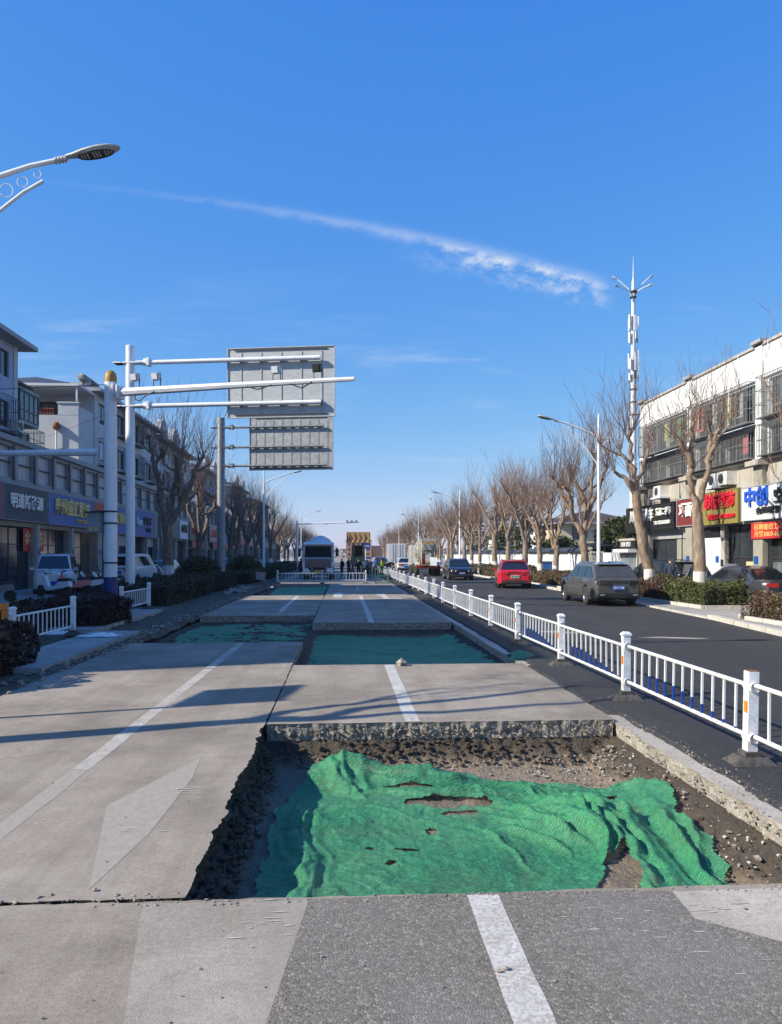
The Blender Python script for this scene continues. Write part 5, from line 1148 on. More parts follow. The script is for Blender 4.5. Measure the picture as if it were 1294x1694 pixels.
# ------------------------------------------------------------ phone mast with lamps
def mast(loc, label, h=30.0):
    r = empty('phone_mast', loc, 0, label, 'mast')
    k = h/30; cyl_pole([(.36*k, 0), (.34*k, 6*k), (.21*k, 21*k), (.15*k, 27.5*k), (.10*k, 27.8*k)], 14).build('mast_pole', 'wall_white', r)
    m = MB(); m.lathe([(.16*k, 26.6*k), (.13*k, 27.6*k), (.06*k, 28.0*k), (.012*k, 30*k)], n=10); m.build('spike', 'wall_white', r)
    m = MB(); m.lathe([(.2*k, 26.5*k), (.33*k, 26.55*k), (.33*k, 26.7*k), (.2*k, 26.75*k)], n=12); m.lathe([(.2*k, 26.0*k), (.3*k, 26.02*k), (.3*k, 26.15*k), (.2*k, 26.2*k)], n=12); m.build('ring_plate', 'steel_dark', r)
    for a, e, up in ((R(12), 1.6, 1.5), (R(168), 1.5, 1.35), (R(-20), 1.25, .35), (R(-160), 1.7, .15)):
        c, s = math.cos(a), math.sin(a); m = MB(); m.tube([(.15*c*k, .15*s*k, 26.2*k), (.45*c*k, .45*s*k, (26.6+.25*up)*k), (e*.7*c*k, e*.7*s*k, (26.7+up*.6)*k), (e*c*k, e*s*k, (26.75+up*.85)*k)], .05*k, 6); la = m.build('lamp_arm', 'wall_white', r)
        m = MB(); m.tube([(e*c*k, e*s*k, (26.72+up*.85)*k), ((e+.25)*c*k, (e+.25)*s*k, (26.77+up*.95)*k), ((e+.5)*c*k, (e+.5)*s*k, (26.8+up)*k)], [.06*k, .13*k, .05*k], 8); m.build('lamp_head', 'galvanised', la)
    rng = random.Random(2)
    for z, n, hh in ((23.6, 5, 1.4), (22.3, 4, 1.0), (20.0, 5, 2.0), (18.6, 5, .8)):
        for q in range(n):
            a = 6.283*q/n+z; m = MB(); d = .44*k; m.box((d*math.cos(a), d*math.sin(a), z*k+.2*math.sin(q*2.1)), (.10*k, .22*k, hh*k*(.75+.25*math.cos(q*1.7))), rz=a); ap = m.build('antenna', rng.choice(['wall_white', 'cut_stone', 'wall_white', 'steel_dark']) if z < 19 or z > 22 else 'wall_white', r)
            m = MB(); m.box((d*.5*math.cos(a), d*.5*math.sin(a), z*k), (.4*k, .05*k, .06*k), rz=a); m.build('bracket', 'steel_dark', ap)
    for q in range(3):
        a = 2.1*q+1; m = MB(); m.tube([(.3*k*math.cos(a), .3*k*math.sin(a), 15*k), (.34*k*math.cos(a), .34*k*math.sin(a), 19*k)], .03*k, 5); m.build('feeder_cable', 'steel_dark', r)
    for z in (15, 16.2, 17.4): m = MB(); m.lathe([(.3*k, z*k), (.36*k, (z+.02)*k), (.36*k, (z+.08)*k), (.3*k, (z+.1)*k)], n=10); m.build('clamp', 'steel_dark', r)
mast((27.2, 70, 0), 'tall white phone mast with lamp arms and antennas above the right-hand trees'); mast((38, 330, 0), 'tiny distant phone mast over the right-hand tree row')
# overhead wire left
m = MB(); m.tube([(-22, 31, 8.6), (-14, 29, 7.95), (-8.0, 26.7, 7.75)], .012, 4); tag(m.build('overhead_wire', 'steel_dark'), 'thin black overhead wire running to the thick white pole', 'wire')
m = MB(); m.tube([(-18.5, 49, 9.3), (-12, 40, 9.2), (-8.1, 29.9, 7.65)], .010, 4); tag(m.build('overhead_wire', 'steel_dark'), 'thin wire from the terrace wall to the slimmer white pole', 'wire')
# distant signs and gantries
def far_gantry(x, y, h, w_, label, bw, m_):
    r = empty('traffic_gantry', (x, y, 0), 0, label, 'gantry'); cyl_pole([(.16, 0), (.12, h)], 8).build('pole', 'pole_white', r); m = MB(); m.tube([(0, 0, h-.5), (w_, 0, h-.2)], .09, 6); m.build('arm', 'pole_white', r)
    if bw: m = MB(); m.b2(w_-bw, w_, -.15, -.08, h-1.6, h+.4); m.build('sign_board', m_, r)
    else:
        for k in range(3): m = MB(); m.box((w_-.3-k*.6, -.1, h-.05), (.3, .25, .25)); m.build('camera', 'galvanised', r)
far_gantry(-6.0, 100, 6.4, 8, 'white camera gantry above the mixer truck', 0, None); far_gantry(14, 150, 6.4, -0.0, 'bare white pole on the right far down the road', 0, None) if False else None
r = empty('road_sign', (4.1, 140, 0), 0, 'blue direction sign far away beside the raised bucket', 'sign'); m = MB(); m.b2(-.85, .85, 0, .08, 2.9, 4.1); m.build('panel', 'blue_paint', r); cyl_pole([(.07, 0), (.07, 3.0)], 8).build('post', 'pole_white', r)
lt = link('lettering', text_mesh('lettering', '江州南路', .34, 'letter_white', .01, .01, width=1.3), r); lt.matrix_local = face_matrix('-Y', (0, -.02, 3.5))

# ------------------------------------------------------------ trees
def tree_mesh(seed, limbs, trunk, r0, shoot_len=(1.6, 3.4), dens=1.0, low=.35):
    """trunk: polyline to the fork; limbs: list of polylines starting near the fork. Returns trunk, twigs"""
    rng = random.Random(seed); T = MB(); C = MB(); ends = []
    h = trunk[-1][2]
    def wig(pts, n=4, amp=.05):
        out = [Vector(pts[0])]
        for a, b_ in zip(pts, pts[1:]):
            a, b_ = Vector(a), Vector(b_)
            for k in range(1, n+1): out.append(a.lerp(b_, k/n) + Vector((rng.gauss(0, amp), rng.gauss(0, amp), rng.gauss(0, amp*.4)))*(0 if k == n else 1))
        return out
    tp = wig(trunk, 4, .025); n = len(tp); rads = [r0*(1.28-.28*min(1, i/1.5))*(1-.32*i/n)*(1+.06*rng.gauss(0, 1)) for i in range(n)]; T.tube(tp, rads, 10)
    rf = rads[-1]
    def knob(p, r): T.tube([p-Vector((0, 0, r*1.3)), p, p+Vector((0, 0, r*1.1))], [r*.7, r*1.25, r*.5], 7)
    def shoots(p, n, dirv, sp):
        for k in range(n):
            d = (Vector(dirv)*.35 + Vector((rng.gauss(0, sp), rng.gauss(0, sp), 1.05))).normalized(); l = rng.uniform(*shoot_len)*(1 if rng.random() > .25 else .5); c = d.cross(Vector((rng.gauss(0, 1), rng.gauss(0, 1), 0)))*.12*l
            a = p+Vector((rng.gauss(0, .04), rng.gauss(0, .04), rng.gauss(0, .05))); mid = a+d*l*.5+c+Vector((d.x, d.y, 0))*l*.10; e = a+d*l+Vector((0, 0, .14*l)); r = rng.uniform(.010, .0165)
            C.tube([a, mid, e], [r, r*.65, r*.22], 3, cap=False)
            for q in range(rng.randint(1, 3)):
                t_ = rng.uniform(.3, .85); s = a.lerp(mid, t_*2) if t_ < .5 else mid.lerp(e, t_*2-1); dd = (d+Vector((rng.gauss(0, .5), rng.gauss(0, .5), .2))).normalized(); C.tube([s, s+dd*l*rng.uniform(.15, .35)], [r*.55, r*.2], 3, cap=False)
    for lb in limbs:
        pts = wig(lb, 4, .05); n = len(pts); ra = rf*rng.uniform(.68, .82); rr = [ra*(1-.52*i/(n-1)) for i in range(n)]; T.tube(pts, rr, 8); knob(pts[-1], rr[-1])
        d = (pts[-1]-pts[-3]).normalized(); shoots(pts[-1], int(rng.randint(14, 21)*dens), d, .28)
        for i in range(2, n-1):
            if i > n//3 and rng.random() < .5: shoots(pts[i], int(rng.randint(1, 4)*dens), (pts[i]-pts[0]).normalized(), .5)
            if rng.random() < low and i > 3:                # short side limb with its own knob
                e = pts[i]+Vector((rng.gauss(0, .5), rng.gauss(0, .5), rng.uniform(.25, .6))); T.tube([pts[i], pts[i].lerp(e, .5)+Vector((0, 0, -.05)), e], [rr[i]*.7, rr[i]*.55, rr[i]*.45], 6); knob(e, rr[i]*.4); shoots(e, int(rng.randint(10, 16)*dens), (e-pts[i]).normalized(), .42)
    shoots(tp[-1], int(4*dens), (0, 0, 1), .6)
    wb = MB(); k = max(i for i, p in enumerate(tp) if p.z <= 1.35) + 1 if any(p.z <= 1.35 for p in tp) else 2
    wp = tp[:k]; last = wp[-1]; nx_ = tp[min(k, len(tp)-1)]
    if nx_.z > 1.25 and last.z < 1.2: f = (1.25-last.z)/(nx_.z-last.z); wp = wp+[last.lerp(nx_, f)]; wr = rads[:k]+[rads[k-1]*(1-f)+rads[min(k, len(tp)-1)]*f]
    else: wr = rads[:k]
    wb.tube(wp, [x+.006 for x in wr], 12, cap=False)
    return T, C, wb
def tree_kind(name, seed, limbs, trunk, r0=.24, dark=False, **k):
    T, C, W = tree_mesh(seed, limbs, trunk, r0, **k)
    return (T.mesh('trunk', 'bark_dark' if dark else 'bark'), C.mesh('crown', 'twig_dark' if dark else 'twig'), W.mesh('whitewash', 'whitewash'))
def put_tree(kind, loc, label, rz=0.0, s=1.0, group=None):
    r = empty('plane_tree', loc, rz, label, 'tree', group); r.scale = (s, s, s)
    t_ = link('trunk', kind[0], r); link('crown', kind[1], r); link('whitewash', kind[2], t_); return r
def rand_limbs(seed, fork, n, spread, top):
    rng = random.Random(seed); out = []
    for k in range(n):
        a = 6.283*k/n+rng.uniform(-.5, .5); s = spread*rng.uniform(.6, 1.2); t_ = top*rng.uniform(.88, 1.08)
        c, q = math.cos(a)*s, math.sin(a)*s; out.append([(0, 0, fork-.15), (c*.35, q*.35, fork+(t_-fork)*.38), (c*.75, q*.75, fork+(t_-fork)*.75), (c, q, t_)])
    return out
KR1 = tree_kind('a', 1, [[(-.16, 0, 3.2), (-.3, .1, 4.4), (-.35, .05, 5.6), (-.28, 0, 6.6)], [(-.33, .05, 5.0), (-.65, -.1, 5.6), (-1.1, -.2, 6.1)], [(-.16, 0, 3.2), (.12, -.1, 4.5), (.3, -.2, 5.5), (.65, -.2, 6.4)], [(.25, -.15, 5.2), (.45, .1, 6.0), (.42, .2, 6.6)]], [(0, 0, 0), (-.02, 0, 1.6), (-.14, 0, 3.35)], .25, shoot_len=(1.3, 2.8), dens=.75, low=.2)
KR2 = tree_kind('b', 2, [[(-.75, 0, 4.9), (-1.0, .1, 5.6), (-1.35, .1, 6.3)], [(-.75, 0, 4.9), (-.85, 0, 5.9), (-.9, .1, 7.0)], [(-.7, 0, 4.5), (-.42, -.1, 5.3), (-.25, -.2, 6.2)], [(-.62, 0, 4.2), (-1.2, -.2, 5.0), (-1.7, -.2, 5.3)]], [(0, 0, 0), (-.12, 0, 1.2), (-.45, 0, 2.8), (-.68, 0, 4.2), (-.76, 0, 5.0)], .25, shoot_len=(1.6, 3.2), dens=.85, low=.2)
KR3 = tree_kind('c', 3, [[(-.12, 0, 2.7), (-.75, .1, 4.0), (-1.25, .2, 5.3), (-1.7, .2, 5.9)], [(-.12, 0, 2.7), (.2, 0, 4.2), (.32, 0, 5.8), (.5, .1, 7.0)], [(.15, 0, 3.9), (-.2, .2, 5.2), (-.7, .3, 6.3)], [(-.6, .1, 3.7), (-1.0, -.5, 4.9), (-1.4, -.7, 5.4)], [(.2, 0, 4.2), (.7, -.3, 5.6), (.95, -.4, 6.4)]], [(0, 0, 0), (-.05, 0, 1.5), (-.13, 0, 2.85)], .28, shoot_len=(1.6, 3.3))
KL1 = tree_kind('d', 4, [[(-.1, 0, 3.3), (-.45, .1, 4.9), (-.8, .2, 6.4), (-.95, .2, 7.3)], [(-.1, 0, 3.3), (.7, 0, 4.5), (1.3, 0, 5.9), (1.75, .1, 7.0)], [(-.05, 0, 3.2), (.1, .3, 5.0), (.35, .4, 6.6)], [(.7, 0, 4.5), (.6, -.3, 6.2), (.8, -.4, 7.2)]], [(0, 0, 0), (-.06, 0, 1.7), (-.1, 0, 3.4)], .34, True, shoot_len=(1.8, 3.6), dens=1.0)
KS = tree_kind('s', 5, [[(0, 0, 4.5), (.2, .5, 5.6), (.4, 1.0, 6.9)], [(0, 0, 4.5), (.1, -.2, 5.7), (.3, -.1, 7.1)], [(0, 0, 4.0), (-.1, .5, 4.8), (-.2, .8, 5.6)]], [(0, 0, 0), (.05, 0, 2.2), (0, .05, 4.6)], .19, True, shoot_len=(1., 2.2), dens=.3, low=.12)
KR = [tree_kind('e%d' % k, 10+k, rand_limbs(30+k, 2.5+.25*k, 4+k % 3, 1.3+.12*k, 5.6+.2*k), [(0, 0, 0), (.06*(k-2), .03, 1.4), (.1*(k-2), 0, 2.6+.25*k)], .22+.012*k, shoot_len=(1.5, 3.1), dens=.85, low=.22) for k in range(5)]
KL = [tree_kind('f%d' % k, 20+k, rand_limbs(50+k, 2.4+.2*k, 4+k % 2, 1.6, 6.0+.2*k), [(0, 0, 0), (.05*(k-1), .03, 1.4), (.1*(k-1), 0, 2.5+.2*k)], .27, True, shoot_len=(1.8, 3.6), dens=.75, low=.25) for k in range(4)]
GR = 'bare pollarded trees along the right side'; GL = 'bare pollarded trees along the left side'
put_tree(KR1, (13.0, 27.0, .1), 'bare pollarded tree with whitewashed foot in front of the red-lettered sign', group=GR)
put_tree(KR2, (13.0, 31.4, .1), 'bare tree leaning left with whitewashed foot, before the black shop sign', group=GR)
put_tree(KR3, (13.0, 40.2, .1), 'broad forked bare tree beside the nearest right-hand lamp', group=GR)
put_tree(KR[2], (13.4, 20.6, .1), 'bare tree at the right frame edge, only its branches in view', 2.4, 1.0, GR)
ylist = [46.5, 51, 55.5, 60.5, 65.5, 71, 77, 83, 89, 95, 101, 107]; nm = ['first', 'second', 'third', 'fourth', 'fifth', 'sixth', 'seventh', 'eighth', 'ninth', 'tenth', 'eleventh', 'twelfth']
rng = random.Random(9)
for k, y in enumerate(ylist): put_tree(KR[k % 5], (13.1+rng.uniform(-.4, .4), y, .1), 'bare pollarded tree on the right, %s beyond the broad forked one' % nm[k], rng.uniform(0, 6.28), rng.uniform(.9, 1.08), GR)
for k in range(22): put_tree(KR[k % 5], (13.2+rng.uniform(-.5, .5), 113+k*6.6, .1), 'bare tree in the far stretch of the right-hand row', rng.uniform(0, 6.28), rng.uniform(.9, 1.1), GR)
for k in range(9): put_tree(KR[(k+2) % 5], (20.5+rng.uniform(-1, 1), 66+k*11, .1), 'bare tree standing behind the white boundary wall', rng.uniform(0, 6.28), rng.uniform(.95, 1.1), 'bare trees behind the boundary wall')
put_tree(KL1, (-9.1, 40.5, .1), 'big dark bare tree with a wide fork between the tall poles and the grey pole', 0, 1.0, GL)
put_tree(KL[0], (-9.5, 51.5, .1), 'second dark bare tree on the left with a leaning trunk', .4, 1.05, GL)
put_tree(KS, (-7.7, 6.9, 0), 'bare tree just left of view whose branch shadows cross the slab', 0, 1, GL)
nl = ['third', 'fourth', 'fifth', 'sixth', 'seventh', 'eighth']
for k, y in enumerate([66, 72, 80, 88, 96, 104]): put_tree(KL[(k+1) % 4], (-10+rng.uniform(-.4, .4), y, .1), '%s dark bare tree on the left, beyond the grey sign pole' % nl[k], rng.uniform(0, 6.28), rng.uniform(.95, 1.1), GL)
for k in range(16): put_tree(KL[k % 4] if k < 6 else KR[k % 5], (-9.5+rng.uniform(-.6, .6), 113+k*9, .1), 'bare tree in the far stretch of the left-hand row', rng.uniform(0, 6.28), rng.uniform(.85, 1.0), GL)

# ------------------------------------------------------------ hedges, shrubs, evergreens
def hedge_pts(x0, x1, y0, y1, z0, h, n, rng_, wob=.24):
    """points near the surface of a loosely clipped block"""
    P = []; k = 0
    while len(P) < n and k < n*6:
        k += 1; f = rng_.random(); a, b_, c = rng_.random(3); d = abs(rng_.normal(0, .09))
        w_ = x1-x0; l = y1-y0; At, Ax, Ay = w_*l, l*h, w_*h; s = rng_.random()*(At+2*Ax+2*Ay)
        if s < At: p = [x0+a*w_, y0+b_*l, z0+h-d]
        elif s < At+Ax: p = [x0+d, y0+b_*l, z0+c*h]
        elif s < At+2*Ax: p = [x1-d, y0+b_*l, z0+c*h]
        elif s < At+2*Ax+Ay: p = [x0+a*w_, y0+d, z0+c*h]
        else: p = [x0+a*w_, y1-d, z0+c*h]
        e = fbm(p[0]*1.7, p[1]*1.7, p[2]*1.7, 3)*wob; cx, cy = (x0+x1)/2, (y0+y1)/2
        rc = max(abs(p[0]-cx)/(w_/2), abs(p[1]-cy)/(l/2)); p[2] += e*(p[2]-z0)/h + (-.10*max(0, rc-.8)*5*((p[2]-z0)/h)); p[0] += e*np.sign(p[0]-cx)*.6; p[1] += e*np.sign(p[1]-cy)*.6
        P.append(p)
    return np.array(P)
def hedge(label, x0, x1, y0, y1, z0, h, n, leaf, size=.035, seed=1, group='clipped hedges beside the road'):
    rr = np.random.default_rng(seed); r = empty('hedge', ((x0+x1)/2, (y0+y1)/2, z0), 0, label, 'hedge', group); off_ = np.array(r.location)
    link('foliage', leaf_mesh('foliage', hedge_pts(x0, x1, y0, y1, z0, h, n, rr)-off_, size, leaf, rr), r)
    m = MB(); m.b2(x0+.14-off_[0], x1-.14-off_[0], y0+.14-off_[1], y1-.14-off_[1], .02, h-.14); m.build('dark_core', 'hedge_core', r)  # solid dark block filling the inside of the foliage
    st = MB(); q = random.Random(seed)
    for k in range(int((x1-x0)*(y1-y0)*5)+12):
        x = q.uniform(x0, x1)-off_[0]; y = q.uniform(y0, y1)-off_[1]; st.tube([(x, y, 0), (x+q.gauss(0, .08), y+q.gauss(0, .08), h*.6), (x+q.gauss(0, .12), y+q.gauss(0, .12), h+q.uniform(-.05, .16))], [.01, .007, .003], 3, cap=False)
    st.build('stems', 'twig_dark', r); return r
hedge('reddish clipped hedge at the right frame edge', 11.75, 14.2, 14.8, 21.7, .1, .72, 26000, ['leaf_red', 'leaf_red', 'leaf_olive'], .032, 1)
hedge('green clipped hedge in front of the parked sedan', 12.55, 14.2, 25.8, 29.4, .1, .80, 20000, ['leaf_green', 'leaf_olive', 'leaf_green'], .036, 2)
hedge('dark red hedge around the whitewashed tree foot, behind the grey car', 12.5, 13.7, 29.5, 34.0, .1, .72, 18000, ['leaf_red', 'leaf_purple', 'leaf_red'], .034, 3)
hedge('yellowish green hedge strip before the parked black car', 13.75, 14.35, 29.5, 34.0, .1, .85, 9000, ['leaf_olive', 'leaf_green'], .04, 4)
hedge('green hedge between the grey car and the red car', 12.4, 14.0, 36.4, 41.0, .1, .72, 12000, ['leaf_green', 'leaf_red'], .042, 5)
hedge('reddish hedge beside the red car', 12.4, 14.0, 42.0, 52.0, .1, .78, 15000, ['leaf_red', 'leaf_olive'], .045, 6)
hedge('far reddish hedge beside the black car', 12.6, 14.2, 53.0, 80.0, .1, .85, 16000, ['leaf_red', 'leaf_green'], .06, 7)
hedge('dark purple bush at the left frame edge', -6.6, -5.25, 10.6, 13.2, .0, .82, 18000, ['leaf_purple'], .036, 11)
hedge('dark purple bush around the foot of the tall white pole', -8.0, -6.0, 19.6, 22.2, .0, .70, 15000, ['leaf_purple'], .04, 12)
hedge('long dark hedge behind the lone left railing panel', -9.2, -7.2, 14.5, 25.8, .0, .58, 20000, ['leaf_dark', 'leaf_purple'], .045, 13)
hedge('long dark hedge behind the slimmer white pole on the left', -9.2, -6.4, 28.5, 46.5, .0, .85, 26000, ['leaf_dark', 'leaf_dark', 'leaf_purple'], .05, 14)
hedge('dark hedge beyond the grey sign pole', -9.0, -5.8, 49.5, 76, .0, .85, 16000, ['leaf_dark'], .06, 15)
hedge('far dark hedge left of the mixer truck', -9.0, -6.0, 78, 120, .0, .9, 9000, ['leaf_dark'], .09, 16)
def ball_shrub(label, c, rad, n, leaf, size, seed, cat='shrub', name='shrub', squash=.8, group=None):
    rr = np.random.default_rng(seed); d = rr.normal(size=(n, 3)); d /= np.linalg.norm(d, axis=1)[:, None]; k = rr.random((n, 1))**.28
    lump = np.array([1+.16*fbm(p[0]*2, p[1]*2, p[2]*2+seed, 3)+.07*nz(p[0]*7, p[1]*7, p[2]*7) for p in d])[:, None]
    p = d*k*lump*rad; p[:, 2] = p[:, 2]*squash+rad*squash*.85; p = p[p[:, 2] > .02]
    r = empty(name, c, 0, label, cat, group); link('foliage', leaf_mesh('foliage', p, size, leaf, rr), r)
    m = MB(); m.lathe([(.02, 0), (rad*.62, rad*squash*.35), (rad*.72, rad*squash*.85), (rad*.5, rad*squash*1.4), (0, rad*squash*1.58)], n=10); m.build('dark_core', 'hedge_core', r); return r  # dark solid core within the ball of leaves
ball_shrub('rounded green shrub left of the grey sign pole', (-8.4, 45, 0), 1.25, 9000, ['leaf_dark', 'leaf_green'], .06, 21); ball_shrub('rounded olive shrub right of the grey sign pole', (-7.2, 56, 0), 1.3, 6000, ['leaf_dark', 'leaf_olive'], .07, 22)
ball_shrub('large dense evergreen left of the black shop sign', (20.6, 52.5, 0), 2.9, 30000, ['leaf_green', 'leaf_dark', 'leaf_olive'], .11, 23, 'tree', 'evergreen_tree', .92); ball_shrub('smaller dense evergreen in front of the large one by the wall', (20.0, 49.0, .5), 1.9, 16000, ['leaf_green', 'leaf_dark'], .10, 24, 'tree', 'evergreen_tree', .95)
ball_shrub('palm-like green bush below the cream villa', (20.2, 70, 0), 2.0, 7000, ['leaf_dark', 'leaf_green'], .16, 25, 'tree', 'evergreen_tree', 1.0)
ball_shrub('yellow green round shrub beside the blue utility cabinet', (13.0, 52.6, .1), .75, 5000, ['leaf_olive'], .05, 26)
def conifer(label, c, h, rad, seed):
    rr = np.random.default_rng(seed); r = empty('conifer', c, 0, label, 'tree', 'conifers behind the boundary wall'); cyl_pole([(.2, 0), (.12, h*.6), (.02, h)], 8).build('trunk', 'bark_dark', r); P = []
    for lv in range(15):
        z = h*(.12+.86*lv/15); R_ = rad*(1-lv/15.5)*(.8+.4*rr.random())
        for q in range(7):
            a = rr.random()*6.283; l = R_*(.6+.5*rr.random()); t_ = rr.random((70, 1))**.7; sp = .28*l*(1-t_*.5)
            pt = np.concatenate([np.cos(a)*l*t_, np.sin(a)*l*t_, z-.28*l*t_], 1)+rr.normal(size=(70, 3))*sp*np.array([.6, .6, .25]); P.append(pt)
    link('foliage', leaf_mesh('foliage', np.concatenate(P), .11, ['leaf_dark', 'leaf_dark', 'leaf_green'], rr), r)
conifer('dark conifer rising behind the wall among bare trees', (19.6, 82, 0), 8.6, 2.8, 1); conifer('second dark conifer, behind the wall further along', (20, 96, 0), 8.0, 2.8, 2); conifer('third dark conifer far along behind the wall', (20, 112, 0), 8.5, 3.0, 3)

_rr = np.random.default_rng(77); _n = 9000; _x = _rr.uniform(-130, 130, _n); _h = np.array([5.5+2.6*fbm(q*.05, 0, 3, 3)+1.5*nz(q*.3, 2) for q in _x])
_p = np.stack([_x, _rr.uniform(470, 520, _n), _h*_rr.random(_n)**.6], 1)
tag(link('distant_trees', leaf_mesh('distant_trees', _p, .55, ['twig', 'bark_dark', 'leaf_dark'], _rr)), kind='stuff')
# ------------------------------------------------------------ vehicles (forward is +Y in their own frame)
def wheel(parent, x, y, r, w_=.22, rimm='rim', name='wheel', spokes=5):
    s = 1 if x > 0 else -1; t_ = MB(); t_.lathe([(r*.62, -w_/2), (r*.93, -w_/2), (r, -w_/2+.035), (r, w_/2-.035), (r*.93, w_/2), (r*.62, w_/2)], (x, y, r), 22, axis='X'); wo_ = t_.build(name, 'tyre', parent, fix=True)
    m = MB(); fx = x+s*(w_/2-.03); m.lathe([(0, s*.012), (r*.12, s*.012), (r*.12, 0), (r*.2, 0)], (fx, y, r), 10, axis='X')
    for k in range(spokes):
        a = 6.283*k/spokes; m.box((fx, y+math.cos(a)*r*.34, r+math.sin(a)*r*.34), (.03, r*.16, r*.5), rx=a-math.pi/2)
    m.lathe([(r*.56, -s*.02), (r*.56, s*.02), (r*.64, s*.02), (r*.64, -s*.02)], (fx, y, r), 22, axis='X'); m.build('rim', rimm, wo_)
    m = MB(); m.lathe([(0, 0), (r*.6, 0)], (fx-s*.06, y, r), 16, axis='X'); m.build('brake_disc', 'steel_dark', wo_)
    return wo_
def car(label, loc, rz, paint, kind='suv', plate=None, plate_m='plate_blue', lights=True, group=None, name='car', detail=True, cat='car'):
    K = dict(suv=dict(L=4.65, W=1.88, H=1.63, sh=1.01, hood=1.00, wr=.355, wb=2.74, cab=(-2.22, -1.60, -.2, .50, 1.30), zb=.24),
             sedan=dict(L=4.65, W=1.80, H=1.46, sh=.92, hood=.90, wr=.32, wb=2.66, cab=(-1.72, -.95, -.1, .42, 1.30), zb=.19),
             van=dict(L=4.4, W=1.70, H=1.86, sh=1.10, hood=1.05, wr=.31, wb=2.7, cab=(-2.14, -2.05, -.3, 1.15, 1.78), zb=.22))[kind]
    r = empty(name, loc, rz, label, cat, group); Lg, W, H, sh, hood, wr, wb, zb = K['L'], K['W']/2, K['H'], K['sh'], K['hood'], K['wr'], K['wb'], K['zb']; c0, c1, c2, c3, c4 = K['cab']
    yf, yr = wb/2+.02, -wb/2+.02; n = 56; rings = []; ra = wr+.065
    for i in range(n+1):
        y = -Lg/2+Lg*i/n; e = min(y+Lg/2, Lg/2-y); k = 1-(.20*max(0, 1-e/.38)**2); front_ = y > c4-.05
        if y > 0: k = 1-(.26*max(0, 1-(Lg/2-y)/.55)**2)
        zt = sh if y < c4-.3 else sh+(hood-sh)*min(1, (y-c4+.3)/.3) - (.20 if kind != 'van' else .12)*max(0, (y-c4)/(Lg/2-c4))**2.2
        if y < -Lg/2+.30: zt = sh-(.05*(1-(y+Lg/2)/.30))
        if kind == 'sedan' and y < c0+.1: zt = sh+.04-.05*max(0, (c0-y)/(Lg/2+c0))
        z0 = zb+(.10*max(0, 1-e/.3)); ar = 0
        for yw in (yf, yr):
            d = abs(y-yw)
            if d < ra: ar = max(ar, wr+math.sqrt(ra*ra-d*d)-.01)
        zl = max(z0, ar); zm = max(zl+.06, .58*sh+.05)
        ring = [(0, z0 if not ar else zl), (W*k*.60, z0 if not ar else zl), (W*k*.97, zl), (W*k*1.0, min(zl+.05, zm-.02)), (W*k*1.005, zm), (W*k*.985, zm+(zt-zm)*.55), (W*k*.955, zt-.035), (W*k*.90, zt), (W*k*.45, zt+.02), (0, zt+.025)]
        rings.append((y, ring))
    vs = []; m_ = len(rings[0][1])
    for y, rg_ in rings:
        vs += [(x, y, z) for x, z in rg_] + [(-x, y, z) for x, z in rg_[1:-1][::-1]]
    q = 2*m_-2; fs = [(i*q+j, (i+1)*q+j, (i+1)*q+(j+1) % q, i*q+(j+1) % q) for i in range(n) for j in range(q)]; fs += [tuple(range(q)), tuple(range(n*q, n*q+q))[::-1]]
    b = MB(); b.add(vs, fs, 0, True); bd = b.build('body', paint, r, fix=True); md = bd.modifiers.new('edges', 'EDGE_SPLIT'); md.split_angle = R(38)
    # cabin shell with windows set into it
    wb_, wt_ = W*.90, W*.70; zt = H; prof = [(c0, sh-.02), (c1, zt-.10), ((c1+c2)/2, zt-.02), (c2, zt), ((c2+c3)/2, zt-.015), (c3, zt-.07), (c4, sh-.02)]
    hw = lambda z: wb_+(wt_-wb_)*((z-sh)/(zt-sh))**1.25 if z > sh else wb_
    vs = [(hw(z), y, z) for y, z in prof] + [(-hw(z), y, z) for y, z in prof]; k = len(prof); b = MB(); b.add(vs, [tuple(range(k)), tuple(range(k, 2*k))[::-1]] + [(i, i+k, (i+1)+k, i+1) for i in range(k-1)], 0, False); b.build('cabin', paint, r, bevel=.045, fix=True)
    def ly(t_, a, b_): return a+(b_-a)*t_
    def sidewin(y0b, y0t, y1t, y1b, nm='side_window'):
        for s in (-1, 1):
            z0_, z1_ = sh+.045, zt-.165; p = [(y0b, z0_), (y1b, z0_), (y1t, z1_), (y0t, z1_)]; g = MB()
            o_ = [(s*(hw(z)+.010), y, z) for y, z in p]; i_ = [(s*(hw(z)-.02), y, z) for y, z in p]; g.add(o_+i_, [(0, 1, 2, 3), (0, 4, 5, 1), (1, 5, 6, 2), (2, 6, 7, 3), (3, 7, 4, 0)]); g.build(nm, 'car_glass', r, fix=True)
    rs = (c1-c0)/(zt-.10-sh); fs_ = (c4-c3)/(zt-.07-sh); yb0, yb1 = c0+.10+.05*rs, c4-.14-.05*fs_; yt0, yt1 = c1+.12, c3-.10; mb_ = -.05; hh = .04
    q0 = ly(.34, yb0, yb1); 
    if kind == 'suv': sidewin(yb0+.14, yt0+.10, -1.02, -1.02+.0); sidewin(-.96, -.96, -.06, -.06); sidewin(.0, .0, yt1, yb1)
    elif kind == 'van': sidewin(yb0+.05, yt0+.05, -.9, -.9); sidewin(-.8, -.8, .2, .2); sidewin(.28, .28, yt1, yb1)
    else: sidewin(yb0+.2, yt0+.02, -.10, -.10); sidewin(-.03, -.03, yt1, yb1)
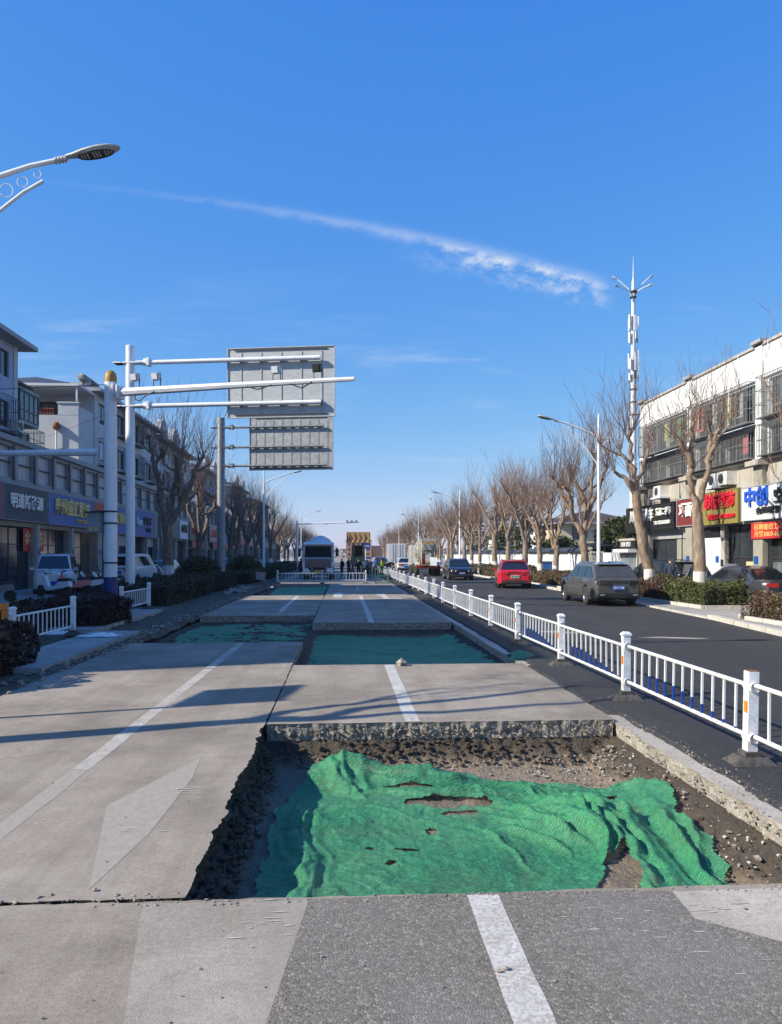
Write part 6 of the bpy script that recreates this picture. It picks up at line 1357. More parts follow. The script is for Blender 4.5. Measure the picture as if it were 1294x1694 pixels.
    def endglass(y0, z0_, y1, z1_, nm, out, mt='car_glass'):
        g = MB(); w0, w1 = hw(z0_)-.07, hw(z1_)-.09; dz = .012
        p = [(-w0, y0+out, z0_+dz), (w0, y0+out, z0_+dz), (w1, y1+out, z1_+dz), (-w1, y1+out, z1_+dz)]; p2 = [(x, y-out*2.2, z-.03) for x, y, z in p]; g.add(p+p2, [(0, 1, 2, 3), (0, 4, 5, 1), (1, 5, 6, 2), (2, 6, 7, 3), (3, 7, 4, 0)]); return g.build(nm, mt, r, fix=True)
    f0 = lambda t_: (c4+(c3-c4)*t_, sh-.02+(zt-.07-sh+.02)*t_); a0, a1 = f0(.10), f0(.90); endglass(a0[0], a0[1], a1[0], a1[1], 'windshield', .012)
    g0 = lambda t_: (c0+(c1-c0)*t_, sh-.02+(zt-.10-sh+.02)*t_); a0, a1 = g0(.14), g0(.88); endglass(a0[0], a0[1], a1[0], a1[1], 'rear_window', -.012, 'car_glass_rear' if paint == 'car_grey' else 'car_glass')
    for x in (-1, 1):
        for y in (yf, yr): wheel(r, x*(W-.10), y, wr)
        m = MB(); m.box((x*(W+.07), c4-.30, sh+.05), (.16, .09, .13)); m.build('mirror', paint, r, bevel=.02)
    m = MB(); m.box((0, 0, .34), (W*1.2, Lg*.86, .22)); m.build('underbody', 'black_plastic', r)
    m = MB()
    for yw in (yf, yr):
        for x in (-1, 1): m.box((x*W*.62, yw, .42), (W*.28, ra*1.7, .5))
    m.build('wheel_well', 'black_plastic', r)
    if not detail: return r
    m = MB()                                               # dark sill and arch cladding
    for x in (-1, 1): m.box((x*(W-.015), 0.02, zb+.06), (.05, wb-2*ra-.05, .10))
    m.build('sill', 'black_plastic', r)
    yr_, yf_ = -Lg/2, Lg/2
    m = MB(); m.box((0, yr_+.01, zb+.15), (W*1.58, .10, .20)); m.build('rear_bumper', 'black_plastic', r, bevel=.02); m = MB(); m.box((0, yf_-.03, zb+.13), (W*1.4, .10, .17)); m.build('front_bumper', 'black_plastic', r, bevel=.02)
    for x in (-1, 1):
        m = MB(); m.box((x*W*.62, yr_+.03, sh-.14), (W*.46, .12, .15), rz=x*.22); m.build('tail_lamp', 'tail_red' if paint != 'car_grey' else 'black_plastic', r, bevel=.015)
        m = MB(); m.box((x*W*.66, yf_-.13, hood-.30), (W*.42, .16, .12), rz=-x*.40); m.build('headlight', 'lamp_glass', r, bevel=.015)
        m = MB(); m.box((x*W*.66, yr_-.045, zb+.18), (W*.20, .02, .05)); m.build('reflector', 'chrome' if paint == 'car_grey' else 'tail_red', r)
        for yy in (-.25, .75) if kind != 'sedan' else (-.2, .75): m = MB(); m.box((x*(W*1.0), yy-.55, sh-.16), (.03, .20, .03)); m.build('door_handle', paint, r)
    m = MB(); m.box((0, yf_-.045, hood-.34), (W*.85, .06, .14)); m.build('grille', 'black_plastic', r); m = MB(); m.box((0, yr_-.0, sh-.10), (W*1.35, .05, .035)); m.build('trim_strip', 'black_plastic' if paint != 'car_black' else 'chrome', r)
    m = MB(); m.box((0, yr_-.035, sh-.33), (.46, .02, .15)); pl = m.build('number_plate', plate_m, r); m = MB(); m.box((0, yf_+.012, zb+.30), (.46, .02, .15)); pf = m.build('number_plate', plate_m, r)
    if plate:
        me = text_mesh('lettering', plate, .13, 'letter_white' if plate_m == 'plate_blue' else 'letter_dark', .01, .002, width=.40); o = link('lettering', me, pl); o.matrix_local = face_matrix('-Y', (0, yr_-.048, sh-.33)); o = link('lettering', me, pf); o.matrix_local = face_matrix('+Y', (0, yf_+.026, zb+.30))
    if kind == 'suv':
        m = MB(); m.box((0, c1-.02, zt-.09), (wt_*1.7, .22, .035)); m.build('spoiler', paint, r, bevel=.012)
        m = MB()
        for x in (-1, 1): m.tube([(x*wt_*.92, c1+.2, zt-.02), (x*wt_*.95, c2, zt+.03), (x*wt_*.92, c3-.1, zt-.03)], .016, 6)
        m.build('roof_rail', 'black_plastic' if paint != 'car_grey' else 'chrome', r); m = MB(); m.box((0, c1+.25, zt+.0), (.05, .16, .07), taper=.4); m.build('antenna_fin', 'black_plastic', r)
    return r
car('dusty dark grey SUV seen from behind on the new asphalt', (10.15, 29.9, 0), R(0), 'car_grey', 'suv', '苏N·1T1B8')
car('bright red SUV seen from behind with a green plate', (9.95, 44.4, 0), R(-9), 'car_red', 'suv', '苏M·D12087', 'plate_green')
car('black SUV coming towards the camera on the right', (8.85, 58.6, 0), R(180), 'car_black', 'suv', '苏M·66B18')
car('white SUV seen from behind beyond the second mixer truck', (6.7, 84, 0), 0, 'car_white', 'suv')
car('grey sedan parked behind the clipped green hedge at right', (15.5, 28.6, .03), R(8), 'car_dark', 'sedan')
car('black SUV parked behind the leaning tree', (15.6, 36.6, .03), R(20), 'car_black', 'suv')
fars = [(7.1, 108, 0, 'car_white', 'sedan', 'white car far ahead in the right-hand lane'), (4.9, 100, R(180), 'car_black', 'suv', 'dark car beyond the workers near the railing'), (8.8, 118, 0, 'car_silver', 'suv', 'silver car ahead of the white box truck'), (6.0, 135, R(180), 'car_white', 'sedan', 'small white car far down the road coming closer'), (8.6, 150, 0, 'car_navy', 'sedan', 'dark blue car far down the road'), (5.2, 165, R(180), 'car_silver', 'suv', 'silver car farthest down the road')]
for x, y, a, p_, k_, lb in fars: car(lb, (x, y, 0), a, p_, k_, detail=False, group='distant cars')
car('white van seen from behind, parked between the tall poles and bare tree', (-12.6, 46.5, .12), R(-6), 'car_white', 'van', name='van', cat='van')
car('white car parked with its front to the road under the gold-lettered sign', (-13.6, 37.2, .12), R(195), 'car_white', 'van', name='van', cat='van')
for x, y, a, p_, lb in ((-12.8, 56, 0, 'car_silver', 'silver car parked on the left pavement behind the trees'), (-12.6, 82, 0, 'car_blue', 'blue car parked far down the left pavement'), (-12.7, 95, 0, 'car_white', 'white car parked farthest down the left pavement'), (-12.8, 68, 0, 'car_dark', 'dark car parked beside the grey sign pole')): car(lb, (x, y, .12), a, p_, 'sedan', detail=False)

def mixer_body(r, dm, hub):                                 # slanting drum on a chassis
    prof = [(0, -.02), (.55, 0), (.85, .35), (1.12, 1.4), (1.15, 2.2), (1.0, 3.2), (.75, 4.1), (.45, 4.6), (.40, 4.7)]
    m = MB(); m.lathe(prof, (0, 0, 0), 20, axis='Y'); c, s = math.cos(R(-14)), math.sin(R(-14))
    m.v = [(x, 1.9-(y*c-z*s), 1.75+(-y*s+z*c)) for x, y, z in m.v]; d = m.build('drum', dm, r, fix=True)
    m = MB()
    for k in range(5):
        h = .7+k*.75; rr = [1.0, 1.17, 1.13, .97, .78][k]+.02; pts = [(rr*math.cos(a), h+a*.09, rr*math.sin(a)) for a in np.linspace(0, 6.283, 17)]; m.tube([(x, 1.9-(y*c-z*s), 1.75+(-y*s+z*c)) for x, y, z in pts], .025, 4, cap=False)
    m.build('drum_band', hub, d)
def truck_wheels(r, ys, x=.98, rr=.5):
    for y in ys:
        for s in (-1, 1): wheel(r, s*x, y, rr, .32, 'steel_dark', spokes=6)
# mixer truck facing the camera
r = empty('mixer_truck', (-1.9, 61.3, 0), R(180), 'teal grey concrete mixer truck facing the camera behind the barrier', 'truck')
m = MB(); m.side([(1.0, .95), (3.22, .95), (3.30, 1.55), (3.24, 1.75), (3.10, 2.68), (2.95, 2.86), (1.0, 2.9)], -1.17, 1.17); cb = m.build('cab', 'car_teal', r, bevel=.06, fix=True)
m = MB(); m.add([(-1.02, 3.268, 1.72), (1.02, 3.268, 1.72), (.98, 3.145, 2.55), (-.98, 3.145, 2.55), (-1.02, 3.2, 1.72), (1.02, 3.2, 1.72), (.98, 3.08, 2.55), (-.98, 3.08, 2.55)], [(0, 1, 2, 3), (0, 4, 5, 1), (1, 5, 6, 2), (2, 6, 7, 3), (3, 7, 4, 0)]); m.build('windshield', 'truck_glass', cb, fix=True)
for k in range(4): m = MB(); m.box((0, 3.305, 1.05+k*.14), (1.5, .05, .07)); m.build('grille_bar', 'car_dark', cb)
m = MB(); m.box((0, 3.28, 1.27), (1.95, .04, .68)); m.build('grille', 'car_navy', cb)
m = MB(); m.box((0, 3.22, 2.74), (2.2, .35, .12), rx=-.2); m.build('sun_visor', 'car_white', cb)
for s in (-1, 1):
    m = MB(); m.front([(s*.62, .60), (s*1.16, .55), (s*1.16, .98), (s*.70, .84)], 3.22, 3.40); m.build('headlight', 'lamp_glass', r, fix=True); m = MB(); m.box((s*1.42, 3.05, 2.1), (.22, .12, .62)); m.tube([(s*1.15, 3.0, 2.55), (s*1.42, 3.1, 2.5), (s*1.42, 3.05, 2.3)], .025, 5); m.build('mirror', 'black_plastic', r)
    m = MB(); m.side([(2.9, 1.0), (3.28, 1.0), (3.26, 1.7), (3.0, 1.7)], s*1.02, s*1.19); m.build('corner_panel', 'car_white', cb, fix=True)
m = MB(); m.box((0, 3.25, .58), (2.3, .22, .48)); m.build('bumper', 'car_dark', r, bevel=.04); m = MB(); m.box((0, 3.375, .60), (.48, .02, .2)); m.build('number_plate', 'plate_yellow', r)
m = MB(); m.b2(-.45, .45, -4.6, 2.8, .7, .98); m.build('chassis', 'steel_dark', r); r2 = empty('x') if False else None
mixer_body(r, 'drum_white', 'drum_white'); truck_wheels(r, (2.3, .2, -2.4, -3.7))
# mixer truck seen from behind
r = empty('mixer_truck', (7.65, 72.6, 0), 0, 'muddy cream concrete mixer truck seen from behind on the right road', 'truck')
m = MB(); m.side([(1.3, .9), (3.4, .9), (3.45, 1.7), (3.2, 2.8), (1.3, 2.85)], -1.15, 1.15); m.build('cab', 'car_cream', r, bevel=.05, fix=True); m = MB(); m.b2(-.45, .45, -4.6, 3.2, .7, .98); m.build('chassis', 'machine_red', r)
m = MB(); m.lathe([(.45, 0), (.85, .5), (1.12, 1.5), (1.15, 2.4), (.9, 3.6), (.55, 4.0), (.2, 4.05)], (0, 0, 0), 20, axis='Y'); c, s = math.cos(R(15)), math.sin(R(15)); m.v = [(x, -3.4+(y*c+z*s), 2.75+(-y*s+z*c)) for x, y, z in m.v]; m.build('drum', 'drum_grey', r, fix=True)
m = MB(); m.add([(-.75, -4.4, 3.35), (.75, -4.4, 3.35), (.75, -3.5, 3.35), (-.75, -3.5, 3.35), (-.28, -4.2, 2.35), (.28, -4.2, 2.35), (.28, -3.7, 2.35), (-.28, -3.7, 2.35)], [(0, 1, 5, 4), (1, 2, 6, 5), (2, 3, 7, 6), (3, 0, 4, 7)]); m.build('hopper', 'car_cream', r)
m = MB(); m.box((0, -4.46, 3.0), (1.0, .05, .26)); hb = m.build('hopper_board', 'machine_yellow', r)
m = MB(); m.side([(-4.9, 1.15), (-4.1, 2.2), (-3.95, 2.05), (-4.75, 1.0)], -.26, .26); m.build('chute', 'drum_grey', r, fix=True); m = MB(); m.side([(-5.0, .95), (-4.6, 1.7), (-4.5, 1.6), (-4.9, .9)], .1, .7); m.build('folding_chute', 'drum_white', r, fix=True)
for x in (-.95, -.62): m = MB(); m.tube([(x, -4.5, 1.0), (x, -4.35, 3.3)], .03, 5); m.build('ladder_rail', 'car_cream', r)
for k in range(8): m = MB(); m.tube([(-.95, -4.49+.02*k, 1.2+k*.27), (-.62, -4.49+.02*k, 1.2+k*.27)], .02, 5); m.build('ladder_rung', 'car_cream', r)
for x in (-.8, .8): m = MB(); m.tube([(x, -4.2, .95), (x*.55, -4.0, 2.9)], .05, 6); m.build('drum_support', 'machine_yellow', r)
m = MB(); m.box((0, -4.7, .78), (2.3, .10, .13)); m.build('rear_bar', 'machine_red', r); m = MB(); m.box((0, -4.6, 1.0), (2.35, .5, .08)); m.build('rear_deck', 'machine_yellow', r)
for s in (-1, 1): m = MB(); m.box((s*.9, -4.76, .80), (.35, .03, .10)); m.build('tail_lamp', 'tail_red', r); m = MB(); m.side([(-4.2, .95), (-4.0, 1.25), (-1.7, 1.25), (-1.6, .95), (-1.75, .95), (-1.85, 1.12), (-3.9, 1.12), (-4.05, .95)], s*.75, s*1.2); m.build('mudguard', 'car_cream', r, fix=True)
m = MB(); m.box((-.95, -1.5, 1.9), (.4, .6, 1.3)); m.build('water_tank', 'car_cream', r); truck_wheels(r, (2.4, .6, -2.4, -3.6))
# box truck
r = empty('box_truck', (6.9, 100.5, 0), 0, 'white box truck seen from behind far down the right road', 'truck'); m = MB(); m.b2(-1.12, 1.12, -3.2, 2.2, .95, 3.35); bx_ = m.build('cargo_box', 'car_white', r)
m = MB(); m.b2(-1.05, -.012, -3.24, -3.2, 1.0, 3.28); m.build('rear_door', 'car_white', bx_); m = MB(); m.b2(.012, 1.05, -3.24, -3.2, 1.0, 3.28); m.build('rear_door', 'car_white', bx_)
for x in (-.6, -.3, .3, .6): m = MB(); m.tube([(x, -3.27, 1.0), (x, -3.27, 3.28)], .02, 5); m.build('door_bar', 'galvanised', bx_)
m = MB(); m.side([(2.3, .7), (4.0, .7), (4.05, 1.4), (3.8, 2.3), (2.3, 2.35)], -1.0, 1.0); m.build('cab', 'car_white', r, fix=True); m = MB(); m.b2(-.4, .4, -3.1, 3, .6, .94); m.b2(-1.1, 1.1, -3.2, -3.1, .5, .62); m.build('chassis', 'steel_dark', r); truck_wheels(r, (2.9, -2.0), .9, .42)
# wheel loader with raised bucket
r = empty('wheel_loader', (1.55, 80, 0), R(180), 'green wheel loader with its yellow bucket raised high behind the workers', 'loader'); truck_wheels(r, (1.5, -1.5), .95, .68)
m = MB(); m.b2(-.75, .75, -2.9, -.6, .9, 1.9); m.b2(-.6, .6, -.6, 2.0, .7, 1.65); m.build('body', 'car_green', r, bevel=.05); m = MB(); m.b2(-.62, .62, -.7, .7, 1.35, 1.75); m.b2(-.7, .7, -.75, .75, 2.85, 2.95)
for x in (-.62, .62):
    for y in (-.65, .65): m.b2(x-.05, x+.05, y-.05, y+.05, 1.75, 2.85)
cb = m.build('cab', 'car_dark', r); m = MB(); m.b2(-.6, .6, -.62, .62, 1.76, 2.84); m.build('cab_glass', 'truck_glass', cb)
for s in (-1, 1): m = MB(); m.tube([(s*.5, .7, 1.5), (s*.5, 1.6, 2.2), (s*.5, 2.1, 3.4)], .09, 6); m.build('lift_arm', 'machine_yellow', r); m = MB(); m.box((s*.45, 1.95, 1.35), (.2, .1, .16)); m.build('headlight', 'lamp_glass', r)
m = MB(); m.side([(2.5, 3.15), (2.0, 3.1), (1.7, 3.5), (1.75, 4.2), (1.85, 4.25), (1.82, 3.55), (2.05, 3.22), (2.5, 3.22)], -1.2, 1.2); m.side([(2.5, 3.15), (1.95, 3.12), (1.72, 3.5), (1.76, 4.2)], -1.24, -1.19); m.side([(2.5, 3.15), (1.95, 3.12), (1.72, 3.5), (1.76, 4.2)], 1.19, 1.24); bk = m.build('bucket', 'machine_yellow', r, fix=True)
for k in range(5): m = MB(); m.side([(1.86, 4.2), (1.9, 3.4), (2.02, 3.25), (2.15, 3.25)], -1.0+k*.5-.03, -1.0+k*.5+.03); m.build('bucket_rib', 'machine_yellow', bk, fix=True)

# scooters on the left pavement
def scooter_meshes():
    A = {}
    m = MB(); m.side([(-.75, .45), (-.2, .35), (.25, .28), (.38, .35), (.55, .85), (.48, .95), (.42, .9), (.22, .42), (-.1, .48), (-.2, .62), (-.7, .68)], -.13, .13); A['body'] = m
    m = MB(); m.side([(-.75, .69), (-.15, .66), (-.2, .76), (-.7, .80)], -.12, .12); A['seat'] = m
    m = MB(); m.tube([(0, .47, .9), (0, .42, 1.02)], .03, 6); m.tube([(-.33, .34, 1.04), (-.1, .44, 1.02), (.1, .44, 1.02), (.33, .34, 1.04)], .018, 6); m.tube([(.25, .4, 1.03), (.3, .45, 1.2)], .01, 4); m.tube([(-.25, .4, 1.03), (-.3, .45, 1.2)], .01, 4); m.box((.31, .45, 1.22), (.12, .02, .07)); m.box((-.31, .45, 1.22), (.12, .02, .07)); A['handlebar'] = m
    m = MB(); m.box((0, .55, .93), (.16, .1, .14)); A['headlight'] = m
    for k, y in (('front_wheel', .62), ('rear_wheel', -.6)): m = MB(); m.lathe([(.13, -.04), (.2, -.045), (.225, 0), (.2, .045), (.13, .04)], (0, y, .225), 14, axis='X'); m.lathe([(0, 0), (.14, 0)], (0, y, .225), 10, axis='X'); A[k] = m
    return A
SM = scooter_meshes(); SMM = {}
def scooter(label, x, y, a, col):
    r = empty('scooter', (x, y, .12), a, label, 'scooter', 'scooters parked on the left pavement'); r.rotation_euler.y = .1
    for k, m in SM.items():
        mt = col if k == 'body' else {'seat': 'black_plastic', 'handlebar': 'steel_dark', 'headlight': 'lamp_glass'}.get(k, 'tyre'); key = (k, mt)
        if key not in SMM: SMM[key] = m.mesh(k, mt)
        link(k, SMM[key], r)
cols = ['car_white', 'car_black', 'car_red', 'car_silver', 'car_blue', 'car_white', 'car_black', 'car_white', 'car_black', 'car_silver', 'car_blue']
lbs = ['white scooter nearest the parked white car', 'black scooter at the left frame edge', 'red scooter between the white car and the thick pole', 'silver scooter in the row below the gold-lettered sign', 'blue scooter in the row below the gold-lettered sign', 'white scooter close to the thick white pole', 'black scooter close behind the thick white pole', 'white scooter second from the thick white pole', 'black scooter in the middle of the parked row', 'silver scooter parked beyond the white van', 'blue scooter parked beyond the white van']
ps = [(-12.2, 33.0), (-13.2, 29.6), (-11.9, 34.4), (-11.6, 35.2), (-12.3, 35.6), (-11.0, 36.2), (-11.3, 37.4), (-11.7, 36.6), (-12.0, 36.2), (-12.0, 53), (-12.2, 60)]
for k in range(11): scooter(lbs[k], *ps[k], R(100+random.uniform(-25, 25)), cols[k])
# covers, cabinets and small street things
def draped(label, loc, rz, sx, sy, h, seed, m_='cloth_grey'):
    n = 34; vs = []
    for j in range(n+1):
        for i in range(n+1):
            x = (i/n-.5)*2; y = (j/n-.5)*2; d = max(abs(x), abs(y)); rr = math.hypot(x, y); e = 1-max(0, (rr-.25)/.85); z = h*max(.03, min(1, e*1.15))*(1-.25*max(0, y)); z += .07*fold(x*1.2, y*1.2, math.atan2(y, x)+1.57, 2.2, seed)*(rr > .2)
            vs.append((x*sx, y*sy, max(.02, z)))
    fs = [(j*(n+1)+i, j*(n+1)+i+1, (j+1)*(n+1)+i+1, (j+1)*(n+1)+i) for j in range(n) for i in range(n)]
    o = link('covered_motorbike', np_mesh('cover', vs, fs, m_, True)); o.location = loc; o.rotation_euler = (0, 0, rz); tag(o, label, 'motorbike'); return o
draped('motorbike under a pale grey cover in front of the curtained shop', (15.4, 32.2, .03), .3, .75, 1.15, 1.35, 1); draped('second covered motorbike beside the parked sedan', (16.0, 30.6, .03), .1, .6, 1.1, 1.45, 2)
r = empty('utility_cabinet', (14.6, 54.5, .05), 0, 'blue utility cabinet beside the white wall', 'cabinet'); m = MB(); m.b2(-.4, .4, -.6, .6, 0, 1.35); m.build('body', 'car_blue', r, bevel=.03); m = MB(); m.b2(-.46, .46, -.66, .66, 1.35, 1.43); m.build('lid', 'awning', r); m = MB(); m.b2(-.41, -.402, -.45, .45, .55, 1.1); m.build('label_plate', 'sign_white', r)
r = empty('waste_bin', (15.6, 35.0, .03), 0, 'turquoise wheeled bin beside the man in the dark coat', 'bin'); m = MB(); m.box((0, 0, .5), (.6, .65, .9), taper=1.12); m.build('body', 'awning', r); m = MB(); m.box((0, 0, 1.0), (.72, .78, .08)); m.build('lid', 'car_blue', r)
r = empty('plastic_barrier', (-6.9, 15.1, .05), R(4), 'orange plastic barrier at the left frame edge', 'barrier'); m = MB(); m.b2(-.45, .45, -.05, .05, .78, .92); m.b2(-.45, .45, -.05, .05, .40, .50); m.b2(-.45, -.33, -.05, .05, 0, .78); m.b2(.33, .45, -.05, .05, 0, .78); m.b2(-.05, .05, -.04, .04, .5, .78); m.build('frame', 'orange_plastic', r, bevel=.02); m = MB(); m.b2(-.40, -.36, -.25, .25, 0, .06); m.b2(.36, .40, -.25, .25, 0, .06); m.build('foot', 'black_plastic', r)
def crumpled(label, loc, rad, seed):
    n, k = 26, 9; vs = [(0, 0, .05)]
    for i in range(1, k+1):
        for j in range(n):
            a = 6.283*j/n; q = rad*i/k*(1+.45*fbm(math.cos(a)*1.3, math.sin(a)*1.3, seed, 3)); x, y = q*math.cos(a)*1.3, q*math.sin(a)*.8; vs.append((x, y, max(.004, .06*(1-i/k)+.07*abs(fbm(x*6, y*6, seed+3, 3))*(1-.5*i/k))))
    fs = [(0, 1+j, 1+(j+1) % n) for j in range(n)] + [(1+(i-1)*n+j, 1+i*n+j, 1+i*n+(j+1) % n, 1+(i-1)*n+(j+1) % n) for i in range(1, k) for j in range(n)]
    m = MB(); m.add(vs, fs, 0, False); o = m.build('plastic_sheet', 'letter_white'); o.location = loc; return tag(o, label, 'plastic sheet')
crumpled('crumpled white plastic sheet on rubble beside the lone railing panel', (-5.4, 17.4, .09), .36, 1)
crumpled('pale plastic scrap lying behind the lone railing panel on the left', (-6.6, 18.2, .06), .28, 2)
# steel cage frame beside the workers
r = empty('mesh_cage', (2.55, 50.6, 0), 0, 'small green-grey wire cage standing by the workers', 'cage'); m = MB()
for x in (-.42, .42):
    for y in (-.4, .4): m.tube([(x, y, 0), (x, y, 1.0)], .02, 5)
for z in (.05, .5, 1.0):
    for a, b_ in (((-.42, -.4), (.42, -.4)), ((.42, -.4), (.42, .4)), ((.42, .4), (-.42, .4)), ((-.42, .4), (-.42, -.4))): m.tube([(*a, z), (*b_, z)], .018, 5)
m.build('frame', 'car_green', r); m = MB()
for k in range(8): m.tube([(-.42+k*.12, -.4, 0), (-.42+k*.12, -.4, 1)], .007, 3); m.tube([(.42, -.4+k*.114, 0), (.42, -.4+k*.114, 1)], .007, 3)
m.build('wire_mesh', 'galvanised_dark', r)
def cone(x, y, label):
    r = empty('traffic_cone', (x, y, 0), 0, label, 'cone'); m = MB(); m.lathe([(.17, .03), (.03, .7), (0, .7)], n=14); c_ = m.build('cone', 'orange_plastic', r); m = MB(); m.lathe([(.128, .27), (.09, .44)], n=14); m.build('white_band', 'white_metal', c_); m = MB(); m.box((0, 0, .015), (.38, .38, .03)); m.build('base', 'black_plastic', r)
# rubble lumps on the left verge
# ------------------------------------------------------------ people
def person(label, loc, rz, jacket, trouser='cloth_trouser', hair='hair', pose='stand', h=1.70, helmet=None, vest=None):
    k = h/1.70
    hip, kn, an, to = .92, .50, .08, .05
    J = {}; E = []
    def v_(n, p, r, par=None): J[n] = (Vector(p)*k, r*k); (E.append((par, n)) if par else None)
    st = {'stand': (0, 0), 'walk': (.22, -.24)}.get(pose, (0, 0))
    v_('pel', (0, 0, .95), (.15, .115) if False else .14); v_('wst', (0, .01, 1.10), .135, 'pel'); v_('chs', (0, .0, 1.30), .155, 'wst'); v_('nkb', (0, -.01, 1.43), .08, 'chs'); v_('nck', (0, .005, 1.49), .055, 'nkb'); v_('hd1', (0, .02, 1.56), .085, 'nck'); v_('hd2', (0, .015, 1.63), .098, 'hd1'); v_('hd3', (0, .01, 1.685), .06, 'hd2')
    for s, n, w_ in ((-1, 'L', st[0]), (1, 'R', st[1])):
        v_('th'+n, (s*.09, 0, .86), .095, 'pel'); v_('kn'+n, (s*.10, w_*.6, .48), .066, 'th'+n); v_('ak'+n, (s*.10, w_*.9-(.05 if w_ else 0), .09), .045, 'kn'+n); v_('hl'+n, (s*.11, w_*.9+.05, .055), .045, 'ak'+n); v_('te'+n, (s*.125, w_*.9+.17, .04), .035, 'hl'+n)
        bend = pose == 'hold' or (pose == 'phone' and s > 0)
        v_('sh'+n, (s*.185, -.01, 1.395), .075, 'chs'); v_('el'+n, (s*.25, -.04-.2*w_, 1.13), .055, 'sh'+n)
        if bend: v_('wr'+n, (s*.14, .20, 1.12 if pose == 'hold' else 1.25), .036, 'el'+n); v_('hn'+n, (s*.08, .25, 1.14 if pose == 'hold' else 1.32), .040, 'wr'+n); fd = Vector((-s*.3, .5, .3)).normalized()
        else: v_('wr'+n, (s*.27, .02-.5*w_, .90), .036, 'el'+n); v_('hn'+n, (s*.27, .04-.55*w_, .82), .040, 'wr'+n); fd = Vector((-s*.05, .15, -1)).normalized()
        hp = J['hn'+n][0]/k
        for f in range(4): v_('f%d%s' % (f, n), tuple(hp+fd*(.075+.01*(f in (1, 2)))+Vector((0, (f-1.5)*.018, 0))), .010, 'hn'+n)
        v_('tb'+n, tuple(hp+fd*.03+Vector((-s*.02, .045, .0))), .011, 'hn'+n)
    names = list(J); idx = {n: i for i, n in enumerate(names)}
    me = bpy.data.meshes.new('p'); me.from_pydata([J[n][0] for n in names], [(idx[a], idx[b_]) for a, b_ in E], [])
    o = bpy.data.objects.new('p', me); COL.objects.link(o); md = o.modifiers.new('s', 'SKIN'); md.use_smooth_shade = True
    for i, n in enumerate(names): rr = J[n][1]; me.skin_vertices[0].data[i].radius = (rr*1.12, rr*.85) if n in ('chs', 'wst', 'pel') else (rr, rr)
    me.skin_vertices[0].data[0].use_root = True; o.modifiers.new('d', 'SUBSURF').levels = 1
    dg = bpy.context.evaluated_depsgraph_get(); dg.update(); bmsh = bpy.data.meshes.new_from_object(o.evaluated_get(dg)); bpy.data.objects.remove(o); bmsh.name = 'body'
    bmsh.materials.clear()
    for mt in (jacket, trouser, 'skin', hair, 'black_plastic'): bmsh.materials.append(MATS[mt])
    hands = [J['hnL'][0], J['hnR'][0]]
    for p in bmsh.polygons:
        c = p.center; z = c.z/k; p.use_smooth = True
        if z > 1.47: p.material_index = 3 if (z > 1.655 or (c.y < .0 and z > 1.55)) else 2
        elif any((c-h_).length < .10*k for h_ in hands): p.material_index = 2
        elif z < .115: p.material_index = 4
        elif z < .90 and abs(c.x) < .22*k: p.material_index = 1
        else: p.material_index = 0
    r = empty('person', loc, rz, label, 'person'); b_ = link('body', bmsh, r)
    m = MB(); m.lathe([(.0, .0), (.012, .008), (.016, .03), (.006, .05)], (0, .112*k, 1.575*k), 6); m.build('nose', 'skin', r)
    for s in (-1, 1):
        m = MB(); m.box((s*.095*k, .01, 1.60*k), (.015, .035, .055)); m.build('ear', 'skin', r); m = MB(); m.box((s*.035*k, .102*k, 1.622*k), (.022, .012, .012)); m.build('eye', 'hair', r)
    m = MB(); m.box((0, .105*k, 1.545*k), (.045, .01, .01)); m.build('mouth', 'machine_red', r)
    if helmet: m = MB(); m.lathe([(.155, 1.63*k), (.125, 1.645*k), (.12, 1.70*k), (.08, 1.765*k), (0, 1.785*k)], (0, .01, 0), 14); m.build('helmet', helmet, r)
    if vest: m = MB(); m.lathe([(.17*k, .98*k), (.18*k, 1.1*k), (.19*k, 1.3*k), (.16*k, 1.42*k)], (0, 0, 0), 14); m.v = [(x*1.05, y*.86, z) for x, y, z in m.v]; m.build('vest', vest, r)
    return r
person('person in dark padded coat standing by the turquoise bin, raising one hand', (14.9, 33.9, .03), R(-70), 'cloth_navy', pose='phone', h=1.74)
person('person in black coat between the whitewashed tree and covered motorbike', (14.9, 31.4, .03), R(100), 'cloth_black', hair='skin', h=1.70)
person('worker in brown coat and yellow helmet left of the mixer truck', (-3.3, 60.2, 0), R(160), 'cloth_brown', helmet='letter_gold', h=1.6)
person('worker in black in front of the loader, facing away', (1.15, 57.0, 0), R(20), 'cloth_black', h=1.66)
person('worker in white jacket among the group by the loader', (1.62, 61.2, 0), R(150), 'cloth_white', pose='hold', h=1.62)
person('worker in grey right of the white jacket', (2.15, 62.5, 0), R(200), 'cloth_grey', h=1.6)
person('worker in blue behind the white jacket', (2.7, 65, 0), R(170), 'cloth_blue', h=1.66)
person('worker in yellow hi-vis vest beside the railing', (3.25, 64.6, 0), R(30), 'cloth_navy', vest='cloth_hivis', h=1.6)
person('worker in dark clothes left of the loader wheel', (-.1, 63, 0), R(120), 'cloth_black', h=1.62)
person('worker in navy between the mixer truck and the loader', (.45, 66, 0), R(240), 'cloth_navy', pose='hold', h=1.66)
person('worker with dark coat behind the barrier, bending beside the loader', (.75, 60, 0), R(80), 'cloth_grey', pose='walk', h=1.6)
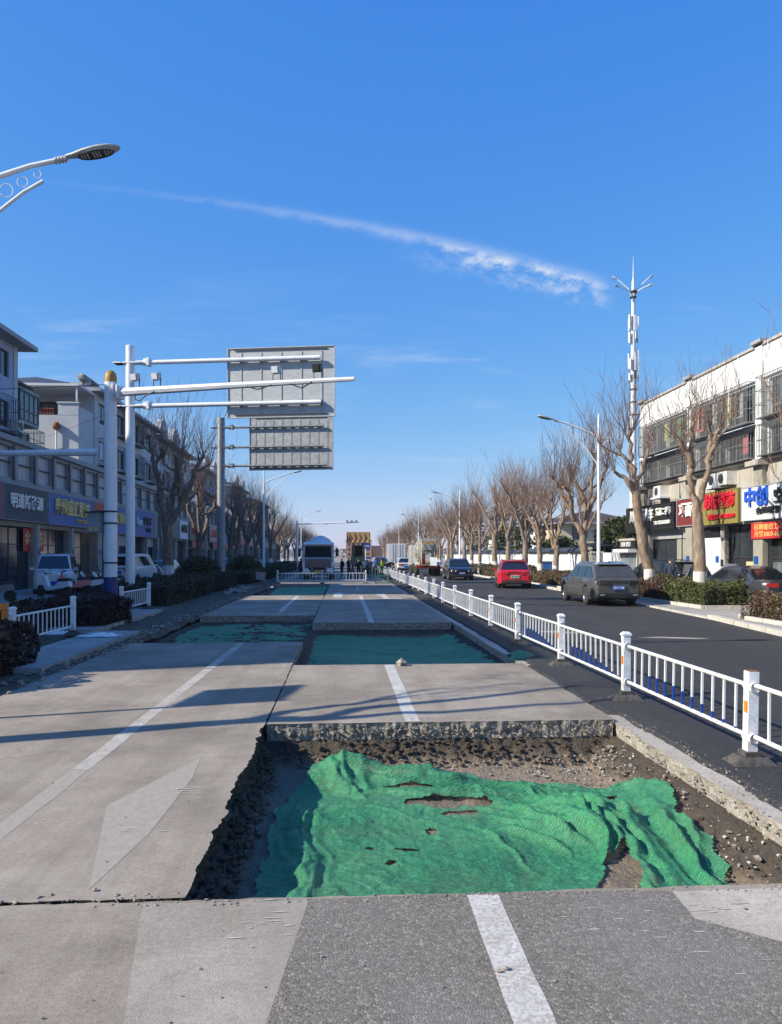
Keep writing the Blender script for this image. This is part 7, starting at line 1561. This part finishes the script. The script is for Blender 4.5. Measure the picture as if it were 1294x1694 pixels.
# ------------------------------------------------------------ thin winter haze
HZ = MB(); HZ.b2(-400, 400, -60, 640, -1.2, 33)
hz = HZ.build('haze', 'wall_white'); hz['kind'] = 'stuff'
hm = bpy.data.materials.new('haze'); hm.use_nodes = True; ht = hm.node_tree; ht.nodes.clear()
hv = ht.nodes.new('ShaderNodeVolumePrincipled'); hv.inputs['Color'].default_value = (.80, .86, .96, 1); hv.inputs['Density'].default_value = .00022; hv.inputs['Anisotropy'].default_value = .1
ho = ht.nodes.new('ShaderNodeOutputMaterial'); ht.links.new(hv.outputs[0], ho.inputs['Volume']); hz.data.materials.clear(); hz.data.materials.append(hm)
